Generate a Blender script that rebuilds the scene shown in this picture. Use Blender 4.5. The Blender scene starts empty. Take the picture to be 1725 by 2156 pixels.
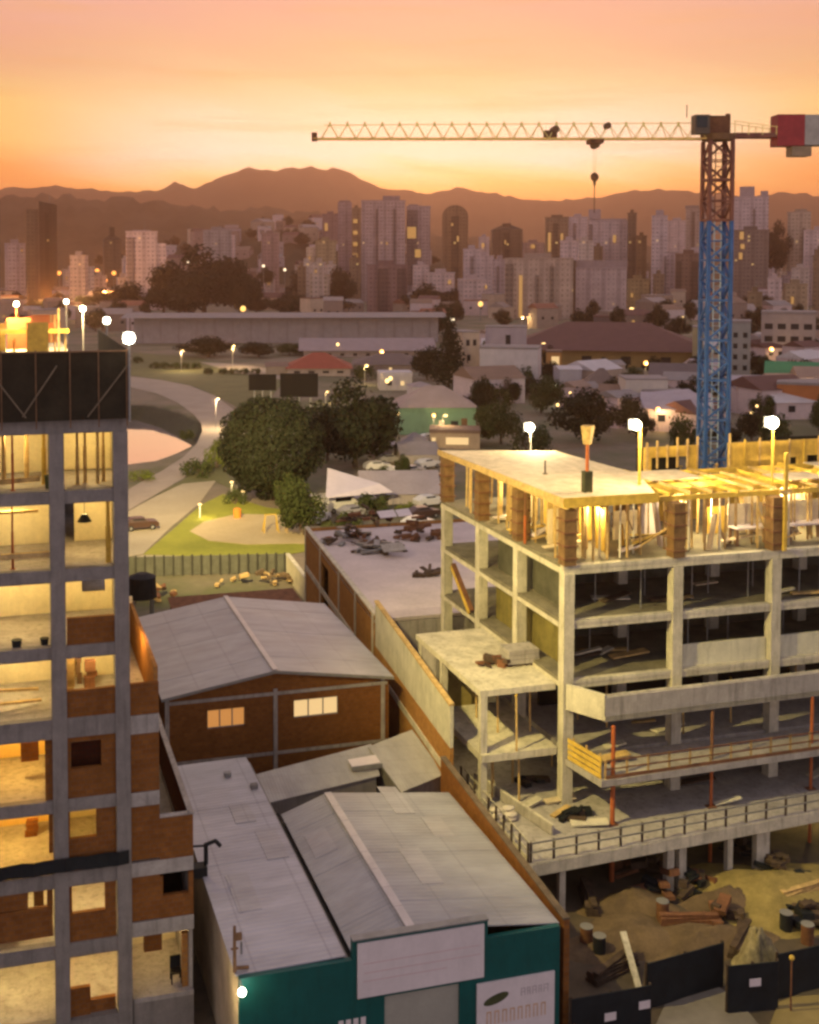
import bpy, math, random
from mathutils import Vector, Matrix

random.seed(7)
HAZE = 0.00016
SC = bpy.context.scene
COL = SC.collection

# ------------------------------------------------------------------ camera
CX, F, HOR, CZ = 700.0, 2500.0, 555.0, 32.0
IW, IH = 1725.0, 2156.0
PITCH = math.radians(3.0)
YAW = math.atan2(CX, F)
PY = HOR + F * math.tan(PITCH)
FW = Vector((math.sin(YAW) * math.cos(PITCH), math.cos(YAW) * math.cos(PITCH), -math.sin(PITCH)))
RT = Vector((math.cos(YAW), -math.sin(YAW), 0))
UP = RT.cross(FW)
CAM = Vector((0, 0, CZ))


def ray(x, y):
    return FW + RT * ((x - CX) / F) - UP * ((y - PY) / F)


def onz(x, y, z=0.0):
    r = ray(x, y)
    return CAM + r * ((z - CZ) / r.z)


def ony(x, y, Y):
    r = ray(x, y)
    return CAM + r * (Y / r.y)


def onx(x, y, X):
    r = ray(x, y)
    return CAM + r * (X / r.x)


def ond(x, y, D):
    return CAM + ray(x, y) * D


cd = bpy.data.cameras.new("camera")
cam = bpy.data.objects.new("camera", cd)
COL.objects.link(cam)
cam.matrix_world = Matrix(((RT.x, UP.x, -FW.x, 0), (RT.y, UP.y, -FW.y, 0), (RT.z, UP.z, -FW.z, CZ), (0, 0, 0, 1)))
cd.sensor_fit = 'VERTICAL'
cd.sensor_height = 36
cd.lens = F / IH * 36
cd.shift_x = (IW / 2 - CX) / IH
cd.shift_y = -(IH / 2 - PY) / IH
cd.clip_start = 0.5
cd.clip_end = 30000
SC.camera = cam


def s2l(c):
    c = c / 255.0
    return c / 12.92 if c <= 0.04045 else ((c + 0.055) / 1.055) ** 2.4


def srgb(r, g, b):
    return (s2l(r), s2l(g), s2l(b), 1.0)


# ------------------------------------------------------------------ sky
W = bpy.data.worlds.new("World")
SC.world = W
W.use_nodes = True
nt = W.node_tree
nt.nodes.clear()


class NG:
    def __init__(s, tree):
        s.t = tree

    def n(s, typ, **kw):
        nd = s.t.nodes.new(typ)
        for k, v in kw.items():
            setattr(nd, k, v)
        return nd

    def l(s, a, b):
        s.t.links.new(a, b)

    def put(s, sock, v):
        if hasattr(v, 'node'):
            s.l(v, sock)
        else:
            sock.default_value = v

    def m(s, op, a, b=0.0, c=None, clamp=False):
        nd = s.n('ShaderNodeMath', operation=op, use_clamp=clamp)
        s.put(nd.inputs[0], a)
        s.put(nd.inputs[1], b)
        if c is not None:
            s.put(nd.inputs[2], c)
        return nd.outputs[0]

    def rng(s, v, a, b, c=0.0, d=1.0, mode='LINEAR'):
        nd = s.n('ShaderNodeMapRange', interpolation_type=mode)
        s.put(nd.inputs[0], v)
        for i, q in enumerate((a, b, c, d)):
            nd.inputs[i + 1].default_value = q
        return nd.outputs[0]

    def mix(s, f, a, b, mode='MIX'):
        nd = s.n('ShaderNodeMix', data_type='RGBA', blend_type=mode)
        s.put(nd.inputs['Factor'], f)
        s.put(nd.inputs[6], a)
        s.put(nd.inputs[7], b)
        return nd.outputs[2]

    def ramp(s, f, stops):
        nd = s.n('ShaderNodeValToRGB')
        e = nd.color_ramp.elements
        while len(e) < len(stops):
            e.new(0.5)
        for i, (p, c) in enumerate(stops):
            e[i].position = p
            e[i].color = c
        s.l(f, nd.inputs[0])
        return nd.outputs[0]

    def noise(s, vec, scale, detail=3.0, rough=0.5):
        nd = s.n('ShaderNodeTexNoise')
        if vec is not None:
            s.l(vec, nd.inputs['Vector'])
        nd.inputs['Scale'].default_value = scale
        nd.inputs['Detail'].default_value = detail
        nd.inputs['Roughness'].default_value = rough
        return nd.outputs['Fac']

    def mapping(s, vec, scale=(1, 1, 1), loc=(0, 0, 0)):
        nd = s.n('ShaderNodeMapping')
        s.l(vec, nd.inputs[0])
        nd.inputs['Scale'].default_value = scale
        nd.inputs['Location'].default_value = loc
        return nd.outputs[0]

    def bump(s, h, strength=0.3, dist=0.02):
        nd = s.n('ShaderNodeBump')
        nd.inputs['Strength'].default_value = strength
        nd.inputs['Distance'].default_value = dist
        s.l(h, nd.inputs['Height'])
        return nd.outputs[0]


SUNPX = ray(880, 400).normalized()
SUN_AZ = math.atan2(SUNPX.x, SUNPX.y)          # towards the after-glow
g = NG(nt)
tc = g.n('ShaderNodeTexCoord')
sep = g.n('ShaderNodeSeparateXYZ')
g.l(tc.outputs['Generated'], sep.inputs[0])
zz = sep.outputs[2]
dotp = g.m('ADD', g.m('MULTIPLY', sep.outputs[0], math.sin(SUN_AZ)), g.m('MULTIPLY', sep.outputs[1], math.cos(SUN_AZ)))
hlen = g.m('SQRT', g.m('ADD', g.m('MULTIPLY', sep.outputs[0], sep.outputs[0]), g.m('MULTIPLY', sep.outputs[1], sep.outputs[1])))
caz = g.m('DIVIDE', dotp, g.m('ADD', hlen, 0.0001))
side = g.m('SUBTRACT', g.m('MULTIPLY', sep.outputs[0], math.cos(SUN_AZ)), g.m('MULTIPLY', sep.outputs[1], math.sin(SUN_AZ)))
# thin streaked cloud: shifts the elevation a little along long flat bands
cv = g.n('ShaderNodeCombineXYZ')
g.put(cv.inputs[0], g.m('MULTIPLY', side, 3.2))
g.put(cv.inputs[1], g.m('ADD', g.m('MULTIPLY', zz, 26.0), g.m('MULTIPLY', side, 6.0)))
streak = g.noise(cv.outputs[0], 1.0, 4.0, 0.55)
cv2 = g.n('ShaderNodeCombineXYZ')
g.put(cv2.inputs[0], g.m('MULTIPLY', side, 4.0))
g.put(cv2.inputs[1], g.m('MULTIPLY', zz, 60.0))
streak2 = g.noise(cv2.outputs[0], 1.0, 5.0, 0.6)
sm = g.m('MULTIPLY_ADD', g.m('SUBTRACT', streak, 0.5), 0.05, zz)
zr = g.rng(sm, 0.0, 0.25)
glow_ramp = g.ramp(zr, [(0.0, srgb(240, 150, 90)), (0.2, srgb(244, 166, 88)), (0.255, srgb(250, 198, 118)), (0.30, srgb(253, 224, 168)),
                        (0.36, srgb(253, 236, 218)), (0.47, srgb(252, 230, 200)), (0.58, srgb(249, 214, 164)),
                        (0.70, srgb(245, 193, 152)), (0.86, srgb(244, 180, 158)), (1.0, srgb(236, 168, 156))])
side_ramp = g.ramp(zr, [(0.0, srgb(222, 112, 50)), (0.22, srgb(240, 138, 62)), (0.34, srgb(246, 158, 74)), (0.40, srgb(249, 196, 108)),
                        (0.50, srgb(250, 208, 124)), (0.62, srgb(246, 190, 136)), (0.74, srgb(244, 178, 148)),
                        (0.86, srgb(245, 182, 168)), (1.0, srgb(236, 170, 164))])
gf = g.rng(caz, 0.938, 0.992, 0.0, 1.0, 'SMOOTHSTEP')
low = g.mix(gf, side_ramp, glow_ramp)
low = g.mix(g.rng(streak2, 0.52, 0.72, 0.0, 0.42), low, srgb(246, 178, 104))
zen = g.mix(g.rng(caz, -0.6, 0.8, 0.0, 1.0, 'SMOOTHSTEP'), (0.46, 0.42, 0.48, 1), (0.60, 0.53, 0.60, 1))
lowb = g.n('ShaderNodeVectorMath', operation='SCALE')
g.l(low, lowb.inputs[0])
g.l(g.rng(zz, 0.06, 0.16, 1.45, 0.95), lowb.inputs['Scale'])
low = lowb.outputs[0]
hi = g.mix(g.rng(zz, 0.2, 0.5, 0.0, 1.0, 'SMOOTHSTEP'), low, zen)
rear = g.mix(g.rng(zz, 0.0, 0.45), (0.92, 0.75, 0.76, 1), (0.50, 0.46, 0.52, 1))
sky = g.mix(g.rng(caz, 0.1, 0.72, 0.0, 1.0, 'SMOOTHSTEP'), rear, hi)
nis = g.n('ShaderNodeTexSky', sky_type='NISHITA')
nis.sun_disc = False
nis.sun_elevation = math.radians(2.0)
nis.sun_rotation = SUN_AZ
bg = g.n('ShaderNodeBackground')
g.l(sky, bg.inputs[0])
bg.inputs[1].default_value = 1.0
bg2 = g.n('ShaderNodeBackground')
g.l(nis.outputs[0], bg2.inputs[0])
bg2.inputs[1].default_value = 0.02
addsh = g.n('ShaderNodeAddShader')
g.l(bg.outputs[0], addsh.inputs[0])
g.l(bg2.outputs[0], addsh.inputs[1])
wo = g.n('ShaderNodeOutputWorld')
g.l(addsh.outputs[0], wo.inputs[0])

# ------------------------------------------------------------------ sun (already very low, only a weak warm rim)
sl = bpy.data.lights.new("sun", 'SUN')
sl.energy = 0.25
sl.angle = math.radians(12)
sl.color = (1.0, 0.62, 0.34)
so = bpy.data.objects.new("sun", sl)
COL.objects.link(so)
el = math.radians(7)
dirv = Vector((math.sin(SUN_AZ) * math.cos(el), math.cos(SUN_AZ) * math.cos(el), math.sin(el)))
so.rotation_euler = dirv.to_track_quat('Z', 'Y').to_euler()

SC.view_settings.view_transform = 'Standard'
SC.view_settings.look = 'None'
SC.view_settings.exposure = 0.0
SC.view_settings.gamma = 1.0
SC.cycles.filter_width = 2.8
SC.cycles.use_denoising = True
SC.cycles.max_bounces = 6
SC.cycles.diffuse_bounces = 3
SC.cycles.volume_bounces = 1
SC.cycles.sample_clamp_indirect = 4.0

# ------------------------------------------------------------------ materials
MATS = {}


def new_mat(name):
    m = bpy.data.materials.new(name)
    m.use_nodes = True
    t = m.node_tree
    t.nodes.clear()
    q = NG(t)
    out = q.n('ShaderNodeOutputMaterial')
    b = q.n('ShaderNodeBsdfPrincipled')
    q.l(b.outputs[0], out.inputs[0])
    c = q.n('ShaderNodeTexCoord')
    return m, q, b, c.outputs['Object'], out


def plain(name, col, rough=0.8, var=0.18, scale=1.5, metal=0.0, bump=0.15, stain=0.0, spec=0.3):
    """a weathered surface: fine and broad noise over one colour"""
    if name in MATS:
        return MATS[name]
    m, q, b, v, out = new_mat(name)
    n1 = q.noise(v, scale, 5, 0.6)
    n2 = q.noise(v, scale * 9, 3, 0.6)
    f = q.m('ADD', q.m('MULTIPLY', n1, 0.7), q.m('MULTIPLY', n2, 0.3))
    lo = tuple(c * (1 - var * 1.6) for c in col[:3]) + (1,)
    hi = tuple(min(1, c * (1 + var * 1.6)) for c in col[:3]) + (1,)
    cc = q.mix(q.rng(f, 0.3, 0.7), lo, hi)
    if stain:
        vs = q.mapping(v, (2.2, 2.2, 0.25))
        st = q.noise(vs, 1.6, 4, 0.65)
        cc = q.mix(q.rng(st, 0.5, 0.72, 0.0, stain), cc, tuple(c * 0.42 for c in col[:3]) + (1,))
    q.l(cc, b.inputs['Base Color'])
    b.inputs['Roughness'].default_value = rough
    b.inputs['Metallic'].default_value = metal
    b.inputs['Specular IOR Level'].default_value = spec
    if bump:
        q.l(q.bump(n2, bump, 0.02), b.inputs['Normal'])
    MATS[name] = m
    return m


def emit(name, col, strength):
    if name in MATS:
        return MATS[name]
    m, q, b, v, out = new_mat(name)
    b.inputs['Base Color'].default_value = (0.2, 0.16, 0.12, 1)
    b.inputs['Emission Color'].default_value = col[:3] + (1,) if len(col) == 4 else col + (1,)
    b.inputs['Emission Strength'].default_value = strength
    MATS[name] = m
    return m


def wallvec(q, v):
    """(x+y, z): one mapping that works on every upright wall of an axis-aligned thing"""
    sp = q.n('ShaderNodeSeparateXYZ')
    q.l(v, sp.inputs[0])
    cb = q.n('ShaderNodeCombineXYZ')
    q.l(q.m('ADD', sp.outputs[0], sp.outputs[1]), cb.inputs[0])
    q.l(sp.outputs[2], cb.inputs[1])
    return cb.outputs[0], sp


def brick(name, c1, c2, mortar, w=0.3, h=0.2):
    m, q, b, v, out = new_mat(name)
    wv, sp = wallvec(q, v)
    t = q.n('ShaderNodeTexBrick')
    q.l(wv, t.inputs['Vector'])
    t.inputs['Color1'].default_value = c1
    t.inputs['Color2'].default_value = c2
    t.inputs['Mortar'].default_value = mortar
    t.inputs['Scale'].default_value = 1.0
    t.inputs['Mortar Size'].default_value = 0.012
    t.inputs['Brick Width'].default_value = w
    t.inputs['Row Height'].default_value = h
    n = q.noise(v, 1.1, 5, 0.65)
    n2 = q.noise(v, 7.0, 3, 0.65)
    cc = q.mix(q.rng(n, 0.35, 0.7, 0.0, 0.55), t.outputs['Color'], tuple(x * 0.5 for x in c1[:3]) + (1,))
    cc = q.mix(q.rng(n2, 0.55, 0.8, 0.0, 0.35), cc, tuple(min(1, x * 1.7) for x in c1[:3]) + (1,))
    q.l(cc, b.inputs['Base Color'])
    b.inputs['Roughness'].default_value = 0.95
    b.inputs['Specular IOR Level'].default_value = 0.1
    q.l(q.bump(t.outputs['Fac'], -0.4, 0.01), b.inputs['Normal'])
    MATS[name] = m
    return m


def sheet_roof(name, col, axis, pitch=0.25, rough=0.55, metal=0.0, seam=1.9):
    """corrugated sheets: ribs across `axis`, overlap seams, dirt"""
    m, q, b, v, out = new_mat(name)
    sp = q.n('ShaderNodeSeparateXYZ')
    q.l(v, sp.inputs[0])
    a = sp.outputs[0 if axis == 'x' else 1]
    o = sp.outputs[1 if axis == 'x' else 0]
    rib = q.m('SINE', q.m('MULTIPLY', a, 2 * math.pi / pitch))
    sm_ = q.m('FRACT', q.m('DIVIDE', o, seam))
    seamf = q.m('LESS_THAN', sm_, 0.03)
    row = q.m('FLOOR', q.m('DIVIDE', o, seam))
    colm = q.m('FLOOR', q.m('DIVIDE', a, 1.02))
    wn = q.n('ShaderNodeTexWhiteNoise', noise_dimensions='2D')
    cb = q.n('ShaderNodeCombineXYZ')
    q.l(row, cb.inputs[0])
    q.l(colm, cb.inputs[1])
    q.l(cb.outputs[0], wn.inputs['Vector'])
    st = q.noise(q.mapping(v, (0.8, 0.25, 1) if axis == 'x' else (0.25, 0.8, 1)), 1.3, 5, 0.65)
    n1 = q.noise(v, 0.35, 4, 0.6)
    base = q.mix(q.rng(st, 0.35, 0.75), tuple(c * 1.12 for c in col[:3]) + (1,), tuple(c * 0.72 for c in col[:3]) + (1,))
    base = q.mix(q.m('MULTIPLY', wn.outputs['Value'], 0.22), base, tuple(c * 0.75 for c in col[:3]) + (1,))
    base = q.mix(q.rng(n1, 0.5, 0.8, 0.0, 0.35), base, (col[0] * 0.8, col[1] * 0.66, col[2] * 0.55, 1))
    base = q.mix(q.m('MULTIPLY', seamf, 0.35), base, tuple(c * 0.45 for c in col[:3]) + (1,))
    q.l(base, b.inputs['Base Color'])
    b.inputs['Roughness'].default_value = rough
    b.inputs['Metallic'].default_value = metal
    q.l(q.bump(rib, 0.3, 0.02), b.inputs['Normal'])
    MATS[name] = m
    return m


def facade(name, col, glass=(0.10, 0.085, 0.085, 1), bay=3.0, floor=3.0, wx=0.55, wz=0.45, lit=0.06):
    """render of a far apartment block: rows of dark panes, a few of them lit"""
    m, q, b, v, out = new_mat(name)
    wv, sp = wallvec(q, v)
    s2 = q.n('ShaderNodeSeparateXYZ')
    q.l(wv, s2.inputs[0])
    u = q.m('DIVIDE', s2.outputs[0], bay)
    w_ = q.m('DIVIDE', s2.outputs[1], floor)
    fu, fw_ = q.m('FRACT', u), q.m('FRACT', w_)
    iu, iw = q.m('FLOOR', u), q.m('FLOOR', w_)
    inu = q.m('LESS_THAN', q.m('ABSOLUTE', q.m('SUBTRACT', fu, 0.5)), wx / 2)
    inw = q.m('LESS_THAN', q.m('ABSOLUTE', q.m('SUBTRACT', fw_, 0.5)), wz / 2)
    pane = q.m('MULTIPLY', inu, inw)
    geo = q.n('ShaderNodeNewGeometry')
    sn = q.n('ShaderNodeSeparateXYZ')
    q.l(geo.outputs['Normal'], sn.inputs[0])
    pane = q.m('MULTIPLY', pane, q.m('LESS_THAN', q.m('ABSOLUTE', sn.outputs[2]), 0.5))
    wn = q.n('ShaderNodeTexWhiteNoise', noise_dimensions='2D')
    cb = q.n('ShaderNodeCombineXYZ')
    q.l(iu, cb.inputs[0])
    q.l(iw, cb.inputs[1])
    q.l(cb.outputs[0], wn.inputs['Vector'])
    n1 = q.noise(v, 0.15, 4, 0.6)
    wall = q.mix(q.rng(n1, 0.3, 0.7), tuple(c * 0.8 for c in col[:3]) + (1,), tuple(c * 1.15 for c in col[:3]) + (1,))
    # every third bay is painted darker, as the shade of a balcony recess
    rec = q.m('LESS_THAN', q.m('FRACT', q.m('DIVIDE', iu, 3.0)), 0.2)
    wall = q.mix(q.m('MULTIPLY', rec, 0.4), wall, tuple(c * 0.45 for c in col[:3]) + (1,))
    pv = q.mix(q.m('MULTIPLY', wn.outputs['Value'], 0.8), tuple(c * 0.42 for c in col[:3]) + (1,), tuple(c * 0.8 for c in col[:3]) + (1,))
    q.l(q.mix(pane, wall, pv), b.inputs['Base Color'])
    onf = q.m('MULTIPLY', pane, q.m('GREATER_THAN', wn.outputs['Value'], 1 - lit))
    b.inputs['Emission Color'].default_value = (1.0, 0.62, 0.2, 1)
    q.l(q.m('MULTIPLY', onf, 0.5), b.inputs['Emission Strength'])
    b.inputs['Roughness'].default_value = 0.85
    MATS[name] = m
    return m


def leafmat(name, c1, c2, scale=0.6):
    m, q, b, v, out = new_mat(name)
    n = q.noise(v, scale, 3, 0.6)
    geo = q.n('ShaderNodeNewGeometry')
    f = q.m('ADD', q.m('MULTIPLY', n, 0.8), q.m('MULTIPLY', geo.outputs['Random Per Island'], 0.2))
    q.l(q.mix(q.rng(f, 0.25, 0.75), c1, c2), b.inputs['Base Color'])
    b.inputs['Roughness'].default_value = 0.8
    b.inputs['Specular IOR Level'].default_value = 0.15
    MATS[name] = m
    return m


CONC = plain('concrete_dark', (0.215, 0.19, 0.175), 0.9, 0.16, 1.2, stain=0.5)
CONCL = plain('concrete_light', (0.50, 0.45, 0.35), 0.9, 0.2, 1.0, stain=0.7)
CONCG = plain('concrete_grey', (0.34, 0.305, 0.28), 0.9, 0.18, 1.0, stain=0.65)
PLASTER = plain('plaster_cream', (0.76, 0.65, 0.40), 0.9, 0.10, 0.9, stain=0.12)
OCHRE = plain('plaster_ochre', (0.75, 0.50, 0.14), 0.9, 0.08, 0.7)
WHITE = plain('white_render', (0.62, 0.58, 0.56), 0.85, 0.08, 0.8, stain=0.2)
DARK = plain('dark_void', (0.008, 0.007, 0.006), 0.95, 0.2)  # near-black for the shade behind openings, and for black boards
BRICK = brick('hollow_brick', (0.25, 0.098, 0.025, 1), (0.185, 0.066, 0.018, 1), (0.15, 0.09, 0.05, 1))
BRICKO = brick('orange_brick', (0.42, 0.20, 0.05, 1), (0.33, 0.14, 0.04, 1), (0.24, 0.17, 0.10, 1))
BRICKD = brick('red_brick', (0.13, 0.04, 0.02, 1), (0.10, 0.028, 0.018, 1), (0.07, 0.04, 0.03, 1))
PLY = plain('plywood', (0.56, 0.45, 0.30), 0.8, 0.2, 1.6, stain=0.25)
PLYDARK = plain('plywood_brown', (0.16, 0.085, 0.045), 0.85, 0.25, 2.0)
TIMBER = plain('timber', (0.45, 0.30, 0.12), 0.85, 0.3, 2.5)
TIMBERY = plain('timber_yellow', (0.55, 0.36, 0.06), 0.75, 0.2, 2.5)
ORANGE = plain('orange_paint', (0.36, 0.095, 0.028), 0.6, 0.15, 2.0)
STEEL = plain('steel_grey', (0.25, 0.24, 0.23), 0.5, 0.15, 2.0, metal=0.4)
LITBAND = 0
BLACK = plain('black_board', (0.008, 0.010, 0.012), 0.7, 0.4, 1.5)
NET = plain('black_net', (0.022, 0.017, 0.010), 0.95, 0.35, 0.8)
TEAL = plain('teal_paint', (0.004, 0.075, 0.068), 0.6, 0.12, 0.8, stain=0.3)
SIGN = plain('sign_white', (0.66, 0.57, 0.57), 0.5, 0.06, 0.7, stain=0.08)
SHUTTER = plain('shutter', (0.33, 0.31, 0.26), 0.6, 0.08, 0.8)
RUST = plain('rust', (0.16, 0.07, 0.035), 0.9, 0.3, 2.0)
SOIL = plain('soil', (0.12, 0.08, 0.045), 0.95, 0.3, 0.8, bump=0.5)
GLASSD = plain('dark_pane', (0.02, 0.022, 0.025), 0.15, 0.2, 0.5, bump=0)
CAPROOF = plain('ridge_cap', (0.52, 0.46, 0.44), 0.5, 0.1, 1.0)
BARK = plain('bark', (0.10, 0.07, 0.045), 0.9, 0.3, 3)
WAREROOF = sheet_roof('warehouse_sheets', (0.325, 0.315, 0.34), 'y', 0.3, 0.5, 0.0, 2.4)
LONGROOF = sheet_roof('pale_sheets', (0.385, 0.37, 0.405), 'y', 0.3, 0.45, 0.0, 3.0)
SHOPROOF = sheet_roof('grey_sheets', (0.32, 0.31, 0.325), 'y', 0.3, 0.5, 0.0, 2.2)
LEANROOF = sheet_roof('fibre_cement', (0.36, 0.335, 0.32), 'x', 0.18, 0.8, 0.0, 1.5)
LAMPW = emit('lamp_white', (1.0, 0.93, 0.70), 26.0)
LAMPY = emit('lamp_yellow', (1.0, 0.64, 0.22), 3.0)
LITW = emit('lit_pane', (1.0, 0.66, 0.25), 1.0)
LITO = emit('lit_pane_orange', (1.0, 0.40, 0.08), 0.55)
LITC = emit('lit_pane_cream', (1.0, 0.66, 0.28), .85)
LEAF = [leafmat('leaf_dark', (0.009, 0.012, 0.005, 1), (0.026, 0.030, 0.011, 1)),
        leafmat('leaf_mid', (0.024, 0.032, 0.009, 1), (0.07, 0.085, 0.022, 1)),
        leafmat('leaf_light', (0.08, 0.10, 0.015, 1), (0.17, 0.19, 0.035, 1))]


# ------------------------------------------------------------------ mesh helpers
class MB:
    def __init__(s):
        s.v, s.f = [], []

    def add(s, vs, fs):
        o = len(s.v)
        s.v += [tuple(v) for v in vs]
        s.f += [tuple(i + o for i in f) for f in fs]
        return s

    def box(s, x0, x1, y0, y1, z0, z1):
        if x0 > x1: x0, x1 = x1, x0
        if y0 > y1: y0, y1 = y1, y0
        if z0 > z1: z0, z1 = z1, z0
        return s.add([(x0, y0, z0), (x1, y0, z0), (x1, y1, z0), (x0, y1, z0), (x0, y0, z1), (x1, y0, z1), (x1, y1, z1), (x0, y1, z1)],
                     [(3, 2, 1, 0), (4, 5, 6, 7), (0, 1, 5, 4), (1, 2, 6, 5), (2, 3, 7, 6), (3, 0, 4, 7)])

    def beam(s, p, q, w=0.1, h=None):
        """square bar from p to q"""
        p, q = Vector(p), Vector(q)
        h = w if h is None else h
        d = (q - p).normalized()
        a = Vector((0, 0, 1)) if abs(d.z) < 0.95 else Vector((1, 0, 0))
        r = d.cross(a).normalized() * (w / 2)
        u = r.cross(d).normalized() * (h / 2)
        vs = [p - r - u, p + r - u, p + r + u, p - r + u, q - r - u, q + r - u, q + r + u, q - r + u]
        return s.add(vs, [(0, 1, 2, 3), (7, 6, 5, 4), (0, 4, 5, 1), (1, 5, 6, 2), (2, 6, 7, 3), (3, 7, 4, 0)])

    def tube(s, p, q, r, r2=None, n=8):
        p, q = Vector(p), Vector(q)
        r2 = r if r2 is None else r2
        d = (q - p).normalized()
        a = Vector((0, 0, 1)) if abs(d.z) < 0.95 else Vector((1, 0, 0))
        x = d.cross(a).normalized()
        y = x.cross(d)
        vs = []
        for i in range(n):
            t = 2 * math.pi * i / n
            vs.append(p + (x * math.cos(t) + y * math.sin(t)) * r)
        for i in range(n):
            t = 2 * math.pi * i / n
            vs.append(q + (x * math.cos(t) + y * math.sin(t)) * r2)
        fs = [(i, i + n, (i + 1) % n + n, (i + 1) % n) for i in range(n)]
        fs += [tuple(range(n)), tuple(range(2 * n - 1, n - 1, -1))]
        return s.add(vs, fs)

    def prism(s, poly, z0, z1):
        """poly anticlockwise from above; z0/z1 scalar or per-vertex list"""
        n = len(poly)
        a = z0 if isinstance(z0, (list, tuple)) else [z0] * n
        b = z1 if isinstance(z1, (list, tuple)) else [z1] * n
        vs = [(p[0], p[1], a[i]) for i, p in enumerate(poly)] + [(p[0], p[1], b[i]) for i, p in enumerate(poly)]
        fs = [tuple(range(n - 1, -1, -1)), tuple(range(n, 2 * n))]
        fs += [(i, (i + 1) % n, (i + 1) % n + n, i + n) for i in range(n)]
        return s.add(vs, fs)

    def slab(s, quad, t):
        """sloping sheet: 4 top corners, thickness t downwards"""
        q = [Vector(p) for p in quad]
        d = Vector((0, 0, -t))
        vs = q + [p + d for p in q]
        return s.add(vs, [(0, 1, 2, 3), (7, 6, 5, 4), (0, 4, 5, 1), (1, 5, 6, 2), (2, 6, 7, 3), (3, 7, 4, 0)])

    def ball(s, c, r, nu=12, nv=8, sq=(1, 1, 1), jit=0.0, rnd=None):
        c = Vector(c)
        vs = []
        for j in range(nv + 1):
            ph = math.pi * j / nv
            for i in range(nu):
                th = 2 * math.pi * i / nu
                k = r * (1 + (rnd.uniform(-jit, jit) if rnd else 0))
                vs.append(c + Vector((k * math.sin(ph) * math.cos(th) * sq[0], k * math.sin(ph) * math.sin(th) * sq[1], k * math.cos(ph) * sq[2])))
        fs = []
        for j in range(nv):
            for i in range(nu):
                a, b = j * nu + i, j * nu + (i + 1) % nu
                fs.append((a, a + nu, b + nu, b))
        return s.add(vs, fs)

    def holed(s, x0, x1, z0, z1, y0, y1, holes):
        """upright wall in the XZ plane between y0 and y1 with rectangular holes [(hx0,hx1,hz0,hz1)]"""
        xs = sorted({x0, x1} | {h[0] for h in holes} | {h[1] for h in holes})
        zs = sorted({z0, z1} | {h[2] for h in holes} | {h[3] for h in holes})
        solid = [[not any(h[0] <= (xs[i] + xs[i + 1]) / 2 <= h[1] and h[2] <= (zs[k] + zs[k + 1]) / 2 <= h[3] for h in holes)
                  for k in range(len(zs) - 1)] for i in range(len(xs) - 1)]
        for i in range(len(xs) - 1):
            for k in range(len(zs) - 1):
                if not solid[i][k]:
                    continue
                a, b, c, d = xs[i], xs[i + 1], zs[k], zs[k + 1]
                s.add([(a, y0, c), (b, y0, c), (b, y0, d), (a, y0, d)], [(0, 1, 2, 3)])
                s.add([(a, y1, c), (b, y1, c), (b, y1, d), (a, y1, d)], [(3, 2, 1, 0)])
                if i == 0 or not solid[i - 1][k]:
                    s.add([(a, y0, c), (a, y0, d), (a, y1, d), (a, y1, c)], [(0, 1, 2, 3)])
                if i == len(xs) - 2 or not solid[i + 1][k]:
                    s.add([(b, y0, c), (b, y1, c), (b, y1, d), (b, y0, d)], [(0, 1, 2, 3)])
                if k == 0 or not solid[i][k - 1]:
                    s.add([(a, y0, c), (a, y1, c), (b, y1, c), (b, y0, c)], [(0, 1, 2, 3)])
                if k == len(zs) - 2 or not solid[i][k + 1]:
                    s.add([(a, y0, d), (b, y0, d), (b, y1, d), (a, y1, d)], [(0, 1, 2, 3)])
        return s

    def build(s, name, mat, parent=None, smooth=False, local=False):
        off = Vector((0, 0, 0))
        if parent is not None and not local:
            off = ROOTLOC(parent)
        me = bpy.data.meshes.new(name)
        me.from_pydata([(v[0] - off.x, v[1] - off.y, v[2] - off.z) for v in s.v], [], s.f)
        me.materials.append(mat)
        if smooth:
            me.polygons.foreach_set('use_smooth', [True] * len(me.polygons))
        me.update()
        o = bpy.data.objects.new(name, me)
        COL.objects.link(o)
        if parent is not None:
            o.parent = parent
        return o


def ROOTLOC(o):
    while o.parent is not None:
        o = o.parent
    return o.location


def tag(o, label=None, cat=None, group=None, kind=None):
    for k, v in (('label', label), ('category', cat), ('group', group), ('kind', kind)):
        if v:
            o[k] = v
    return o


def thing(name, loc, label, cat, group=None, rz=0.0):
    o = bpy.data.objects.new(name, None)
    o.empty_display_size = 0.3
    COL.objects.link(o)
    o.location = loc
    o.rotation_euler = (0, 0, rz)
    return tag(o, label, cat, group)


def copy_tree(o, parent=None):
    c = o.copy()
    COL.objects.link(c)
    if parent is not None:
        c.parent = parent
    for ch in [x for x in KIDS.get(o.name, [])]:
        copy_tree(ch, c)
    return c


KIDS = {}


def index_kids(root):
    """remember a prototype's parts so that copies need no scene-wide search"""
    def rec(o):
        KIDS[o.name] = [c for c in COL.objects if c.parent is o]
        for c in KIDS[o.name]:
            rec(c)
    rec(root)
    return root


def light(name, typ, loc, energy, col, parent=None, radius=0.15, aim=None, cone=130, blend=0.6):
    ld = bpy.data.lights.new(name, typ)
    ld.energy = energy
    ld.color = col
    ld.shadow_soft_size = radius
    o = bpy.data.objects.new(name, ld)
    COL.objects.link(o)
    if typ == 'SPOT':
        ld.spot_size = math.radians(cone)
        ld.spot_blend = blend
    if aim is not None:
        o.rotation_euler = (Vector(loc) - Vector(aim)).to_track_quat('Z', 'Y').to_euler()
    if parent is not None:
        o.parent = parent
        o.location = Vector(loc) - ROOTLOC(parent)
    else:
        o.location = loc
    return o

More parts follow.
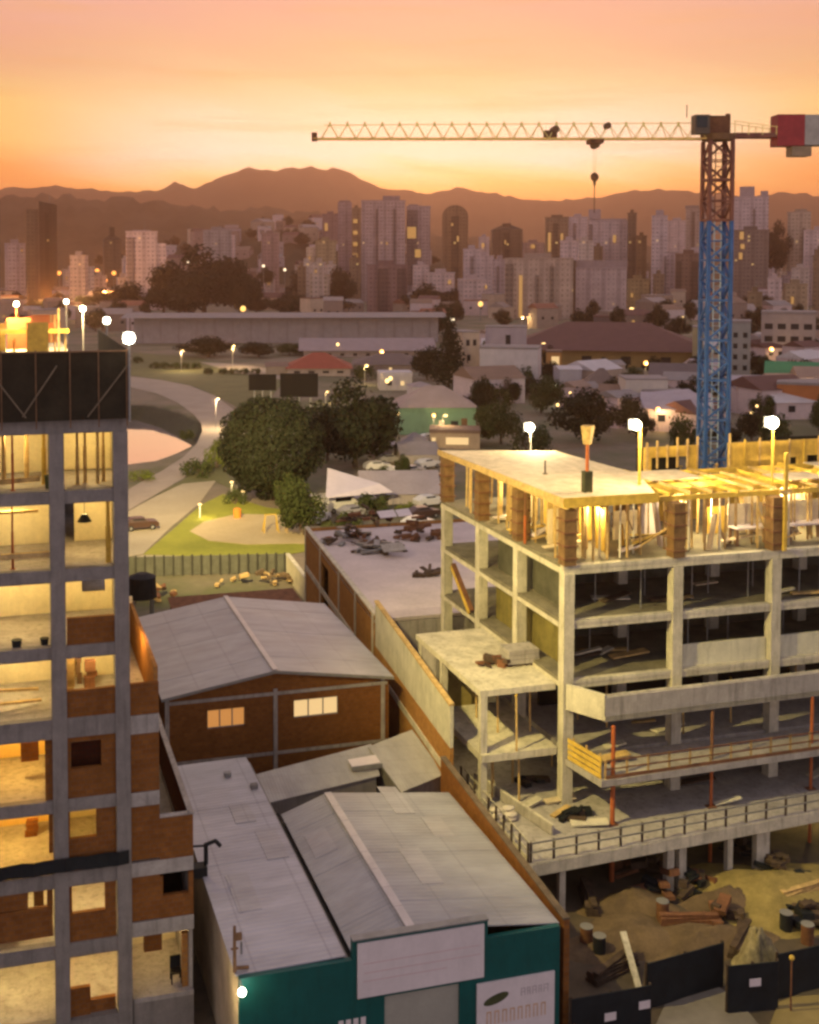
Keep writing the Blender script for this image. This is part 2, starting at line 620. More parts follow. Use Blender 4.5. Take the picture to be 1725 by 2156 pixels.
# ================================================================== SETTING
def smooth(a, b, x):
    t = max(0.0, min(1.0, (x - a) / (b - a)))
    return t * t * (3 - 2 * t)


def polydist(px, py, poly):
    """signed distance to a polygon, negative inside"""
    ins = False
    best = 1e18
    n = len(poly)
    for i in range(n):
        ax, ay = poly[i]
        bx, by = poly[(i + 1) % n]
        if (ay > py) != (by > py) and px < (bx - ax) * (py - ay) / (by - ay) + ax:
            ins = not ins
        dx, dy = bx - ax, by - ay
        t = max(0, min(1, ((px - ax) * dx + (py - ay) * dy) / (dx * dx + dy * dy)))
        d = (px - ax - t * dx) ** 2 + (py - ay - t * dy) ** 2
        best = min(best, d)
    d = math.sqrt(best)
    return -d if ins else d


WZ = -3.0
rp = [onz(x, y, WZ) for x, y in ((270, 886), (320, 901), (352, 918), (386, 938), (350, 962), (310, 982), (268, 998))]
RIVER = [(-260, 340)] + [(p.x, p.y) for p in rp] + [(-260, 120)]
gx = [-9000, -5000, -2500, -1200, -600, -350] + [-260 + 8 * i for i in range(30)] + [-20 + 2.0 * i for i in range(46)] + [75, 90, 120, 160, 220, 320, 500, 800, 1300, 2200, 4000, 7000, 12000]
gy = [-60, 0, 40, 80, 110] + [125 + 6 * i for i in range(9)] + [178 + 2.0 * i for i in range(58)] + [296 + 8 * i for i in range(12)] + [400, 450, 520, 620, 760, 950, 1300, 1800, 2600, 4000, 6500, 10000]
gv, gf_ = [], []
for j, yy in enumerate(gy):
    for i, xx in enumerate(gx):
        z = 0.0
        if -300 < xx < 80 and 90 < yy < 420:
            d = polydist(xx, yy, RIVER)
            z = -4.6 * (1 - smooth(-2.0, 7.5, d))
        gv.append((xx, yy, z))
nx = len(gx)
for j in range(len(gy) - 1):
    for i in range(nx - 1):
        gf_.append((j * nx + i, j * nx + i + 1, (j + 1) * nx + i + 1, (j + 1) * nx + i))
m, q, b, v, out = new_mat('ground_mat')
n1 = q.noise(v, 0.05, 6, 0.65)
n2 = q.noise(v, 0.9, 4, 0.6)
n3 = q.noise(v, 0.012, 4, 0.6)
sp = q.n('ShaderNodeSeparateXYZ')
q.l(v, sp.inputs[0])
c_ = q.mix(q.rng(n1, 0.42, 0.6), (0.21, 0.165, 0.11, 1), (0.095, 0.10, 0.035, 1))
c_ = q.mix(q.rng(n2, 0.35, 0.7, 0.0, 0.45), c_, (0.10, 0.075, 0.05, 1))
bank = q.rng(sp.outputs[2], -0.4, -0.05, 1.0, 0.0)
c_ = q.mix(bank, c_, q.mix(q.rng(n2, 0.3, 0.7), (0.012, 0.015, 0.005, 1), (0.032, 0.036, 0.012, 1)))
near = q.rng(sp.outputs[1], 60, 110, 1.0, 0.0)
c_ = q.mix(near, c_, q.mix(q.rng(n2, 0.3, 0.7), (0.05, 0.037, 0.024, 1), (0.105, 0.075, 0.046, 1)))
farm = q.rng(sp.outputs[1], 700, 1300)
c_ = q.mix(farm, c_, q.mix(q.rng(n3, 0.4, 0.6), (0.04, 0.04, 0.02, 1), (0.11, 0.085, 0.07, 1)))
q.l(c_, b.inputs['Base Color'])
b.inputs['Roughness'].default_value = 0.95
q.l(q.bump(n2, 0.4, 0.1), b.inputs['Normal'])
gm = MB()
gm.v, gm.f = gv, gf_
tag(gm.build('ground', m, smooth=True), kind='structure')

m, q, b, v, out = new_mat('river_water')
b.inputs['Base Color'].default_value = (0.92, 0.76, 0.78, 1)  # pink of the reflected sky is tinted into the water colour
b.inputs['Metallic'].default_value = 0.85
b.inputs['Roughness'].default_value = 0.04
b.inputs['Specular IOR Level'].default_value = 1.0
b.inputs['IOR'].default_value = 3.0
q.l(q.bump(q.noise(q.mapping(v, (1, 0.35, 1)), 0.25, 3, 0.5), 0.05, 0.05), b.inputs['Normal'])
tag(MB().prism([(-280, 90), (70, 90), (70, 400), (-280, 400)], WZ - 0.02, WZ).build('river', m), kind='structure')


def sheet(name, pts, mat, z, thick=0.03):
    w = [onz(x, y, z) for x, y in pts]
    area = sum(w[i].x * w[(i + 1) % len(w)].y - w[(i + 1) % len(w)].x * w[i].y for i in range(len(w)))
    if area < 0:
        w.reverse()
    return tag(MB().prism([(p.x, p.y) for p in w], z - thick, z).build(name, mat), kind='structure')


def roadmat(name, c1, c2):
    m, q, b, v, out = new_mat(name)
    n1 = q.noise(v, 0.15, 5, 0.65)
    n2 = q.noise(v, 2.0, 3, 0.6)
    f = q.m('ADD', q.m('MULTIPLY', n1, 0.65), q.m('MULTIPLY', n2, 0.35))
    q.l(q.mix(q.rng(f, 0.35, 0.65), c1, c2), b.inputs['Base Color'])
    b.inputs['Roughness'].default_value = 0.9
    return m


ASPH = roadmat('pale_asphalt', (0.27, 0.215, 0.165, 1), (0.37, 0.30, 0.23, 1))
PAVE = roadmat('paving', (0.33, 0.27, 0.17, 1), (0.42, 0.35, 0.23, 1))
LAWN = roadmat('lawn_mat', (0.19, 0.20, 0.012, 1), (0.30, 0.295, 0.025, 1))
LAWND = roadmat('lawn_dark', (0.085, 0.085, 0.02, 1), (0.14, 0.135, 0.04, 1))
SAND = roadmat('sand_mat', (0.42, 0.32, 0.15, 1), (0.54, 0.42, 0.22, 1))
up_e = [(60, 772), (180, 781), (275, 793), (340, 800), (400, 812), (455, 834), (492, 862), (482, 895), (464, 935), (430, 974), (385, 1008), (330, 1040), (268, 1076), (180, 1125)]
lo_e = [(60, 790), (180, 800), (275, 815), (330, 828), (375, 848), (408, 872), (424, 892), (426, 908), (414, 935), (384, 964), (340, 992), (305, 1010), (268, 1032), (180, 1075)]
rm = MB()
A = [onz(x, y, 0.06) for x, y in up_e]
Bq = [onz(x, y, 0.06) for x, y in lo_e]
for i in range(len(A) - 1):
    rm.add([A[i], A[i + 1], Bq[i + 1], Bq[i]], [(3, 2, 1, 0)])
tag(rm.build('road', ASPH), kind='structure')
sheet('path', [(420, 762), (520, 768), (640, 790), (600, 800), (500, 786)], ASPH, 0.05)
sheet('street', [(268, 1078), (330, 1044), (385, 1018), (455, 1012), (420, 1060), (360, 1110), (302, 1166), (268, 1172)], PAVE, 0.05)
sheet('lawn', [(302, 1167), (365, 1114), (425, 1062), (470, 1040), (560, 1068), (690, 1085), (712, 1120), (690, 1152), (600, 1168), (450, 1171)], LAWN, 0.09)
sheet('verge', [(330, 1043), (385, 1012), (430, 978), (468, 980), (500, 1035), (452, 1012), (385, 1018)], LAWND, 0.07)
sheet('sand', [(400, 1118), (430, 1098), (500, 1082), (590, 1084), (650, 1098), (720, 1128), (700, 1148), (620, 1144), (520, 1146), (440, 1138)], SAND, 0.13)
sheet('pavement', [(262, 1176), (302, 1168), (450, 1172), (600, 1169), (612, 1180), (450, 1184), (262, 1190)], PAVE, 0.06)
sheet('bank_grass', [(280, 742), (420, 752), (520, 786), (600, 802), (560, 850), (500, 858), (455, 832), (400, 810), (275, 790)], LAWND, 0.04)


def ridge(name, prof, D, mat, front=0.62, seed=1, rough=0.02, steps=10, back=1.5):
    """a real hill: front slope up to the profile, back slope down again"""
    rnd = random.Random(seed)
    xs = []
    for i in range(len(prof) - 1):
        (xa, ya), (xb, yb) = prof[i], prof[i + 1]
        k = max(1, int(abs(xb - xa) / 14))
        for t in range(k):
            u = t / k
            xs.append((xa + (xb - xa) * u, ya + (yb - ya) * (u * u * (3 - 2 * u))))
    xs.append(prof[-1])
    V, Fs = [], []
    cols = len(xs)
    levels = [(front + (1 - front) * (i / steps), math.sin(math.pi / 2 * (i / steps)) ** 1.25) for i in range(steps + 1)]
    levels += [(1 + (back - 1) * (i / 5), math.cos(math.pi / 2 * i / 5)) for i in range(1, 6)]
    for li, (kd, kz) in enumerate(levels):
        for (x, y) in xs:
            p = ond(x, y, D)
            h = p.z
            r = ray(x, HOR)
            base = CAM + r * (D * kd)
            jit = (1 + rnd.uniform(-rough, rough) * (2.5 if 0 < li < len(levels) - 1 and li != steps else (0.7 if li == steps else 0)))
            V.append((base.x, base.y, -2 + (h + 2) * kz * jit))
    for j in range(len(levels) - 1):
        for i in range(cols - 1):
            Fs.append((j * cols + i, j * cols + i + 1, (j + 1) * cols + i + 1, (j + 1) * cols + i))
    mb = MB()
    mb.v, mb.f = V, Fs
    return tag(mb.build(name, mat, smooth=True), kind='structure')


def hillmat(name, c1, c2, sc):
    m, q, b, v, out = new_mat(name)
    n1 = q.noise(v, sc, 6, 0.7)
    q.l(q.mix(q.rng(n1, 0.35, 0.65), c1, c2), b.inputs['Base Color'])
    b.inputs['Roughness'].default_value = 0.95
    b.inputs['Specular IOR Level'].default_value = 0.05
    return m


MOUNT = hillmat('mountain_mat', (0.05, 0.045, 0.03, 1), (0.09, 0.075, 0.045, 1), 0.004)
HILL = hillmat('hill_mat', (0.035, 0.032, 0.018, 1), (0.085, 0.065, 0.04, 1), 0.012)
ridge('mountains', [(-900, 430), (-400, 424), (-100, 408), (0, 402), (60, 398), (120, 393), (180, 401), (260, 406), (330, 402), (370, 388), (412, 398), (436, 388),
                    (480, 369), (525, 356), (560, 361), (600, 363), (655, 355), (700, 360), (740, 371), (780, 393), (820, 403), (900, 409), (960, 400), (1030, 409),
                    (1100, 421), (1160, 425), (1250, 419), (1320, 405), (1400, 402), (1480, 408), (1560, 415), (1650, 409), (1725, 414), (2100, 420), (2800, 440)],
      4600, MOUNT, 0.72, 3, 0.012)
ridge('hills', [(-700, 450), (-200, 432), (0, 424), (120, 420), (250, 428), (330, 432), (420, 436), (480, 447), (560, 444), (640, 450), (700, 457), (760, 470), (850, 486),
                (950, 500), (1100, 512), (1300, 520), (1500, 512), (1725, 505), (2100, 500), (2600, 510)], 2400, HILL, 0.66, 5, 0.03)
ridge('hillside', [(180, 562), (300, 540), (400, 512), (480, 488), (560, 478), (640, 476), (700, 486), (760, 502), (850, 526), (960, 556)], 1500, HILL, 0.66, 9, 0.03)


def hillside_z(px, D):
    prof = [(180, 562), (300, 540), (400, 512), (480, 488), (560, 478), (640, 476), (700, 486), (760, 502), (850, 526), (960, 556)]
    y = 560
    for (xa, ya), (xb, yb) in zip(prof, prof[1:]):
        if xa <= px <= xb:
            u = (px - xa) / (xb - xa)
            y = ya + (yb - ya) * (u * u * (3 - 2 * u))
    h = 32 + (HOR - y) / F * 1500
    kd = D / 1500
    t = (kd - 0.66) / 0.34
    if t <= 0:
        return 0.0
    return max(0, -2 + (h + 2) * math.sin(math.pi / 2 * min(1, t)) ** 1.25)

# ================================================================== LEFT BUILDING (concrete frame, lit rooms)
LB = thing('unfinished_apartment_block', (2.3, 47.7, 0), 'tall unfinished concrete frame block with brick infill and yellow lit open rooms', 'building')
COLX = (-0.85, 2.06, 4.56)
LV = [1.05, 4.25, 7.2, 10.25, 13.42, 16.5, 19.6, 22.75, 25.55]      # beam centres
for cx in COLX:
    MB().box(cx - .29, cx + .29, 47.7, 48.25, -0.2, 25.3).build('column', CONC, LB)
    MB().box(cx - .25, cx + .25, 58.0, 58.5, -0.2, 25.3).build('column', CONC, LB)
for i, z in enumerate(LV):
    hh = {4: 0.40, 1: 0.30, 2: 0.30}.get(i, 0.26)
    x1 = 4.83
    MB().box(-4.5, x1, 47.76, 48.12, z - hh, z + hh).build('edge_beam', CONC, LB)
    top = z + hh - 0.03
    MB().box(-4.5, x1 - .03, 48.12, 58.6, top - 0.16, top).build('floor_slab', CONCG, LB)
BACKY = 52.6
for i in range(8):
    z0, z1 = LV[i] + .25, LV[i + 1] - .2
    mat = OCHRE if i in (3, 2) else PLASTER
    MB().box(-4.5, 1.92, BACKY, BACKY + .15, z0, z1).build('plaster_wall', mat, LB)
    w = MB()
    hx = {2: [(3.4, 4.3, z0 + .9, z0 + 2.0)], 5: [(3.3, 4.3, z0 + .8, z0 + 2.0)], 6: [(2.35, 3.0, z0, z0 + 2.1)]}.get(i, [])
    w.holed(2.2, 4.6, z0, z1, BACKY + .01, BACKY + .16, hx)
    w.build('plaster_wall', PLASTER, LB)
    MB().box(1.96, 2.16, 48.3, BACKY - .01, z0, z1).build('partition_wall', PLASTER, LB)
    MB().box(4.62, 4.78, 48.3, 56, z0, z1).build('side_wall', PLASTER if i >= 4 else BRICK, LB)
    MB().box(-4.4, -4.2, 48.3, 58, z0, z1).build('side_wall', PLASTER, LB)


def zat(px, py):
    return ony(px, py, 47.75).z


def xat(px, py):
    return ony(px, py, 47.75).x


def infill(px0, px1, py0, py1, holes=(), mat=BRICK, name='brick_infill', y=47.83, t=.2):
    """brick panel between frame members, px box, with openings given in px"""
    pm = (py0 + py1) / 2
    x0, x1 = xat(px0, pm), xat(px1, pm)
    xm = (px0 + px1) / 2
    z1, z0 = zat(xm, py0), zat(xm, py1)
    hs = [(xat(h[0], (h[2] + h[3]) / 2), xat(h[1], (h[2] + h[3]) / 2), zat((h[0] + h[1]) / 2, h[3]), zat((h[0] + h[1]) / 2, h[2])) for h in holes]
    mb = MB()
    mb.holed(x0, x1, z0, z1, y, y + t, hs)
    return mb.build(name, mat, LB), (x0, x1, z0, z1), hs


# brick parapets in the right bay, storeys 3 and 4 from the top
infill(142, 245, 1300, 1362)
infill(142, 245, 1452, 1520)
# storey 5: full brick with a dark opening
infill(142, 245, 1535, 1692, [(150, 214, 1562, 1618)])
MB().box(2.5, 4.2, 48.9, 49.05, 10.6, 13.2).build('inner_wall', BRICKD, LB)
# storey 6: brick with a lit opening
infill(142, 245, 1695, 1835, [(148, 204, 1702, 1766)])
# storey 7
infill(142, 245, 1845, 1985, [(152, 222, 1858, 1922)])
infill(-90, 112, 1925, 1988)
infill(-90, 60, 1890, 1926, mat=BRICK)
# storey 8 (bottom row): low brick pieces
infill(146, 192, 2088, 2170, y=48.0)
infill(192, 246, 2112, 2170, y=48.1)
# brick piers inside the left rooms of storeys 5 and 6
for (a, b_, c, d) in ((46, 86, 1600, 1655), (56, 106, 1718, 1770)):
    infill(a, b_, c, d, y=50.2, mat=BRICK, name='brick_pier')
infill(96, 112, 1560, 1690, y=47.9)
infill(104, 112, 1712, 1800, y=47.9)
infill(100, 112, 1868, 1930, y=47.9)
# right wing, first step: X 4.86-6.05
WX0, WX1, WX2 = 4.86, 6.02, 7.4
MB().box(WX0, WX1, 47.8, 48.02, zat(300, 1505), zat(300, 1440)).build('brick_infill', BRICK, LB)
MB().box(WX0, WX1, 47.78, 48.05, zat(300, 1545), zat(300, 1506)).build('edge_beam', CONCG, LB)
MB().box(WX0, WX1, 47.82, 48.02, zat(300, 1668), zat(300, 1546)).build('brick_infill', BRICK, LB)
MB().box(WX0, WX1, 47.78, 48.05, zat(300, 1698), zat(300, 1669)).build('edge_beam', CONCG, LB)
MB().box(WX0, WX1, 47.82, 48.02, zat(300, 1812), zat(300, 1699)).build('brick_infill', BRICK, LB)
MB().box(WX0, WX2, 47.78, 48.05, zat(330, 1842), zat(330, 1813)).build('edge_beam', CONCG, LB)
MB().box(WX0, WX1, 47.82, 48.02, zat(300, 1940), zat(300, 1843)).build('brick_infill', BRICK, LB)
MB().box(WX0, WX2, 47.78, 48.05, zat(330, 1968), zat(330, 1938)).build('edge_beam', CONCG, LB)
MB().box(WX0, WX2, 48.05, 58, zat(330, 1965), zat(330, 1955)).build('floor_slab', CONCG, LB)
MB().box(WX0, WX1, 48.05, 57.5, zat(300, 1520), zat(300, 1508)).build('floor_slab', CONCG, LB)
MB().box(WX0, WX2, 48.05, 58, zat(330, 1840), zat(330, 1830)).build('floor_slab', CONCG, LB)
# terrace parapets running back from the street front
ztp = zat(330, 1408)
MB().box(5.86, 6.02, 48.03, 57.5, zat(300, 1506), ztp).build('terrace_parapet', BRICKO, LB)
MB().box(WX0, 6.0, 57.5, 57.66, zat(300, 1506), ztp + .3).build('terrace_parapet', PLASTER, LB)
zt2 = zat(400, 1716)
MB().box(WX1, WX2, 47.82, 48.02, zat(370, 1812), zt2).build('brick_infill', BRICK, LB)
MB().box(7.24, 7.40, 48.03, 59.5, zat(370, 1812), zt2).build('terrace_parapet', BRICKD, LB)
MB().box(7.20, 7.44, 47.8, 59.5, zt2, zt2 + .06).build('coping', CONCG, LB)
MB().box(WX1, 7.24, 47.8, 48.06, zt2, zt2 + .06).build('coping', CONCG, LB)
mb = MB()
mb.holed(WX1, WX2, zat(370, 1938), zat(370, 1844), 47.83, 48.03, [(xat(344, 1850), xat(398, 1850), zat(370, 1885), zat(370, 1838) - .1)])
mb.build('brick_infill', BRICK, LB)
MB().box(7.22, 7.38, 48.03, 58, 0, zat(370, 1812)).build('side_wall', CONCG, LB)
MB().box(WX1, 7.2, 50, 50.2, 4.5, 7.5).build('inner_wall', DARK, LB)  # near-black sheet puts the opening's shade into colour
MB().box(5.83, 6.0, 48.05, 58, zat(300, 1812), zat(300, 1545)).build('side_wall', BRICK, LB)
MB().box(4.62, 4.8, 48.3, 58, 7.3, 13.3).build('side_wall', BRICK, LB)
# ground room of the wing (open, lit): back wall and floor
MB().box(4.9, 7.2, 51.8, 51.95, -.2, zat(330, 1970)).build('plaster_wall', PLASTER, LB)
MB().box(4.9, 7.38, 47.8, 51.8, zat(330, 2098) - .2, zat(330, 2098)).build('floor_slab', CONCG, LB)
MB().box(4.9, 7.38, 47.82, 48.02, -.2, zat(330, 2105)).build('brick_infill', CONC, LB)
MB().box(5.4, 6.15, 48.4, 48.6, zat(320, 2022), zat(320, 1985)).build('brick_pier', BRICK, LB)
MB().box(6.95, 7.2, 48.1, 48.3, zat(390, 2100), zat(390, 1975)).build('brick_pier', BRICKO, LB)
infill(0, 112, 1168, 1178, y=47.95, mat=TIMBER, name='toe_board')
# black tarpaulin hung along the slab of storey 7
tm = MB()
tx = [-4.5 + i * .42 for i in range(23)]
rt_ = random.Random(4)
for i in range(len(tx) - 1):
    za, zb = zat(100, 1808) + .012 * math.sin(i * 1.7), zat(100, 1808) + .012 * math.sin((i + 1) * 1.7)
    ya, yb = 47.55 + .05 * math.sin(i * 2.3), 47.55 + .05 * math.sin((i + 1) * 2.3)
    lo = zat(100, 1836) + rt_.uniform(-.02, .02)
    tm.add([(tx[i], ya, za), (tx[i + 1], yb, zb), (tx[i + 1], yb - .03, lo), (tx[i], ya - .03, lo),
            (tx[i], ya + .03, za), (tx[i + 1], yb + .03, zb), (tx[i + 1], yb, lo), (tx[i], ya, lo)],
           [(3, 2, 1, 0), (4, 5, 6, 7), (0, 1, 5, 4), (2, 3, 7, 6)])
tag(tm.build('tarpaulin', BLACK), 'black tarpaulin hung along the floor edge below the orange lit window', 'tarpaulin')

# room lamps (bare bulbs under each ceiling, hidden behind the beams) --------------------------------
WARM = (1.0, 0.71, 0.27)
AMB = (1.0, 0.58, 0.11)
ROOM = {7: (230, 230), 6: (290, 260), 5: (320, 290), 4: (340, 310), 3: (450, 0), 2: (400, 170), 1: (380, 300), 0: (340, 340)}
for i, (ea, eb) in ROOM.items():
    z = LV[i + 1] - .55
    col = AMB if i in (3, 2) else WARM
    if ea:
        light('room_lamp', 'POINT', (0.2, 50.3, z), ea, col, LB, .12)
    if eb:
        light('room_lamp', 'POINT', (3.4, 50.3, z), eb, AMB if i == 2 else WARM, LB, .12)
light('room_lamp', 'POINT', (6.1, 50.0, zat(330, 1985)), 110, WARM, LB, .12)
light('room_lamp', 'POINT', (5.3, 52.0, ztp + .3), 220, (1.0, .55, .14), LB, .1)

# things standing in the rooms ---------------------------------------------------------------------


def zfloor(i):
    return LV[i] + {4: 0.40, 1: 0.30, 2: 0.30}.get(i, 0.26) - .03


def roomprop(x, y, i, mat, label, cat='prop', r=.05, group=None, name='steel_prop'):
    z0, z1 = zfloor(i), LV[i + 1] - .26
    t = thing(name, (x, y, z0), label, cat, group)
    MB().tube((x, y, z0 + .02), (x, y, z0 + 1.5), r).build('outer_tube', mat, t)
    MB().tube((x, y, z0 + 1.5), (x, y, z1), r * .75).build('inner_tube', mat, t)
    MB().box(x - .1, x + .1, y - .1, y + .1, z0, z0 + .02).build('base_plate', mat, t)
    return t


roomprop(xat(27, 980), 48.5, 7, ORANGE, 'orange steel prop in the topmost left room of the frame block')
roomprop(xat(27, 1140), 48.5, 6, ORANGE, 'orange steel prop in the second left room from the top')
for k, px in enumerate((168, 186, 212, 226)):
    roomprop(xat(px, 980), 49.2 + .4 * (k % 2), 7, TIMBER, 'timber post in the topmost right room of the frame block', 'post', .07, 'timber posts of the topmost right room', 'timber_post')
roomprop(xat(8, 980), 50.2, 7, TIMBER, 'thick timber post at the left edge of the topmost room', 'post', .09, None, 'timber_post')
roomprop(xat(96, 980), 49.6, 7, TIMBERY, 'yellow timber post beside the column in the topmost left room', 'post', .09, None, 'timber_post')
roomprop(xat(232, 1140), 48.6, 6, TIMBERY, 'yellow timber post beside the right column, second storey from the top', 'post', .1, None, 'timber_post')
roomprop(xat(60, 980), 51.2, 7, TIMBER, 'timber post deep inside the topmost left room', 'post', .1, None, 'timber_post')


def plank(p, q_, w, h, mat, label, cat='plank', name='plank'):
    return tag(MB().beam(p, q_, w, h).build(name, mat), label, cat)


zf7 = zfloor(7)
plank((-1.6, 48.7, zf7 + .28), (1.45, 49.0, zf7 + .34), .06, .2, TIMBER, 'brown plank fixed low across the topmost left room')
zf6 = zfloor(6)
plank((-.6, 50.3, zf6 + 1.95), (1.4, 50.4, zf6 + 1.9), .25, .1, TIMBER, 'timber scaffold board high in the second left room from the top')
zf4 = zfloor(4)
plank((-1.2, 49.2, zf4 + .95), (1.3, 49.9, zf4 + .6), .12, .1, TIMBER, 'pale plank leaning across the left room above the grey deep beam')
plank((-1.3, 48.9, zf4 + .45), (1.4, 49.2, zf4 + .38), .18, .08, TIMBER, 'broad plank lying above the grey deep beam at left')


def bucket(x, y, z, r, h, mat, label):
    t = thing('bucket', (x, y, z), label, 'bucket')
    MB().tube((x, y, z), (x, y, z + h), r * .8, r, 12).build('body', mat, t)
    MB().tube((x, y, z + h), (x, y, z + h + .03), r * 1.08, r * 1.08, 12).build('rim', mat, t)
    return t


GREEND = plain('green_plastic', (0.05, 0.06, 0.02), 0.6, .2)
bucket(xat(112, 1015) - .1, 48.6, zf7, .2, .5, GREEND, 'dark green bucket beside the column in the topmost left room')
zf5 = zfloor(5)
bucket(xat(36, 1362), 48.3, zf5, .2, .26, BLACK, 'black bucket at the floor edge, left one of two in the plain room')
bucket(xat(95, 1358), 48.3, zf5, .17, .24, BLACK, 'black bucket at the floor edge, right one of two in the plain room')
bucket(xat(120, 1440) - .05, 48.5, zf4 + .55, .14, .38, RUST, 'rust brown bucket on a stack beside the column')
zf1 = zfloor(1)
mb = MB()
mb.box(-.05, .35, 0, .04, 0, 1.05)
d = tag(mb.build('door_panel', PLYDARK), 'dark door leaf leaning in the lit room above the tarpaulin row', 'door')
d.location = (xat(76, 1890), 49.6, zf1 + .75)
tag(d, 'dark narrow door leaf leaning in the lit left room below the black tarpaulin', 'door')
t = thing('meter_box', (xat(100, 1412), BACKY - .06, zf4 + 1.55), 'orange square box hung on the back wall of the left room', 'box')
MB().box(-.35, .35, -.05, .05, -.35, .35).build('body', plain('orange_box', (.55, .20, .02), .7, .15), t, local=True)
MB().box(-.30, .30, -.07, -.05, -.30, .30).build('door', plain('orange_box', (.55, .20, .02), .7, .15), t, local=True)
t = thing('hanging_lamp', (xat(184, 1100), 49.4, LV[7] - .26), 'dark hanging lamp shade in the second right room from the top', 'lamp')
MB().tube((0, 0, -.8), (0, 0, 0), .012).build('cord', BLACK, t, local=True)
MB().tube((0, 0, -1.1), (0, 0, -.8), .3, .12, 14).build('shade', BLACK, t, local=True)
t = thing('chair', (6.75, 48.6, zat(330, 2098)), 'dark chair standing in the ground room right of the columns', 'chair')
MB().box(-.22, .22, -.22, .22, .42, .48).build('seat', BLACK, t, local=True)
MB().box(-.22, .22, .19, .24, .48, 1.0).build('backrest', BLACK, t, local=True)
for sx in (-.2, .2):
    for sy in (-.2, .2):
        MB().box(sx - .025, sx + .025, sy - .025, sy + .025, 0, .42).build('leg', BLACK, t, local=True)
rr = random.Random(3)
for k, (px, py, y, i, sx, h) in enumerate(((158, 1500, 50.6, 4, .3, 1.7), (205, 1490, 51.2, 4, .45, 1.2), (178, 1440, 51.8, 4, .2, 2.3), (70, 1660, 51.5, 2, .5, .7), (15, 1905, 49, 1, .8, .8))):
    n_ = ('tall bundle of boards standing behind the brick parapet right of the column', 'stack of crates behind the brick parapet beside the right column',
          'slim dark board leaning on the back wall above the brick parapet', 'low stack of bricks on the floor of the yellow room',
          'heap of brown sacks in the lit left room below the tarpaulin')[k]
    mb = MB()
    for s_ in range(5):
        a = rr.uniform(-.06, .06)
        mb.box(-sx / 2 + a, sx / 2 + a, -.15 + a, .15 - a, h * s_ / 5, h * (s_ + 1) / 5 - .012)
    o = tag(mb.build(('board_bundle', 'crate_stack', 'leaning_board', 'brick_stack', 'sack_heap')[k], (TIMBER, RUST, PLYDARK, BRICK, RUST)[k]), n_, ('boards', 'crates', 'board', 'bricks', 'sacks')[k])
    o.location = (xat(px, py), y, zfloor(i))

# black mesh screen round the top storey ------------------------------------------------------------
ZS0, ZS1 = 25.85, ony(200, 738, 47.4).z
S = thing('safety_screen', (0, 47.5, ZS0), 'tall black mesh safety screen with crossing steel braces on top of the frame block', 'safety screen')
MB().box(-6, 4.86, 47.42, 47.46, ZS0, ZS1).build('net_panel', NET, S)
MB().box(4.84, 4.88, 47.47, 62, ZS0, ZS1).build('net_panel', NET, S)
SB = plain('brace_steel', (0.16, 0.115, 0.075), .6, .2)
for a, b_ in (((-8, 800), (55, 880)), ((48, 878), (120, 770)), ((185, 878), (268, 770)), ((-40, 870), (0, 800))):
    p, q2 = ony(a[0], a[1], 47.36), ony(b_[0], b_[1], 47.36)
    MB().beam(p, q2, .055).build('brace', SB, S)
for x in (-4.4, -2.2, 0.0, 1.3, 2.6, 3.7, 4.8):
    MB().box(x - .025, x + .025, 47.38, 47.42, ZS0 - .3, ZS1 + .05).build('post', PLYDARK, S)
MB().box(-6, 4.88, 47.36, 47.42, ZS1 - .06, ZS1).build('top_rail', PLYDARK, S)

# the long roof behind the screen: lit formwork -----------------------------------------------------
R = thing('rear_roof_storey', (-6, 75, 0), 'long lit roof of the frame block behind the black screen, yellow formwork along it', 'building')
MB().box(-16, 4.8, 58.7, 112, 24.0, 25.6).build('roof_slab', CONCL, R)
MB().box(-16, 4.8, 58.7, 112, 0, 24.0).build('lower_wall', CONC, R)
rr = random.Random(12)
YPLY = plain('yellow_ply', (0.52, 0.33, 0.06), .8, .25, 1.2, stain=.3)
for k in range(22):
    y = 62 + k * 2.3
    x0 = rr.uniform(-9, 2.6)
    MB().box(x0, x0 + rr.uniform(1.2, 2.6), y, y + .08, 25.6, 25.6 + rr.uniform(1.8, 3.1)).build('formwork_panel', (YPLY, ORANGE, TIMBERY)[k % 3], R)
for k in range(26):
    x, y = rr.uniform(-8, 4.4), rr.uniform(60, 110)
    MB().beam((x, y, 25.6), (x, y, 25.6 + rr.uniform(1.5, 3.4)), .12).build('post', (TIMBERY, ORANGE, TIMBER)[k % 3], R)
MB().box(-12, 4.6, 84, 84.3, 27.2, 27.5).build('girder', TIMBERY, R)
MB().box(-12, 4.6, 97, 97.3, 26.9, 27.3).build('girder', ORANGE, R)

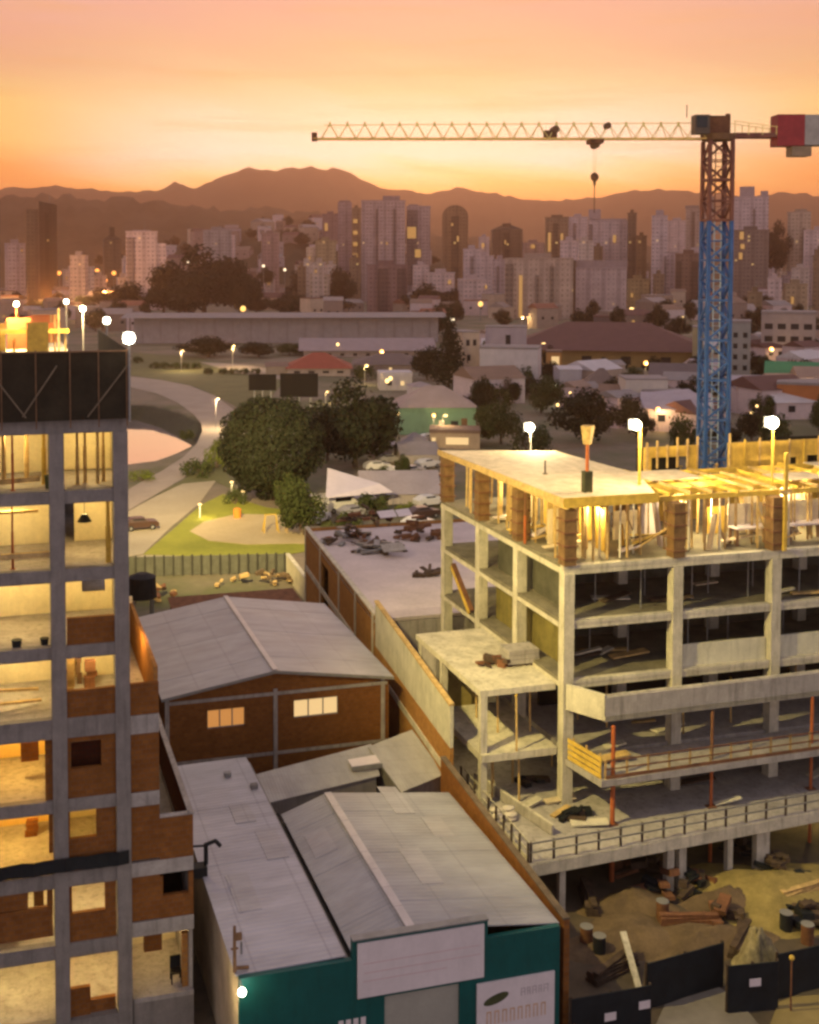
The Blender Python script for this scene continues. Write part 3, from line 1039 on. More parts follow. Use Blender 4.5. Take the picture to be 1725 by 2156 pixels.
# flood lamps along the roof edge -------------------------------------------------------------------
FL = [(272, 712, 46.9, 'flood lamp at the front corner of the black screened roof, the brightest of its row'),
      (225, 675, 63.0, 'second flood lamp from the front along the roof edge, left of the brightest one'),
      (175, 650, 80.0, 'third flood lamp of the roof edge row, with a pole showing beneath'),
      (140, 635, 96.0, 'farthest flood lamp of the roof edge row, just left of the third'),
      (35, 640, 92.0, 'lone flood lamp on a tall orange pole near the left edge of the photo')]
for k, (px, py, Y, lab) in enumerate(FL):
    p = ony(px, py, Y)
    zb = 25.6 if k else 25.8
    t = thing('floodlight', (p.x, p.y, zb), lab, 'floodlight', 'flood lamps along the left roof')
    r = .2 if k else .26
    MB().tube((p.x, p.y, zb), (p.x, p.y, p.z - r), .045).build('pole', ORANGE if k == 4 else STEEL, t)
    MB().box(p.x - r * .9, p.x + r * .9, p.y + r * .55, p.y + r * 1.15, p.z - r * .9, p.z + r * .9).build('housing', STEEL, t)
    hd = MB().ball(p, r * .9, 28, 18, (1, .8, 1)).build('lens', LAMPW, t, smooth=True)
    if k == 0:
        light('flood_beam', 'SPOT', (p.x + .5, p.y - .2, p.z - .1), 62000, (1.0, .80, .27), t, .25, (40, 57, 12), 88, .9)
    elif k == 1:
        light('flood_beam', 'SPOT', (p.x + .5, p.y - .2, p.z - .1), 15000, (1.0, .80, .32), t, .25, (34, 68, 12), 62, .5)
    elif k == 2:
        light('flood_beam', 'POINT', (p.x - .4, p.y - .7, p.z + .1), 5000, (1.0, .72, .32), t, .2)
        light('flood_beam', 'SPOT', (p.x + .5, p.y + .3, p.z - .1), 300000, (1.0, .78, .34), t, .3, (30, 142, 0), 44, .8)
    elif k == 3:
        light('flood_beam', 'SPOT', (p.x + .5, p.y + .3, p.z - .1), 300000, (1.0, .76, .38), t, .3, (36, 215, 0), 50, .8)
    elif k == 4:
        light('flood_beam', 'POINT', (p.x - .4, p.y - 1.2, p.z + .1), 5000, (1.0, .72, .32), t, .2)

# ================================================================== GABLED WAREHOUSE
WH = thing('brick_warehouse', (15.6, 67.7, 0), 'brown brick warehouse with low grey gabled sheet roof and two small lit windows', 'warehouse')
x0, x1, y0, y1, ze = 8.9, 22.55, 67.75, 83.4, 6.9
xr, zr_ = 15.4, 7.95
wallz = lambda x: ze - .08 + (zr_ - ze) * (1 - abs(x - xr) / (xr - x0 if x < xr else x1 - xr))
hx = []
for (a, b_, c, d) in ((437, 516, 1492, 1532), (619, 712, 1470, 1508)):
    pa, pb = ony(a, (c + d) / 2, y0), ony(b_, (c + d) / 2, y0)
    hx.append((pa.x, pb.x, ony((a + b_) / 2, d, y0).z, ony((a + b_) / 2, c, y0).z))
mb = MB()
mb.holed(x0, x1, -.2, 6.2, y0, y0 + .25, hx)
mb.build('front_wall', BRICK, WH)
MB().add([(x0, y0, 6.2), (x1, y0, 6.2), (x1, y0, ze - .1), (xr, y0, zr_ - .1), (x0, y0, ze - .1),
          (x0, y0 + .25, 6.2), (x1, y0 + .25, 6.2), (x1, y0 + .25, ze - .1), (xr, y0 + .25, zr_ - .1), (x0, y0 + .25, ze - .1)],
         [(0, 1, 2, 3, 4), (9, 8, 7, 6, 5), (1, 6, 7, 2), (2, 7, 8, 3), (3, 8, 9, 4), (4, 9, 5, 0)]).build('gable', BRICK, WH)
MB().box(x0, x0 + .25, y0 + .25, y1, -.2, ze - .1).build('side_wall', BRICK, WH)
MB().box(x1 - .25, x1, y0 + .25, y1, -.2, ze - .1).build('side_wall', BRICK, WH)
MB().box(x0 + .25, x1 - .25, y1 - .25, y1, -.2, ze - .1).build('rear_wall', BRICK, WH)
ov = .25
for (xa, xb, za, zb) in ((x0 - ov, xr, ze - .03, zr_), (xr, x1 + ov, zr_, ze - .03)):
    r = MB()
    n = 6
    for i in range(n):
        ya, yb = y0 - ov + (y1 - y0 + 2 * ov) * i / n, y0 - ov + (y1 - y0 + 2 * ov) * (i + 1) / n
        s_ = .012 * (i % 2)
        r.slab([(xa, ya, za + s_), (xb, ya, zb + s_), (xb, yb, zb + s_), (xa, yb, za + s_)], .06)
    r.build('roof', WAREROOF, WH)
MB().beam((xr, y0 - ov - .03, zr_ + .05), (xr, y1 + ov, zr_ + .05), .32, .06).build('ridge_cap', CAPROOF, WH)
for xa, xb, za, zb in ((x0 - ov, xr, ze - .12, zr_ - .1), (xr, x1 + ov, zr_ - .1, ze - .12)):
    MB().beam((xa, y0 - ov - .02, za), (xb, y0 - ov - .02, zb), .04, .16).build('fascia', STEEL, WH)
for px in (352, 580, 806):
    p = ony(px, 1500, y0)
    MB().box(p.x - .12, p.x + .12, y0 - .07, y0 + .1, -.2, min(ze - .15, wallz(max(x0, min(x1, p.x))) - .1)).build('pilaster', CONCG, WH)
zb1 = ony(580, 1460, y0).z
zb2 = ony(580, 1585, y0).z
for z in (zb1, zb2):
    MB().box(x0 + .1, x1 - .1, y0 - .04, y0 + .1, z - .1, z + .1).build('tie_beam', CONCG, WH)
for k, h in enumerate(hx):
    f = MB()
    f.box(h[0], h[1], y0 + .1, y0 + .16, h[2], h[2] + .06).box(h[0], h[1], y0 + .1, y0 + .16, h[3] - .06, h[3])
    for u in (0, .333, .667, 1):
        xx = h[0] + (h[1] - h[0]) * u
        f.box(xx - .035, xx + .035, y0 + .09, y0 + .15, h[2] + .06, h[3] - .06)
    wn_ = f.build('window', CONCG, WH)
    MB().box(h[0], h[1], y0 + .17, y0 + .19, h[2], h[3]).build('pane', LITO if k == 0 else LITC, wn_)

# brick shed behind the warehouse, water tank, rubble to its left -----------------------------------
pA, pB = onz(345, 1240, 5.2), onz(600, 1232, 5.2)
SH = thing('brick_shed', (pA.x + 3, 88, 0), 'dark red brick shed directly behind the grey gabled warehouse roof', 'shed')
MB().box(pA.x, pB.x, 87.5, 87.7, -.2, 5.0).build('front_wall', BRICKD, SH)
MB().box(pA.x, pA.x + .2, 87.7, 93, -.2, 5.0).build('side_wall', BRICKD, SH)
MB().box(pB.x - .2, pB.x, 87.7, 93, -.2, 5.0).build('side_wall', BRICK, SH)
MB().slab([(pA.x - .2, 87.3, 5.0), (pB.x + .2, 87.3, 5.0), (pB.x + .2, 93.2, 5.5), (pA.x - .2, 93.2, 5.5)], .06).build('roof', RUST, SH)
p = onz(300, 1238, 4)
t = thing('water_tank', (p.x, p.y, 0), 'black round water tank on legs beside the frame block and brick shed', 'water tank')
MB().tube((p.x, p.y, 3.2), (p.x, p.y, 5.0), 1.25, 1.15, 18).build('drum', BLACK, t)
MB().tube((p.x, p.y, 5.0), (p.x, p.y, 5.3), 1.2, .5, 18).build('lid', BLACK, t)
for sx in (-.8, .8):
    for sy in (-.8, .8):
        MB().box(p.x + sx - .08, p.x + sx + .08, p.y + sy - .08, p.y + sy + .08, 0, 3.2).build('leg', STEEL, t)

# ================================================================== SHOP WITH TEAL FRONT
SP = thing('shop_building', (15, 42.8, 0), 'low shop with teal front, blank white fascia sign and grey sheet roofs', 'shop')
FY = 42.85
xl, xm_, xrr = 8.35, 12.75, 21.65
sx0, sx1 = ony(752, 1990, FY).x, ony(1018, 1960, FY).x
ztop = ony(755, 1985, FY).z
mb = MB()
dx0, dx1, dz1 = ony(810, 2092, FY).x, ony(968, 2075, FY).x, ony(890, 2084, FY).z
mb.holed(xl, xrr, -.2, 5.0, FY, FY + .25, [(dx0, dx1, -.2, dz1)])
mb.build('front_wall', TEAL, SP)
MB().box(sx0 - .18, sx1 + .18, FY - .02, FY + .27, 5.0, ztop + .12).build('parapet', TEAL, SP)
MB().box(sx0 - .2, sx1 + .2, FY - .1, FY + .3, ztop + .12, ztop + .18).build('coping', STEEL, SP)
MB().box(dx0, dx1, FY + .1, FY + .15, -.2, dz1).build('roller_shutter', SHUTTER, SP)
sg = MB().box(sx0, sx1, FY - .10, FY - .025, ony(755, 2100, FY).z, ztop).build('fascia_sign', SIGN, SP)
for k, (zz_, a, b_) in enumerate(((.62, .04, .96), (.45, .05, .97), (.3, .04, .7))):
    zb_ = ony(755, 2100, FY).z
    zc = zb_ + (ztop - zb_) * zz_
    MB().box(sx0 + (sx1 - sx0) * a, sx0 + (sx1 - sx0) * b_, FY - .104, FY - .10, zc - .022, zc + .022).build('faint_stripe', plain('pink_stripe', (.60, .44, .44), .5, .05), sg)
# second sign: white board with an olive oval emblem and rows of small washed-out lettering
b0, b1, bz1 = ony(1003, 2068, FY).x, ony(1166, 2044, FY).x, ony(1085, 2056, FY).z
sg = MB().box(b0, b1, FY - .1, FY - .02, bz1 - 2.6, bz1).build('sign_board', SIGN, SP)
OLIVE = plain('olive_print', (.06, .065, .025), .6, .2, 4)
GREYP = plain('grey_print', (.44, .37, .38), .6, .15, 4)
ORP = plain('orange_print', (.56, .36, .24), .6, .15, 4)
bw = b1 - b0
e = MB()
ex, ez = b0 + bw * .25, bz1 - .72
ring = [(ex + .52 * math.cos(t) * (1 if math.cos(t) > 0 else 1.1), FY - .105, ez + .2 * math.sin(t) + .14 * math.cos(t)) for t in [2 * math.pi * i / 20 for i in range(20)]]
e.add(ring + [(a, FY - .1, c) for a, _, c in ring], [tuple(range(20))] + [(i, i + 20, (i + 1) % 20 + 20, (i + 1) % 20) for i in range(20)])
e.build('emblem', OLIVE, sg)
e = MB()
xx = b0 + bw * .56
for wd in (.2, .16, .2, .16, .22):
    e.box(xx, xx + .05, FY - .104, FY - .1, bz1 - .78, bz1 - .45).box(xx + wd - .05, xx + wd, FY - .104, FY - .1, bz1 - .78, bz1 - .45)
    e.box(xx + .05, xx + wd - .05, FY - .104, FY - .1, bz1 - .5, bz1 - .45).box(xx + .05, xx + wd - .05, FY - .104, FY - .1, bz1 - .64, bz1 - .6)
    xx += wd + .07
e.build('lettering', GREYP, sg)
e = MB()
xx = b0 + bw * .12
while xx < b1 - .35:
    e.box(xx, xx + .06, FY - .104, FY - .1, bz1 - 1.75, bz1 - 1.2).box(xx + .16, xx + .22, FY - .104, FY - .1, bz1 - 1.75, bz1 - 1.2).box(xx + .06, xx + .16, FY - .104, FY - .1, bz1 - 1.27, bz1 - 1.2)
    xx += .34
e.build('lettering', ORP, sg)
# small pale lettering low on the teal wall left of the shutter
e = MB()
lx = ony(713, 2150, FY).x
for k in range(4):
    e.box(lx + k * .3, lx + k * .3 + .2, FY - .02, FY, ony(740, 2148, FY).z - .5, ony(740, 2148, FY).z + .05)
e.build('lettering', SIGN, SP)
MB().box(xl, xl + .22, FY + .25, 62.4, -.2, 4.92).build('side_wall', plain('beige_wall', (.42, .33, .22), .9, .2, .8, stain=.5), SP)
MB().box(xrr - .2, xrr, FY + .25, 55.4, -.2, 4.75).build('side_wall', BRICKO, SP)
MB().box(xl + .22, xrr - .2, 55.2, 55.4, -.2, 4.7).build('rear_wall', CONCG, SP)
MB().box(xl + .22, 12.5, 62.2, 62.4, -.2, 4.9).build('rear_wall', CONCG, SP)
MB().box(12.55, 12.75, FY + .25, 62.2, -.2, 4.9).build('party_wall', CONC, SP)
r = MB()
for i in range(7):
    ya, yb = FY + .27 + (62.5 - FY - .27) * i / 7, FY + .27 + (62.5 - FY - .27) * (i + 1) / 7
    r.slab([(xl - .1, ya, 5.0 + .01 * (i % 2)), (12.6, ya, 5.08 + .01 * (i % 2)), (12.6, yb, 5.08 + .01 * (i % 2)), (xl - .1, yb, 5.0 + .01 * (i % 2))], .05)
r.build('flat_roof', LONGROOF, SP)
MB().box(12.62, 12.9, FY + .27, 56, 4.82, 4.86).build('gutter', DARK, SP)  # near-black colour stands for the dark valley between the roofs
xg = 15.3
for (xa, xb, za, zb) in ((12.95, xg, 4.95, 5.75), (xg, xrr + .1, 5.75, 4.98)):
    r = MB()
    for i in range(6):
        ya, yb = FY + .28 + (55.6 - FY - .28) * i / 6, FY + .28 + (55.6 - FY - .28) * (i + 1) / 6
        s_ = .012 * (i % 2)
        r.slab([(xa, ya, za + s_), (xb, ya, zb + s_), (xb, yb, zb + s_), (xa, yb, za + s_)], .05)
    r.build('gable_roof', SHOPROOF, SP)
for k in range(8):
    ya = FY + .3 + k * 1.55
    MB().beam((xg, ya, 5.80), (xg, ya + 1.52, 5.80), .36, .05).build('ridge_cap', CAPROOF, SP)

# odd replacement sheets on the shop roofs
rp_ = random.Random(15)
for k in range(7):
    mt = sheet_roof('patch_a', (.37, .35, .365), 'y', .3, .5) if k == 0 else MATS['patch_a']
    xa = (9.2, 10.6, 11.3, 13.4, 17.0, 19.2, 18.1)[k]
    ya = (47.3, 55.0, 51.2, 50.6, 46.5, 50.8, 53.2)[k]
    L = rp_.uniform(2.0, 3.2)

    def rz(x):
        if x < 12.7:
            return 5.0 + .08 * (x - 8.25) / 4.35
        return 4.95 + .8 * (x - 12.95) / (15.3 - 12.95) if x < 15.3 else 5.75 - .77 * (x - 15.3) / (21.75 - 15.3)
    w_ = 1.0
    MB().slab([(xa, ya, rz(xa) + .03), (xa + w_, ya, rz(xa + w_) + .03), (xa + w_, ya + L, rz(xa + w_) + .03), (xa, ya + L, rz(xa) + .03)], .02).build('patch_sheet', mt, SP)

# lean-to roofs between warehouse and shop -----------------------------------------------------------
def leanto(pts, zs, lab, mat):
    w = [onz(x, y, z) for (x, y), z in zip(pts, zs)]
    c = sum((Vector(p) for p in w), Vector()) / 4
    t = thing('lean_to_shed', (c.x, c.y, 0), lab, 'shed')
    MB().slab(w, .06).build('roof', mat, t)
    low = MB()
    ins = [p + (c - p) * .06 for p in w]
    low.prism([(p.x, p.y) for p in ins], -.2, [p.z - .12 for p in ins])
    low.build('wall', CONC, t)
    return t


leanto([(566, 1690), (800, 1632), (782, 1566), (540, 1630)], [4.0, 4.0, 4.4, 4.4], 'grey sheet lean-to roof between the warehouse front and the shop gable, left one', LEANROOF)
leanto([(845, 1668), (936, 1630), (868, 1536), (775, 1572)], [3.9, 3.9, 4.5, 4.5], 'grey sheet lean-to roof beside the orange brick boundary wall, right one', LEANROOF)
p, q2 = onz(742, 1612, 4.5), onz(792, 1590, 4.5)
t = thing('skylight', (p.x, p.y, 4.3), 'small pale skylight sheet on the left lean-to roof', 'skylight')
MB().slab([(p.x, p.y, 4.42), (q2.x, p.y + .2, 4.42), (q2.x, p.y + 1.1, 4.47), (p.x, p.y + .9, 4.47)], .05).build('pane', SIGN, t)
MB().box(p.x - .05, q2.x + .05, p.y - .06, p.y - .01, 4.2, 4.45).build('frame', STEEL, t)

# flue and utility post on the long pale roof ------------------------------------------------------
p = onz(420, 1838, 5.05)
t = thing('roof_flue', (p.x, p.y, 5.05), 'black bent flue with side arms standing at the left edge of the pale roof', 'flue')
MB().box(p.x - .32, p.x + .32, p.y - .3, p.y + .3, 4.95, 5.4).build('base', BLACK, t)
MB().tube((p.x + .3, p.y, 5.4), (p.x + .3, p.y, 6.35), .1).build('pipe', BLACK, t)
MB().tube((p.x + .3, p.y, 6.3), (p.x + .75, p.y, 6.42), .09).tube((p.x + .72, p.y, 6.42), (p.x + .95, p.y, 6.15), .09).build('elbow', BLACK, t)
MB().tube((p.x + .3, p.y, 6.25), (p.x - .35, p.y, 6.3), .05).build('arm', BLACK, t)
p = ony(495, 2052, 43.3)
t = thing('utility_post', (p.x, 43.35, 5.0), 'thin dark post with a cross foot on the front corner of the pale roof', 'post')
zt = ony(495, 1950, 43.35).z
MB().tube((p.x, 43.35, 5.0), (p.x, 43.35, zt), .075, .06).build('pole', PLYDARK, t)
MB().beam((p.x, 43.35, 5.15), (p.x + .55, 43.35, 5.1), .1).build('foot', PLYDARK, t)
MB().box(p.x + .02, p.x + .28, 43.28, 43.42, zt - .55, zt - .3).build('insulator', PLYDARK, t)
MB().box(p.x - .14, p.x + .14, 43.3, 43.4, zt - .9, zt - .86).build('bracket', PLYDARK, t)
p = ony(513, 1992, 44)
tag(MB().box(p.x - .04, p.x + .04, 44.4, 44.48, 5.02, 5.5).build('vent_stub', STEEL), 'tiny vent stub on the pale roof near the thin post', 'vent')
for k, (px, py) in enumerate(((567, 1628 + 100), (610, 1625))):
    p = onz((567, 613)[k], (1676, 1640)[k], 5.1)
tag(MB().box(11.0, 11.35, 60.2, 60.5, 5.08, 5.3).build('roof_vent', STEEL), 'small grey vent on the pale roof by the warehouse wall', 'vent')
tag(MB().box(12.05, 12.4, 58.4, 58.7, 5.08, 5.32).build('roof_vent', CONC), 'small dark vent at the valley edge of the pale roof', 'vent')
# wall lamp at the front-left corner
p = ony(510, 2089, 42.4)
t = thing('wall_lamp', (p.x, 42.8, p.z), 'bright lamp at the left corner of the teal shop front', 'lamp')
MB().ball(p, .15, 12, 8).build('bulb', LAMPW, t, smooth=True)
MB().beam((p.x, 42.84, p.z + .2), (p.x, 42.42, p.z + .2), .04).build('arm', STEEL, t)
light('lamp_light', 'POINT', (p.x, p.y - .35, p.z + .05), 25, (1.0, .88, .5), t, .1)
light('lamp_light', 'POINT', (p.x - .9, p.y + 1.2, p.z - .8), 60, (1.0, .80, .4), t, .1)

# street clutter at lower left
p = onz(345, 2140, 0.6)
t = thing('yard_bollard', (p.x, p.y, 0), 'short post coloured pale yellow like lamplight at the foot of the frame block', 'bollard')
MB().tube((p.x, p.y, 0), (p.x, p.y, .9), .13, .13, 10).build('shaft', plain('post_lamplit', (.62, .50, .20), .6, .1), t)  # lamplight on the post is put into its pale yellow colour
MB().tube((p.x, p.y, .9), (p.x, p.y, .98), .15, .15, 10).build('cap', STEEL, t)

# ================================================================== BRICK HALL AND BOUNDARY WALLS
HX = lambda y: 23.05 + (y - 60.0) * .0775           # slightly skewed side wall
HL = thing('brick_hall', (30, 88, 0), 'brick walled hall with a wide pale flat roof behind the grey scaffolded frame building', 'hall')
ha, hb = 76.2, 103.5
zh = 8.0
MB().prism([(HX(ha), ha), (44, ha), (44, hb), (HX(hb), hb)], 7.5, 7.72).build('flat_roof', plain('pale_roof', (.52, .44, .43), .85, .12, .3, stain=.2), HL)
wall = MB()
da, db = 92.5, 95.6
for (ya, yb, z0, z1) in ((ha, da, -.2, zh), (da, db, 6.9, zh), (db, hb, -.2, zh)):
    wall.prism([(HX(ya), ya), (HX(ya) + .25, ya), (HX(yb) + .25, yb), (HX(yb), yb)], z0, z1)
wall.build('side_wall', BRICKO, HL)
MB().prism([(HX(da) + .6, da), (HX(da) + .7, da), (HX(db) + .7, db), (HX(db) + .6, db)], -.2, 6.9).build('doorway', DARK, HL)  # near-black sheet stands for the shade inside the opening
MB().prism([(HX(ha) - .06, ha), (HX(ha) + .32, ha), (HX(hb) + .32, hb), (HX(hb) - .06, hb)], zh, zh + .14).build('coping', CONCL, HL)
MB().prism([(HX(ha) - .08, ha), (HX(ha) + .0, ha), (HX(hb) + .0, hb), (HX(hb) - .08, hb)], 4.3, 4.75).build('tie_beam', CONCL, HL)
for y in (ha + .2, 82, 88, db + .3, hb - .4):
    MB().prism([(HX(y) - .07, y), (HX(y) + .1, y), (HX(y + .35) + .1, y + .35), (HX(y + .35) - .07, y + .35)], -.2, zh).build('pilaster', CONCL, HL)
MB().box(HX(hb) + .3, 44, hb - .25, hb, -.2, zh).build('rear_wall', BRICKO, HL)
MB().box(HX(ha) + .3, 44, ha, ha + .25, -.2, 7.45).build('front_wall', CONCG, HL)
MB().box(43.8, 44.05, ha + .3, hb - .3, -.2, zh).build('side_wall', BRICKO, HL)

BW = thing('boundary_wall', (23, 60, 0), 'long orange brick boundary wall with plastered upper part below the grey frame building', 'wall')
MB().prism([(HX(58.5), 58.5), (HX(58.5) + .22, 58.5), (HX(76) + .22, 76), (HX(76), 76)], -.2, 6.0).build('brick_wall', BRICKO, BW)
MB().prism([(HX(58.5) + .02, 58.5), (HX(58.5) + .2, 58.5), (HX(76) + .2, 76), (HX(76) + .02, 76)], 6.0, [8.3, 8.3, 9.0, 9.0]).build('plaster_wall', plain('plaster_grey', (.50, .46, .36), .9, .14, 1.0, stain=.5), BW)
MB().prism([(HX(58.5) - .06, 58.5), (HX(58.5) + .0, 58.5), (HX(76) + .0, 76), (HX(76) - .06, 76)], 4.3, 4.7).build('tie_beam', CONCL, BW)
MB().prism([(HX(58.5) - .05, 58.5), (HX(58.5) + .26, 58.5), (HX(76) + .26, 76), (HX(76) - .05, 76)], [8.3, 8.3, 9.0, 9.0], [8.42, 8.42, 9.12, 9.12]).build('coping', TIMBER, BW)
DKW2 = plain('coping_dark', (.12, .085, .055), .9, .3, 1.5)
B2 = thing('brick_boundary_wall', (23, 50, 0), 'bare orange brick boundary wall between the shop roof and the grey terrace', 'wall')
MB().prism([(22.0, 43.2), (22.25, 43.2), (22.4, 57.8), (22.15, 57.8)], -.2, [5.0, 5.0, 5.85, 5.85]).build('brick_wall', BRICK, B2)
MB().prism([(21.97, 43.2), (22.28, 43.2), (22.43, 57.8), (22.12, 57.8)], [5.0, 5.0, 5.85, 5.85], [5.08, 5.08, 5.93, 5.93]).build('coping', DKW2, B2)

# scattered junk on the hall roof ----------------------------------------------------------------------
rr = random.Random(21)


def heap(name, px, py, z, w, d, h, n, mats, lab, cat, flat=False):
    p = onz(px, py, z)
    t = thing(name, (p.x, p.y, z), lab, cat)
    for i in range(n):
        a, rad = rr.uniform(0, 6.28), rr.random() ** .6
        cx, cy = math.cos(a) * rad * w / 2, math.sin(a) * rad * d / 2
        hz = h * (1 - rad) * rr.uniform(.5, 1.0)
        mt = rr.choice(mats)
        mb = MB()
        L = rr.uniform(.5, 1.5) * (1.3 if flat else .8)
        an = rr.uniform(0, 3.14)
        tl = rr.uniform(-.35, .35)
        dx, dy, dz = math.cos(an) * L / 2, math.sin(an) * L / 2, math.sin(tl) * L / 2
        mb.beam((cx - dx, cy - dy, max(.06, hz - dz + .1)), (cx + dx, cy + dy, max(.06, hz + dz + .1)), rr.uniform(.15, .6), rr.uniform(.06, .35))
        mb.build('scrap_piece', mt, t, local=True)
    return t


DKW = plain('dark_wood', (.07, .045, .03), .9, .4, 2)
heap('scrap_timber_heap', 735, 1140, 7.72, 5.5, 3.2, 1.6, 34, [DKW, RUST, STEEL], 'heap of dark scrap timber at the left end of the pale hall roof', 'scrap heap')
heap('scrap_timber_heap', 800, 1160, 7.72, 4.5, 2.6, 1.0, 26, [DKW, STEEL, DKW], 'flat heap of dark boards in the middle of the hall roof', 'scrap heap', True)
heap('rusty_scrap_heap', 880, 1130, 7.72, 4.5, 3.6, 2.0, 34, [RUST, DKW, RUST], 'rust brown scrap heap at the back of the hall roof beside the frame building', 'scrap heap')
heap('brown_rubble_heap', 770, 1105, 7.72, 6.0, 3.0, 1.8, 30, [RUST, SOIL, DKW], 'brown rubble heap behind the scrap timber on the hall roof', 'rubble heap')
heap('board_pile', 905, 1210, 7.72, 2.6, 1.4, .4, 12, [DKW], 'small dark board pile on the bare part of the hall roof', 'boards', True)
for k, (px, py, w, lab) in enumerate(((815, 1085, 1.6, 'pale sheet lying on the rubble, left one of two pale sheets'), (850, 1082, 1.3, 'pale sheet leaning on the rubble, right one of two pale sheets'), (828, 1150, 1.9, 'grey panel on the flat board heap of the hall roof'))):
    p = onz(px, py, 8.6)
    o = tag(MB().slab([(-w / 2, -.5, 0), (w / 2, -.6, .1), (w / 2, .5, .5), (-w / 2, .6, .4)], .05).build('corrugated_sheet', SIGN if k < 2 else CONCG), lab, 'panel')
    o.location = (p.x, p.y, 8.5 if k < 2 else 8.3)

# ================================================================== RIGHT BUILDING UNDER CONSTRUCTION
RB = thing('concrete_frame_building', (35, 56.65, 0), 'grey concrete frame building under construction with open floors and a plywood top deck', 'building')
RY = 56.65
INNER2 = plain('shaded_floor', (.16, .14, .10), .95, .3, .8, stain=.4)  # floor colour darkened for the shade in the open bays, plus stains
INNER = plain('shaded_inner_wall', (.075, .07, .05), .95, .3, .8)  # shade of the unlit interior is put into this wall colour
RX = (28.95, 35.5, 41.75, 48.0, 54.3)
RYS = (56.95, 62.9, 68.6, 74.6)
XE, YE = 58.0, 75.0
for i, x in enumerate(RX):
    for j, y in enumerate(RYS):
        if i and j == 3 and i > 1:
            continue
        MB().box(x - .3, x + .3, y - .34, y + .28, 3.0 if (i or j == 0) else -.2, 15.5).build('column', CONCL, RB)
for zt, th in ((15.95, .5), (12.95, .45), (9.72, .45)):
    MB().box(28.7, XE, RY + .42, YE, zt - .2, zt - .01).build('floor_slab', INNER2, RB)
    MB().box(28.62, XE, RY + .02, RY + .41, zt - .2, zt).build('slab_edge', CONCL, RB)
    MB().box(28.66, XE, RY + .06, RY + .4, zt - th, zt - .2).build('edge_beam', CONCL, RB)
    MB().box(28.66, 29.0, RY + .4, YE, zt - th, zt - .2).build('edge_beam', CONCL, RB)
    for x in RX[1:]:
        MB().box(x - .15, x + .15, RY + .4, YE - .1, zt - th, zt - .2).build('cross_beam', CONCG, RB)
# inner walls, most coloured dark for the unlit interior
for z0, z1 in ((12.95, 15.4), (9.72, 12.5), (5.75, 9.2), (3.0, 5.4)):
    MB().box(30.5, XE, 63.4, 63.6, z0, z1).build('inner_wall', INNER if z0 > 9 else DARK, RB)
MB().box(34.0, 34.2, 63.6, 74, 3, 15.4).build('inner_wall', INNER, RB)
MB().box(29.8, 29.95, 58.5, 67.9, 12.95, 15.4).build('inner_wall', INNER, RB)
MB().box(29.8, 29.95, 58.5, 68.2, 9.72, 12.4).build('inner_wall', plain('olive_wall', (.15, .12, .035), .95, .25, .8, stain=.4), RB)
# pale low walls in the bays of the lower upper floor
for xa, xb in ((35.85, 41.4), (42.1, 47.6), (48.4, 54)):
    MB().box(xa, xb, 57.0, 57.15, 9.72, 10.95).build('low_wall', plain('pale_render', (.56, .52, .38), .9, .12, .9, stain=.5), RB)
# splayed balcony with deep concrete upstand
bl = [(28.75, 56.5), (29.95, 54.45), (XE, 54.9), (XE, 56.6)]
MB().prism(bl, 8.25, 8.5).build('balcony_slab', CONCL, RB)
MB().prism([(29.95, 54.45), (XE, 54.9), (XE, 55.08), (30.05, 54.63)], 8.22, 9.5).build('balcony_upstand', CONCG, RB)
MB().prism([(28.75, 56.5), (29.93, 54.47), (30.07, 54.6), (28.93, 56.55)], 8.5, 9.62).build('balcony_upstand', CONCL, RB)
MB().prism([(30.05, 54.64), (XE, 55.09), (XE, 55.2), (30.1, 54.75)], 9.5, 9.56).build('coping', CONCL, RB)
# lower balcony
dl = [(28.72, 56.5), (29.25, 53.45), (XE, 54.2), (XE, 56.6)]
MB().prism(dl, 5.25, 5.6).build('balcony_slab', CONCG, RB)
MB().box(29.3, XE, RY + .3, YE, 5.3, 5.6).build('floor_slab', CONCG, RB)
# side platforms at the left
MB().box(24.2, 28.6, 57.4, 67.5, 9.05, 9.38).build('side_platform', CONCL, RB)
MB().box(24.25, 28.6, 57.2, 64.2, 5.55, 5.95).build('side_platform', CONCL, RB)
for (x, y) in ((24.45, 57.6), (24.45, 63.4), (24.45, 67.0), (28.2, 67.0)):
    MB().box(x - .18, x + .18, y - .18, y + .18, 3.0, 9.05).build('slim_column', CONCL, RB)
MB().box(25.2, 28.5, 66.4, 66.6, 3, 9.0).build('inner_wall', plain('ochre_dark', (.30, .23, .08), .9, .25, .6), RB)
MB().box(24.3, 24.5, 64.3, 67, 6, 9.0).build('low_wall', CONCG, RB)
# terrace
tr = [(24.05, 51.3), (41.6, 52.45), (XE, 53.4), (XE, 75), (24.3, 75)]
MB().prism(tr, 2.55, 3.0).build('terrace_slab', CONCG, RB)
MB().prism([(24.0, 51.27), (41.6, 52.41), (XE, 53.36), (XE, 53.5), (41.6, 52.56), (24.0, 51.42)], 2.35, 2.95).build('terrace_edge', CONCL, RB)
# columns under the terrace
for px, py in ((1190, 1930), (1495, 1925), (1420, 1885), (1620, 1855), (1700, 1905), (1560, 1870)):
    p = onz(px, py, 0)
    w_ = .16 if px in (1190, 1560) else .2
    y_ = max(p.y, 51.8 + (p.x - 24) * .065)
    MB().box(p.x - w_, p.x + w_, y_ - w_, y_ + w_, -.2, 2.52).build('slim_column', CONCL, RB)
MB().box(24.6, XE, 66, 66.2, -.2, 2.5).build('inner_wall', plain('ochre_wall', (.46, .36, .10), .9, .22, .7, stain=.3), RB)
MB().box(24.4, 24.6, 55, 70, -.2, 2.5).build('inner_wall', CONC, RB)
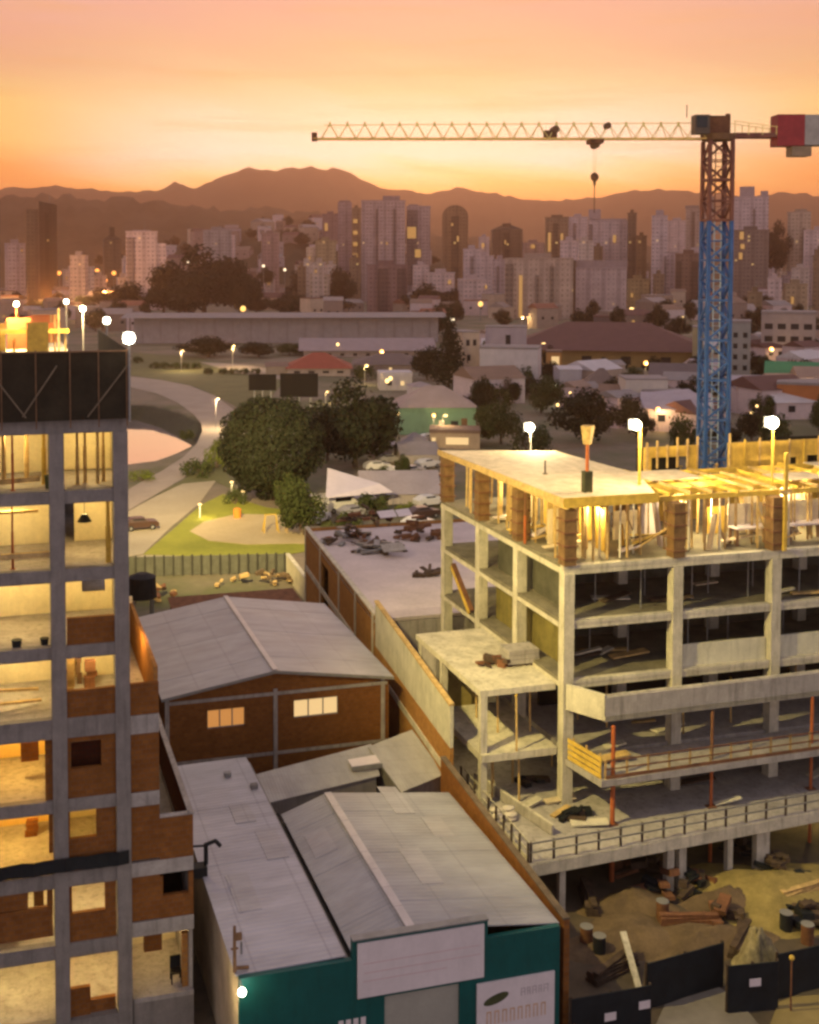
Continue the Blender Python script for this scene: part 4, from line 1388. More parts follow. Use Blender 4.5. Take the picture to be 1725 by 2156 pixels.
# top deck of plywood over the first bay
p1, p2 = onz(1380, 1038, 19.6), onz(1345, 998, 19.6)
p3 = onz(1172, 950, 19.6)
deck = [(28.45, 56.35), (p1.x, p1.y), (p2.x, p2.y), (p3.x, p3.y + .2), (27.95, 73.6)]
MB().prism(deck, 19.42, 19.6).build('plywood_deck', PLY, RB)
rr = random.Random(5)
for k in range(10):
    y = 57.2 + k * 1.65
    MB().box(28.5, 28.5 + 5.2, y - .06, y + .06, 19.2, 19.41).build('joist', TIMBERY, RB)
for x in (28.8, 31.0, 33.2):
    MB().box(x - .07, x + .07, 56.6, 73.4, 18.98, 19.19).build('bearer', TIMBER, RB)
MB().box(28.4, p1.x, 56.28, 56.34, 19.15, 19.68).build('edge_board', TIMBERY, RB)
MB().prism([(28.36, 56.3), (28.44, 56.3), (27.94, 73.6), (27.86, 73.6)], 19.3, 19.66).build('edge_board', TIMBER, RB)
# right part of the top storey: open girders
for y in (57.2, 58.9, 60.6, 62.4, 64.2):
    MB().box(34.6, XE, y - .09, y + .09, 19.0, 19.28).build('girder', TIMBERY, RB)
for k in range(17):
    x = 35.2 + k * 1.35
    MB().box(x - .05, x + .05, 56.7 + rr.uniform(0, .6), 64.2 + rr.uniform(-2, .4), 19.29, 19.45).build('joist', TIMBER if k % 3 else TIMBERY, RB)
for (xa, xb, ya, yb) in ((36, 39.5, 60.5, 63.4), (43.5, 46.6, 58.5, 60.6), (48.6, 52, 60.2, 63.5)):
    MB().box(xa, xb, ya, yb, 19.46, 19.5).build('plywood_deck', PLY, RB)
# stair core formwork rising at the back, openings darkened by near-black sheets behind
mb = MB()
hz0 = ony(1410, 993, 65).z
hz1 = ony(1410, 962, 65).z
xa, xb = ony(1372, 975, 65).x, ony(1450, 975, 65).x
x_l, x_r = ony(1358, 975, 65).x, ony(1470, 975, 65).x
mb.holed(x_l, x_r, 16, ony(1410, 940, 65).z, 65, 65.2, [(xa, xb, hz0, hz1)])
mb.build('core_formwork', YPLY, RB)
MB().box(xa - .2, xb + .2, 66.4, 66.5, 16, hz1 + .4).build('core_shade', DARK, RB)
mb = MB()
xs_ = [ony(px, 975, 65).x for px in (1535, 1655, 1680, 1700, 1725)]
zt_ = ony(1600, 930, 65).z
mb.holed(xs_[0], XE + 6, 16, zt_, 65, 65.2, [(xs_[1], xs_[2], ony(1670, 1010, 65).z, ony(1670, 962, 65).z), (xs_[3], xs_[3] + 1.1, ony(1705, 1000, 65).z, ony(1705, 958, 65).z)])
mb.build('core_formwork', YPLY, RB)
MB().box(xs_[1] - .3, XE + 6, 66.4, 66.5, 16, zt_).build('core_shade', DARK, RB)
for x in [x_l + .1 + k * (x_r - x_l - .2) / 5 for k in range(6)]:
    MB().box(x - .05, x + .05, 64.88, 64.98, 19.3, ony(1410, 940, 65).z + rr.uniform(0, .6)).build('waling', TIMBER, RB)
for k in range(9):
    x = xs_[0] + k * 1.1
    MB().box(x - .05, x + .05, 64.9, 64.99, 16, zt_ + rr.uniform(0, .7)).build('waling', TIMBERY if k % 2 else TIMBER, RB)
# pale shutter panels added deeper in the top storey to brighten it
for k in range(12):
    x = 30.0 + k * 2.05
    y = 61.2 + rr.uniform(-.3, .5)
    w_ = rr.uniform(1.1, 1.8)
    MB().box(x, x + w_, y, y + .06, 15.97, 15.97 + rr.uniform(1.6, 2.9)).build('formwork_panel', (PLY, YPLY, PLY, SIGN)[k % 4], RB)
for k in range(5):
    y = 58.4 + k * 3.1
    MB().box(32.2, 32.26, y, y + rr.uniform(1.2, 2.0), 15.97, 15.97 + rr.uniform(1.6, 2.8)).build('formwork_panel', (YPLY, PLY)[k % 2], RB)
# shuttered columns of the top storey
SHUT = plain('shutter_brown', (.17, .095, .04), .85, .3, 2.0)
for i, x in enumerate(RX):
    for j, y in enumerate(RYS[:3] if i else RYS):
        if i > 1 and j > 1:
            continue
        w_ = .36
        f = MB().box(x - w_, x + w_, y - .4, y + .34, 15.96, 18.95).build('column_form', SHUT, RB)
        for z in (16.3, 17.0, 17.7, 18.4):
            MB().box(x - w_ - .08, x + w_ + .08, y - .48, y + .42, z, z + .07).build('clamp', RUST, f)

# timber and steel props under the deck: every prop is a thing ------------------------------------------
proto = thing('timber_prop', (0, 0, 0), 'slim timber prop standing under the top deck of the grey frame building', 'prop', 'timber props under the top deck')
MB().beam((0, 0, 0), (0, 0, 3.02), .1).build('post', TIMBER, proto, local=True)
MB().box(-.16, .16, -.05, .05, 3.02, 3.08).build('head', TIMBERY, proto, local=True)
index_kids(proto)
TPROP = proto
spots = []
for k in range(64):
    spots.append((29.9 + k * .38 + rr.uniform(-.2, .2), rr.choice((57.4, 57.8, 58.5, 59.4, 61.5))))
for k in range(40):
    spots.append((rr.choice((29.0, 29.5, 30.4, 31.6)), 57.6 + k * .4 + rr.uniform(-.2, .2)))
for k in range(26):
    spots.append((rr.uniform(31, 54), rr.uniform(60, 70)))
spots = [(x, y) for x, y in spots if all(abs(x - cx_) > .5 or abs(y - cy_) > .55 for cx_ in RX for cy_ in RYS)]
for k, (x, y) in enumerate(spots):
    o = proto if k == 0 else copy_tree(proto)
    o.location = (x, y, 15.96)
    o.rotation_euler = (rr.uniform(-.02, .02), rr.uniform(-.02, .02), rr.uniform(0, 3))
# bright new props
proto = thing('steel_prop', (0, 0, 0), 'pale steel prop between the timber props under the top deck', 'prop', 'pale steel props under the top deck')
PALES = plain('pale_galv', (.55, .50, .40), .5, .15, 2)
MB().tube((0, 0, 0), (0, 0, 1.7), .06).build('outer_tube', PALES, proto, local=True)
MB().tube((0, 0, 1.7), (0, 0, 3.0), .045).build('inner_tube', PALES, proto, local=True)
index_kids(proto)
for k in range(20):
    o = proto if k == 0 else copy_tree(proto)
    o.location = (30.2 + k * 1.18 + rr.uniform(-.3, .3), rr.choice((57.5, 58.1, 60.0)), 15.96)
# orange steel props on the left face
for k, (px, yy, lab) in enumerate(((1094, 61.9, 'orange steel prop at the left face of the top storey'),)):
    t = thing('orange_steel_prop', (28.8, yy, 15.96), lab, 'prop')
    MB().tube((28.8, yy, 15.96), (28.8, yy, 17.6), .08).build('outer_tube', ORANGE, t)
    MB().tube((28.8, yy, 17.6), (28.8, yy, 19.0), .06).build('inner_tube', RUST, t)
# slim props in the two storeys below
proto = thing('slender_prop', (0, 0, 0), 'slender grey prop in the dark open storeys below the shuttered top storey', 'prop', 'slender props in the dark storeys')
MB().tube((0, 0, 0), (0, 0, 1.5), .04).build('outer_tube', STEEL, proto, local=True)
MB().tube((0, 0, 1.5), (0, 0, 2.45), .03).build('inner_tube', STEEL, proto, local=True)
index_kids(proto)
for k in range(26):
    o = proto if k == 0 else copy_tree(proto)
    o.location = (30.2 + (k % 13) * 1.75 + rr.uniform(-.4, .4), rr.uniform(57.6, 60.5), (12.95, 9.72)[k // 13])

# props and boards on the lower decks
for k in range(26):
    o = copy_tree(TPROP)
    lowdeck = k % 2
    x = rr.uniform(30.2, 54) if k < 18 else rr.uniform(25.2, 28.2)
    y = rr.uniform(57.2, 62.5)
    o.location = (x, y, 3.0 if lowdeck else 5.6)
    o.scale = (1, 1, 2.24 / 3.08 if lowdeck else 2.62 / 3.08)
    if k >= 18:
        o.location.z = 3.0 if lowdeck else 5.95
        o.scale.z = 2.5 / 3.08 if lowdeck else 3.05 / 3.08
    o['label'] = 'timber prop standing on one of the two lower open decks of the grey frame building'
    o['group'] = 'timber props on the lower decks'
for k in range(30):
    x, y = rr.uniform(29.8, 54), rr.uniform(55.4, 60)
    z = (3.0, 5.6, 9.73, 12.96)[k % 4]
    if z == 3.0:
        x, y = rr.uniform(26, 50), rr.uniform(53.5, 59)
    if z > 9:
        y = rr.uniform(57.6, 61)
    L = rr.uniform(1.0, 2.8)
    o = tag(MB().beam((-L / 2, 0, .1), (L / 2, rr.uniform(-.7, .7), .12 + rr.uniform(0, .35)), rr.uniform(.2, .7), .08).build('deck_board', (CONCL, TIMBER, DKW, PLY, PALES)[k % 5]),
            'loose board lying on an open deck below the shuttered storey', 'board', 'loose boards on the open decks')
    o.location = (x, y, z)

# work table, boards and bundles of the top storey
for k, (px, lab) in enumerate(((1590, 'pale work table with brown legs on the top storey, left of the tall yellow post'), (1700, 'pale work table on the top storey at the right edge of the photo'))):
    p = ony(px, 1085, 58.2)
    t = thing('work_table', (p.x, 58.2, 15.96), lab, 'table')
    MB().box(p.x - 1.3, p.x + 1.3, 58.0, 58.9, 16.9, 17.0).build('table_top', SIGN, t)
    MB().box(p.x - 1.3, p.x + 1.3, 58.9, 58.96, 17.0, 18.2).build('back_panel', plain('pale_ply', (.66, .56, .40), .8, .15), t)
    for sx in (-1.2, 1.2):
        for sy in (58.1, 58.8):
            MB().box(p.x + sx - .06, p.x + sx + .06, sy - .06, sy + .06, 15.96, 16.9).build('leg', PLYDARK, t)
p = ony(1385, 1110, 58)
t = thing('plank_stack', (p.x, 58, 15.96), 'slanting stack of planks in the top storey left of the second brown shuttered column', 'planks')
for k in range(6):
    MB().beam((p.x - 1.6, 57.7 + k * .1, 16.3 + k * .14), (p.x + 1.3, 57.9 + k * .1, 17.7 - k * .18), .16, .06).build('plank', (TIMBER, DKW, TIMBERY)[k % 3], t)

# boards and panels standing and lying about the shuttered storey: one thing each
for k in range(26):
    x, y = rr.uniform(30, 54), rr.uniform(57.3, 61)
    if k % 4 == 3:
        x, y = rr.uniform(29.2, 30.4), rr.uniform(58, 73)
    if any(abs(x - a) < .6 for a in RX):
        x += .9
    L = rr.uniform(1.0, 2.6)
    upright = k % 2 == 0
    mb = MB()
    if upright:
        an = rr.uniform(-.4, .4)
        mb.beam((0, 0, 0), (math.sin(an) * L, .3, math.cos(an) * L), rr.uniform(.25, .7), .05)
    else:
        mb.beam((-L / 2, 0, .25), (L / 2, rr.uniform(-.4, .4), .25 + rr.uniform(-.1, .5)), rr.uniform(.2, .5), .06)
    o = tag(mb.build('loose_board', (PLY, TIMBER, PLYDARK, SIGN, TIMBERY)[k % 5]), 'loose board among the props of the shuttered top storey', 'board', 'loose boards among the top storey props')
    o.location = (x, y, 15.97)

# orange full-height edge posts --------------------------------------------------------------------------
for px, yy, lab in ((1290, 53.9, 'orange steel post rising past the balconies, leftmost of three'), (1497, 54.3, 'dark orange steel post rising past the balconies, middle of three'), (1706, 54.7, 'bright orange steel post rising past the balconies, rightmost of three')):
    p = ony(px, 1700, yy)
    t = thing('orange_post', (p.x, yy, 0), lab, 'post', 'orange posts past the balconies')
    MB().tube((p.x, yy, 0), (p.x, yy, 2.53), .13 if px < 1300 else .1, n=10).build('lower_tube', ORANGE, t)
    MB().tube((p.x, yy, 3.01), (p.x, yy, 5.24), .12 if px < 1300 else .09, n=10).build('middle_tube', ORANGE, t)
    MB().tube((p.x, yy, 5.61), (p.x, yy, 8.2), .11 if px < 1300 else .09, n=10).build('upper_tube', ORANGE if px != 1497 else RUST, t)
    MB().box(p.x - .25, p.x + .25, yy - .2, yy + .2, 3.0, 3.06).build('base_plate', RUST, t)

# railings -------------------------------------------------------------------------------------------------


def railing(pts, n, z, h, lab, pm, rm_, boards=0, name='guard_railing'):
    t = thing(name, (pts[0][0], pts[0][1], z), lab, 'railing')
    P0, P1 = Vector((pts[0][0], pts[0][1], z)), Vector((pts[1][0], pts[1][1], z))
    for i in range(n + 1):
        p = P0.lerp(P1, i / n)
        MB().box(p.x - .045, p.x + .045, p.y - .045, p.y + .045, z, z + h).build('post', pm, t)
    dn = (P1 - P0).normalized().cross(Vector((0, 0, 1))) * .07
    for k in range(2):
        zz_ = h * (.52, .97)[k]
        MB().beam(P0 + dn + Vector((0, 0, zz_)), P1 + dn + Vector((0, 0, zz_)), .04, .07).build('rail', rm_, t)
    if boards:
        MB().beam(P0 + dn + Vector((0, 0, .1)), P1 + dn + Vector((0, 0, .1)), .03, .18).build('toe_board', rm_, t)
    return t


railing([(24.25, 51.45), (24.4, 60.5)], 9, 3.0, 1.0, 'guard railing along the left edge of the grey terrace above the shop roof', DKW, CONCL, 1)
railing([(24.4, 51.45), (XE - 1, 53.45)], 26, 3.0, 1.0, 'guard railing with dark posts along the front edge of the grey terrace', DKW, STEEL, 0)
railing([(29.55, 53.6), (XE - 1, 54.25)], 22, 5.6, 1.0, 'wooden guard railing along the front of the middle balcony', TIMBER, RUST, 1)
t = thing('board_barrier', (29, 55, 5.6), 'yellow slatted board barrier at the splayed left end of the middle balcony', 'barrier')
for k in range(4):
    MB().beam((28.8, 56.3, 5.75 + k * .3), (29.3, 53.6, 5.75 + k * .3), .05, .22).build('slat', TIMBERY, t)
for u in (.1, .5, .9):
    MB().box(28.86 + .5 * u, 28.94 + .5 * u, 56.2 - 2.7 * u, 56.28 - 2.7 * u, 5.6, 6.9).build('post', TIMBER, t)
t = thing('stair_board', (26, 66, 9.4), 'red brown plank leaning between the left columns below the top storeys', 'plank')
MB().beam((28.6, 72.5, 12.2), (28.7, 69.5, 9.9), .3, .12).build('plank', RUST, t)
MB().beam((28.45, 72.5, 12.0), (28.5, 69.5, 9.75), .1, .2).build('edge_strip', TIMBERY, t)
p = onz(1095, 1395, 9.4)
t = thing('brick_pallet', (p.x, p.y, 9.38), 'pallet of purple grey blocks on the upper side platform by the corner column', 'pallet')
for k in range(3):
    MB().box(p.x - .9, p.x + .9, p.y - .5 + k * .45, p.y - .3 + k * .45, 9.38, 9.5).build('runner', DKW, t)
for k in range(3):
    MB().box(p.x - .95 + .02 * k, p.x + .95 - .02 * k, p.y - .55, p.y + .75, 9.51 + k * .27, 9.76 + k * .27).build('block_course', CONCG, t)
heap('dark_scrap', 1040, 1400, 9.4, 1.6, 1.0, .4, 10, [DKW, RUST], 'small dark scrap heap left of the block pallet on the side platform', 'scrap heap')
heap('dark_scrap', 1125, 1650, 3.0, 1.4, .9, .4, 8, [BLACK, DKW], 'small black heap in the lit opening of the terrace storey', 'scrap heap')
heap('dark_scrap', 1212, 1722, 3.0, 1.2, .9, .6, 8, [DKW, BLACK], 'dark heap at the foot of the corner column on the terrace', 'scrap heap')
p = onz(1060, 1730, 3.0)
t = thing('cement_bags', (p.x, p.y, 3.0), 'pale cement bags stacked at the left edge of the terrace', 'bags')
for k in range(6):
    MB().ball((p.x + (k % 2) * .7 - .3, p.y + .3 * (k // 4), 3.14 + .2 * (k // 2)), .38, 10, 6, (1, .7, .32)).build('bag', plain('bag_paper', (.55, .48, .40), .9, .1), t, smooth=True)
t = thing('wall_panel', (26, 56, 3), 'long pale board lying along the left edge of the terrace', 'board')
MB().beam((25.2, 60.5, 3.3), (26.6, 53.6, 3.3), .1, .5).build('board', CONCG, t)
MB().beam((25.25, 60.5, 3.57), (26.65, 53.6, 3.57), .14, .04).build('edge', CONCL, t)

# roof lamps and mast ---------------------------------------------------------------------------------------
for k, (px, py, yy, zb, lab) in enumerate(((1116, 900, 74.0, 15.9, 'roof flood lamp glowing above the back edge of the plywood deck'),
                                      (1340, 895, 58.8, 19.6, 'roof flood lamp on a yellowish pole behind the plywood deck'),
                                      (1627, 890, 57.3, 19.45, 'brightest roof flood lamp, right of the blue crane mast'))):
    p = ony(px, py, yy)
    t = thing('roof_floodlight', (p.x + (.3 if k == 1 else 0), yy, zb), lab, 'floodlight', 'flood lamps on the frame building roof')
    xo = p.x + (.3 if k == 1 else .1)
    MB().tube((xo, yy + .1, zb), (xo, yy + .1, p.z), .09 if k == 1 else .06).build('pole', TIMBERY if k else STEEL, t)
    MB().ball(p, (.30, .28, .34)[k], 28, 18, (1, .8, 1)).build('lens', LAMPW, t, smooth=True)
    MB().box(p.x - .3, p.x + .3, yy + .3, yy + .42, p.z - .3, p.z + .3).build('housing', STEEL, t)
    light('flood_beam', 'POINT', (p.x + .1, yy - .75, p.z + .1), (2600, 1500, 1500)[k], (1.0, .80, .42), t, .2)
p = onz(1236, 1036, 19.6)
t = thing('lamp_mast', (p.x, p.y, 19.6), 'orange mast with dark foot and yellow flared head standing on the plywood deck', 'mast')
MB().box(p.x - .24, p.x + .24, p.y - .2, p.y + .2, 19.6, 20.75).build('foot', plain('dark_green', (.04, .04, .02), .8, .3), t)
ztm = ony(1236, 935, p.y).z
MB().tube((p.x, p.y, 20.75), (p.x, p.y, ztm), .1).build('pole', ORANGE, t)
MB().tube((p.x, p.y, ztm), (p.x, p.y, ztm + 1.0), .26, .42, 4).build('head', TIMBER, t)
p = onz(1148, 998, 19.6)
t = thing('rebar_post', (p.x, p.y, 19.6), 'thin dark bar standing up from the plywood deck left of the lamp mast', 'bar')
MB().tube((p.x, p.y, 19.6), (p.x, p.y, 20.4), .05).build('bar', DKW, t)
MB().box(p.x - .12, p.x + .12, p.y - .12, p.y + .12, 19.6, 19.64).build('base_plate', DKW, t)
p = ony(1638, 1160, 57.0)
t = thing('yellow_post', (p.x, 56.4, 16), 'tall yellow post standing in front of the shuttered storey, right of the crane', 'post')
MB().box(p.x - .1, p.x + .1, 56.35, 56.5, 15.96, ony(1638, 955, 56.4).z).build('shaft', TIMBERY, t)
MB().box(p.x - .35, p.x + .35, 56.33, 56.52, 19.2, 19.4).build('crosspiece', TIMBER, t)

# site lamps under the terrace
for k, (x, y, e) in enumerate(((45, 57, 210), (37, 61, 35), (29, 60, 12))):
    light('site_lamp', 'POINT', (x, y, 2.1), e, (1.0, .76, .26), RB, .15)
light('site_lamp', 'POINT', (32, 59.5, 18.3), 900, (1.0, .78, .36), RB, .15)
light('site_lamp', 'POINT', (39, 60, 18.3), 1000, (1.0, .78, .36), RB, .15)
light('site_lamp', 'POINT', (46, 60, 18.3), 1000, (1.0, .78, .36), RB, .15)
light('site_lamp', 'POINT', (31, 68, 18.3), 750, (1.0, .78, .36), RB, .15)
light('site_lamp', 'POINT', (26.5, 62, 5.0), 40, (1.0, .8, .4), RB, .15)

# ground in front: heaps, hoarding ------------------------------------------------------------------------


def mound(name, px, py, w, d, h, mat, lab, cat, seed):
    rnd = random.Random(seed)
    p = onz(px, py, 0)
    n, m_ = 20, 7
    V = [(0, 0, h)]
    for j in range(1, m_ + 1):
        for i in range(n):
            a = 2 * math.pi * i / n
            k = j / m_
            rr2 = k * (1 + .22 * math.sin(a * 3 + seed) + rnd.uniform(-.06, .06))
            V.append((math.cos(a) * rr2 * w / 2, math.sin(a) * rr2 * d / 2, max(-.05, h * (math.cos(math.pi * k) * .5 + .5) * rnd.uniform(.8, 1.15)) if j < m_ else -.08))
    Fc = [(0, 1 + i, 1 + (i + 1) % n) for i in range(n)]
    for j in range(m_ - 1):
        for i in range(n):
            a, b_ = 1 + j * n + i, 1 + j * n + (i + 1) % n
            Fc.append((a, a + n, b_ + n, b_))
    mb = MB()
    mb.v, mb.f = V, Fc
    o = tag(mb.build(name, mat, smooth=True), lab, cat)
    o.location = (p.x, p.y, 0)
    return o


mound('soil_heap', 1620, 1880, 10.0, 7.5, .8, plain('lamplit_soil', (.24, .18, .06), .95, .25, 1.2, bump=.6), 'soil heap under the terrace, coloured bright yellow like lamplight', 'soil heap', 1)  # yellow lamplight on the ground is put into the soil colour
mound('soil_heap', 1480, 1985, 7.5, 4.0, .7, SOIL, 'flat brown soil heap behind the black hoarding', 'soil heap', 2)
mound('stone_heap', 1595, 2040, 3.0, 2.4, 1.9, plain('stone', (.22, .18, .10), .95, .4, 3, bump=.8), 'stone heap rising over the black hoarding', 'stone heap', 3)
mound('soil_heap', 1330, 1975, 7.0, 5.0, .6, SOIL, 'dark low soil heap at the foot of the left orange post', 'soil heap', 4)
heap('dark_debris', 1640, 1835, .2, 2.4, 2.0, 1.1, 18, [BLACK, DKW], 'black debris heap in the yellow light under the terrace', 'debris')
heap('dark_debris', 1700, 1935, .1, 2.2, 2.0, .9, 18, [BLACK, DKW], 'black debris heap at the right edge below the terrace', 'debris')
heap('dark_debris', 1430, 1870, .1, 4.0, 2.0, 1.3, 22, [RUST, DKW, BLACK], 'rusty dark debris heap behind the slim terrace columns', 'debris')
heap('dark_debris', 1350, 1830, .1, 3.0, 2.5, 1.5, 22, [DKW, RUST], 'dark timber debris in the shade behind the left orange post', 'debris')
heap('dark_debris', 1520, 1935, .1, 1.6, 1.2, .9, 12, [DKW, RUST], 'small dark debris heap right of the slim front column', 'debris')
heap('dark_debris', 1560, 1800, .1, 2.6, 2.0, 1.4, 16, [DKW, BLACK], 'dark debris on the far side of the lamp-yellow soil', 'debris')


DRUM = plain('drum_black', (.02, .022, .025), .5, .3)
for k, (px, py, lab) in enumerate(((1235, 1990, 'dark drum nearest the teal shop corner behind the hoarding'), (1262, 2010, 'dark drum right beside the one nearest the shop corner'),
                                  (1395, 1935, 'dark drum in the shade left of the slim front column'), (1655, 1960, 'dark drum before the lamp-yellow soil under the terrace'), (1700, 1985, 'dark drum at the right edge behind the hoarding'))):
    p = onz(px, py, 0)
    t = thing('oil_drum', (p.x, p.y, 0), lab, 'drum')
    MB().tube((p.x, p.y, 0), (p.x, p.y, .9), .3, n=16).build('body', DRUM if k % 2 else RUST, t)
    MB().tube((p.x, p.y, .9), (p.x, p.y, .93), .31, n=16).build('rim', STEEL, t)
for k, (px, py, an, lab) in enumerate(((1290, 2050, .4, 'stack of dark planks close behind the left black hoarding'), (1450, 1950, -.3, 'stack of dark planks on the flat brown soil'), (1560, 1990, .8, 'stack of dark planks beside the stone heap'),
                                      (1690, 1890, .2, 'stack of planks on the lamp-yellow soil at the right edge'), (1240, 1900, 1.2, 'stack of dark planks in the shade by the slim column next to the brick wall'))):
    p = onz(px, py, 0)
    mb = MB()
    for j in range(5):
        a = an + rr.uniform(-.12, .12)
        mb.beam((-1.4 * math.cos(a), -1.4 * math.sin(a), .1 + .12 * j), (1.4 * math.cos(a), 1.4 * math.sin(a), .1 + .12 * j), .7 - .1 * j, .11)
    o = tag(mb.build('plank_stack', (DKW, RUST, DKW, TIMBER, DKW)[k]), lab, 'planks')
    o.location = (p.x, p.y, 0)
for k, (px, py, w, lab) in enumerate(((1330, 1905, 3.4, 'low dark earth bank behind the left orange post'), (1530, 1900, 3.0, 'low dark earth bank right of the slim front column'))):
    mound('earth_bank', px, py, w * 1.6, w, .7, SOIL, lab, 'earth bank', 11 + k)


def hoard(pts, z, lab, plate=None):
    a, b_ = pts
    pa, pb = onz(a[0], a[1], z), onz(b_[0], b_[1], z)
    t = thing('black_hoarding', (pa.x, pa.y, 0), lab, 'hoarding', 'black hoarding panels round the site')
    P0, P1 = Vector((pa.x, pa.y, 0)), Vector((pb.x, pb.y, 0))
    d_ = (P1 - P0).normalized()
    nrm = d_.cross(Vector((0, 0, 1)))
    MB().prism([(P0.x, P0.y), (P1.x, P1.y), ((P1 - nrm * .06).x, (P1 - nrm * .06).y), ((P0 - nrm * .06).x, (P0 - nrm * .06).y)], 0, z).build('sheet', BLACK, t)
    n = max(2, int((P1 - P0).length / 1.6))
    for i in range(n + 1):
        p = P0.lerp(P1, i / n) - nrm * .12
        MB().box(p.x - .05, p.x + .05, p.y - .05, p.y + .05, 0, z + .04).build('post', DKW, t)
    for (px_, py_) in plate or ():
        r_ = ray(px_, py_)
        den = r_.x * nrm.x + r_.y * nrm.y
        s_ = ((P0.x) * nrm.x + (P0.y) * nrm.y) / den
        c = CAM + r_ * s_ + nrm * .01
        e1 = d_ * .26
        MB().add([c - e1 - Vector((0, 0, .17)), c + e1 - Vector((0, 0, .17)), c + e1 + Vector((0, 0, .17)), c - e1 + Vector((0, 0, .17)),
                  c - e1 - Vector((0, 0, .17)) + nrm * .02, c + e1 - Vector((0, 0, .17)) + nrm * .02, c + e1 + Vector((0, 0, .17)) + nrm * .02, c - e1 + Vector((0, 0, .17)) + nrm * .02],
                 [(3, 2, 1, 0), (4, 5, 6, 7), (0, 1, 5, 4), (1, 2, 6, 5), (2, 3, 7, 6), (3, 0, 4, 7)]).build('notice_plate', SIGN, t)
    return t


hoard([(1205, 2105), (1372, 2075)], 2.0, 'black hoarding panel with two small white plates, next to the teal shop', [(1357, 2115), (1285, 2140)])
hoard([(1365, 2030), (1525, 1985)], 2.0, 'plain black hoarding panel behind the grey paved patch')
hoard([(1535, 2035), (1640, 2025)], 2.1, 'black hoarding panel with one white plate below the stone heap', [(1590, 2068)])
hoard([(1640, 2010), (1800, 1975)], 2.0, 'plain black hoarding panel at the right edge of the photo')
t = thing('leaning_plank', (30, 46, 0), 'pale plank leaning over the black hoarding', 'plank')
pa, pb = ony(1312, 1962, 47.5), ony(1352, 2105, 45.0)
MB().beam(pa, pb, .28, .1).build('board', CONCL, t)
MB().beam(pa + Vector((0, .1, -.12)), pb + Vector((0, .1, -.12)), .1, .1).build('batten', TIMBER, t)
sheet('yard_paving', [(1380, 2160), (1400, 2115), (1510, 2075), (1560, 2110), (1600, 2160)], roadmat('yard_grey', (.16, .135, .105, 1), (.24, .21, .165, 1)), .04)
sheet('yard_lit_patch', [(1620, 2160), (1640, 2110), (1725, 2075), (1800, 2060), (1800, 2160)], roadmat('yard_lamplit', (.20, .145, .05, 1), (.28, .21, .08, 1)), .05)  # pool of yellow light painted as a coloured ground sheet
p = onz(1665, 2130, 0)
t = thing('marker_post', (p.x, p.y, 0), 'thin reddish post with a yellow tip in front of the right hoarding', 'post')
MB().tube((p.x, p.y, 0), (p.x, p.y, 2.3), .04).build('shaft', RUST, t)
MB().ball((p.x, p.y, 2.38), .12, 8, 6).build('tip', TIMBERY, t)

# ================================================================== TOWER CRANE
DC = 88.0
cb = ond(1500, 1000, DC)
cx_, cy_ = cb.x, cb.y
ztop_ = ond(1520, 300, DC).z
CR = thing('tower_crane', (cx_, cy_, 0), 'flat top tower crane with blue lattice mast, pale jib and red counterweight', 'crane')
BLUE = plain('crane_blue', (.03, .085, .24), .5, .2, 1.5, stain=.3)
REDP = plain('crane_red', (.26, .028, .03), .5, .15, 1.5)
CREAM = plain('crane_cream', (.92, .70, .24), .5, .15, 1.5)
PALEB = plain('crane_pale', (.42, .50, .56), .5, .15, 1.5)
rx, ry = RT.x, RT.y            # the jib runs across the view
ux, uy = -ry, rx


def cp(a, b_, z):
    """crane coordinates: a along the jib, b across, z up"""
    return Vector((cx_ + rx * a + ux * b_, cy_ + ry * a + uy * b_, z))


hw = .82
n_sec = int(ztop_ / 2.9)
sh = ztop_ / n_sec
for s_ in range(n_sec):
    z0, z1 = s_ * sh, (s_ + 1) * sh
    top = z0 > 33
    mt = RUST if z0 > 37 else (REDP if z0 > 36 else BLUE)
    mt = {True: plain('crane_rust', (.17, .065, .045), .6, .2, 1.5)}.get(z0 > 34, BLUE)
    mb = MB()
    cs = [(-hw, -hw), (hw, -hw), (hw, hw), (-hw, hw)]
    for (a, b_) in cs:
        mb.beam(cp(a, b_, z0), cp(a, b_, z1 - .01), .24)
    for i in range(4):
        a, b_ = cs[i], cs[(i + 1) % 4]
        mb.beam(cp(*a, z0 + .06), cp(*b_, z0 + .06), .16)
        zm = (z0 + z1) / 2
        if i % 2 == 0:
            mb.beam(cp(*a, z0 + .1), cp(*b_, zm), .15).beam(cp(*b_, zm), cp(*a, z1 - .06), .15)
        else:
            mb.beam(cp(*b_, z0 + .1), cp(*a, zm), .15).beam(cp(*a, zm), cp(*b_, z1 - .06), .15)
        mb.beam(cp(*a, zm), cp(*b_, zm), .08)
    o = mb.build('mast_section', mt, CR)
    # climbing ladder and joint plates inside the section
    ld = MB()
    for k in (-.25, .25):
        ld.beam(cp(k + .2, .3, z0), cp(k + .2, .3, z1 - .01), .06)
    for k in range(6):
        ld.beam(cp(-.05, .3, z0 + sh * k / 6 + .1), cp(.45, .3, z0 + sh * k / 6 + .1), .04)
    ld.build('ladder', PALEB if not top else mt, o)
zs = ztop_
MB().tube(cp(0, 0, zs), cp(0, 0, zs + .45), 1.15, 1.25, 20).build('slewing_ring', PLYDARK, CR)
MB().prism([tuple(cp(a, b_, 0)[:2]) for a, b_ in ((-.9, -.6), (.7, -.6), (.7, .6), (-.9, .6))], zs + .45, zs + 1.75).build('slewing_tower', RUST, CR)
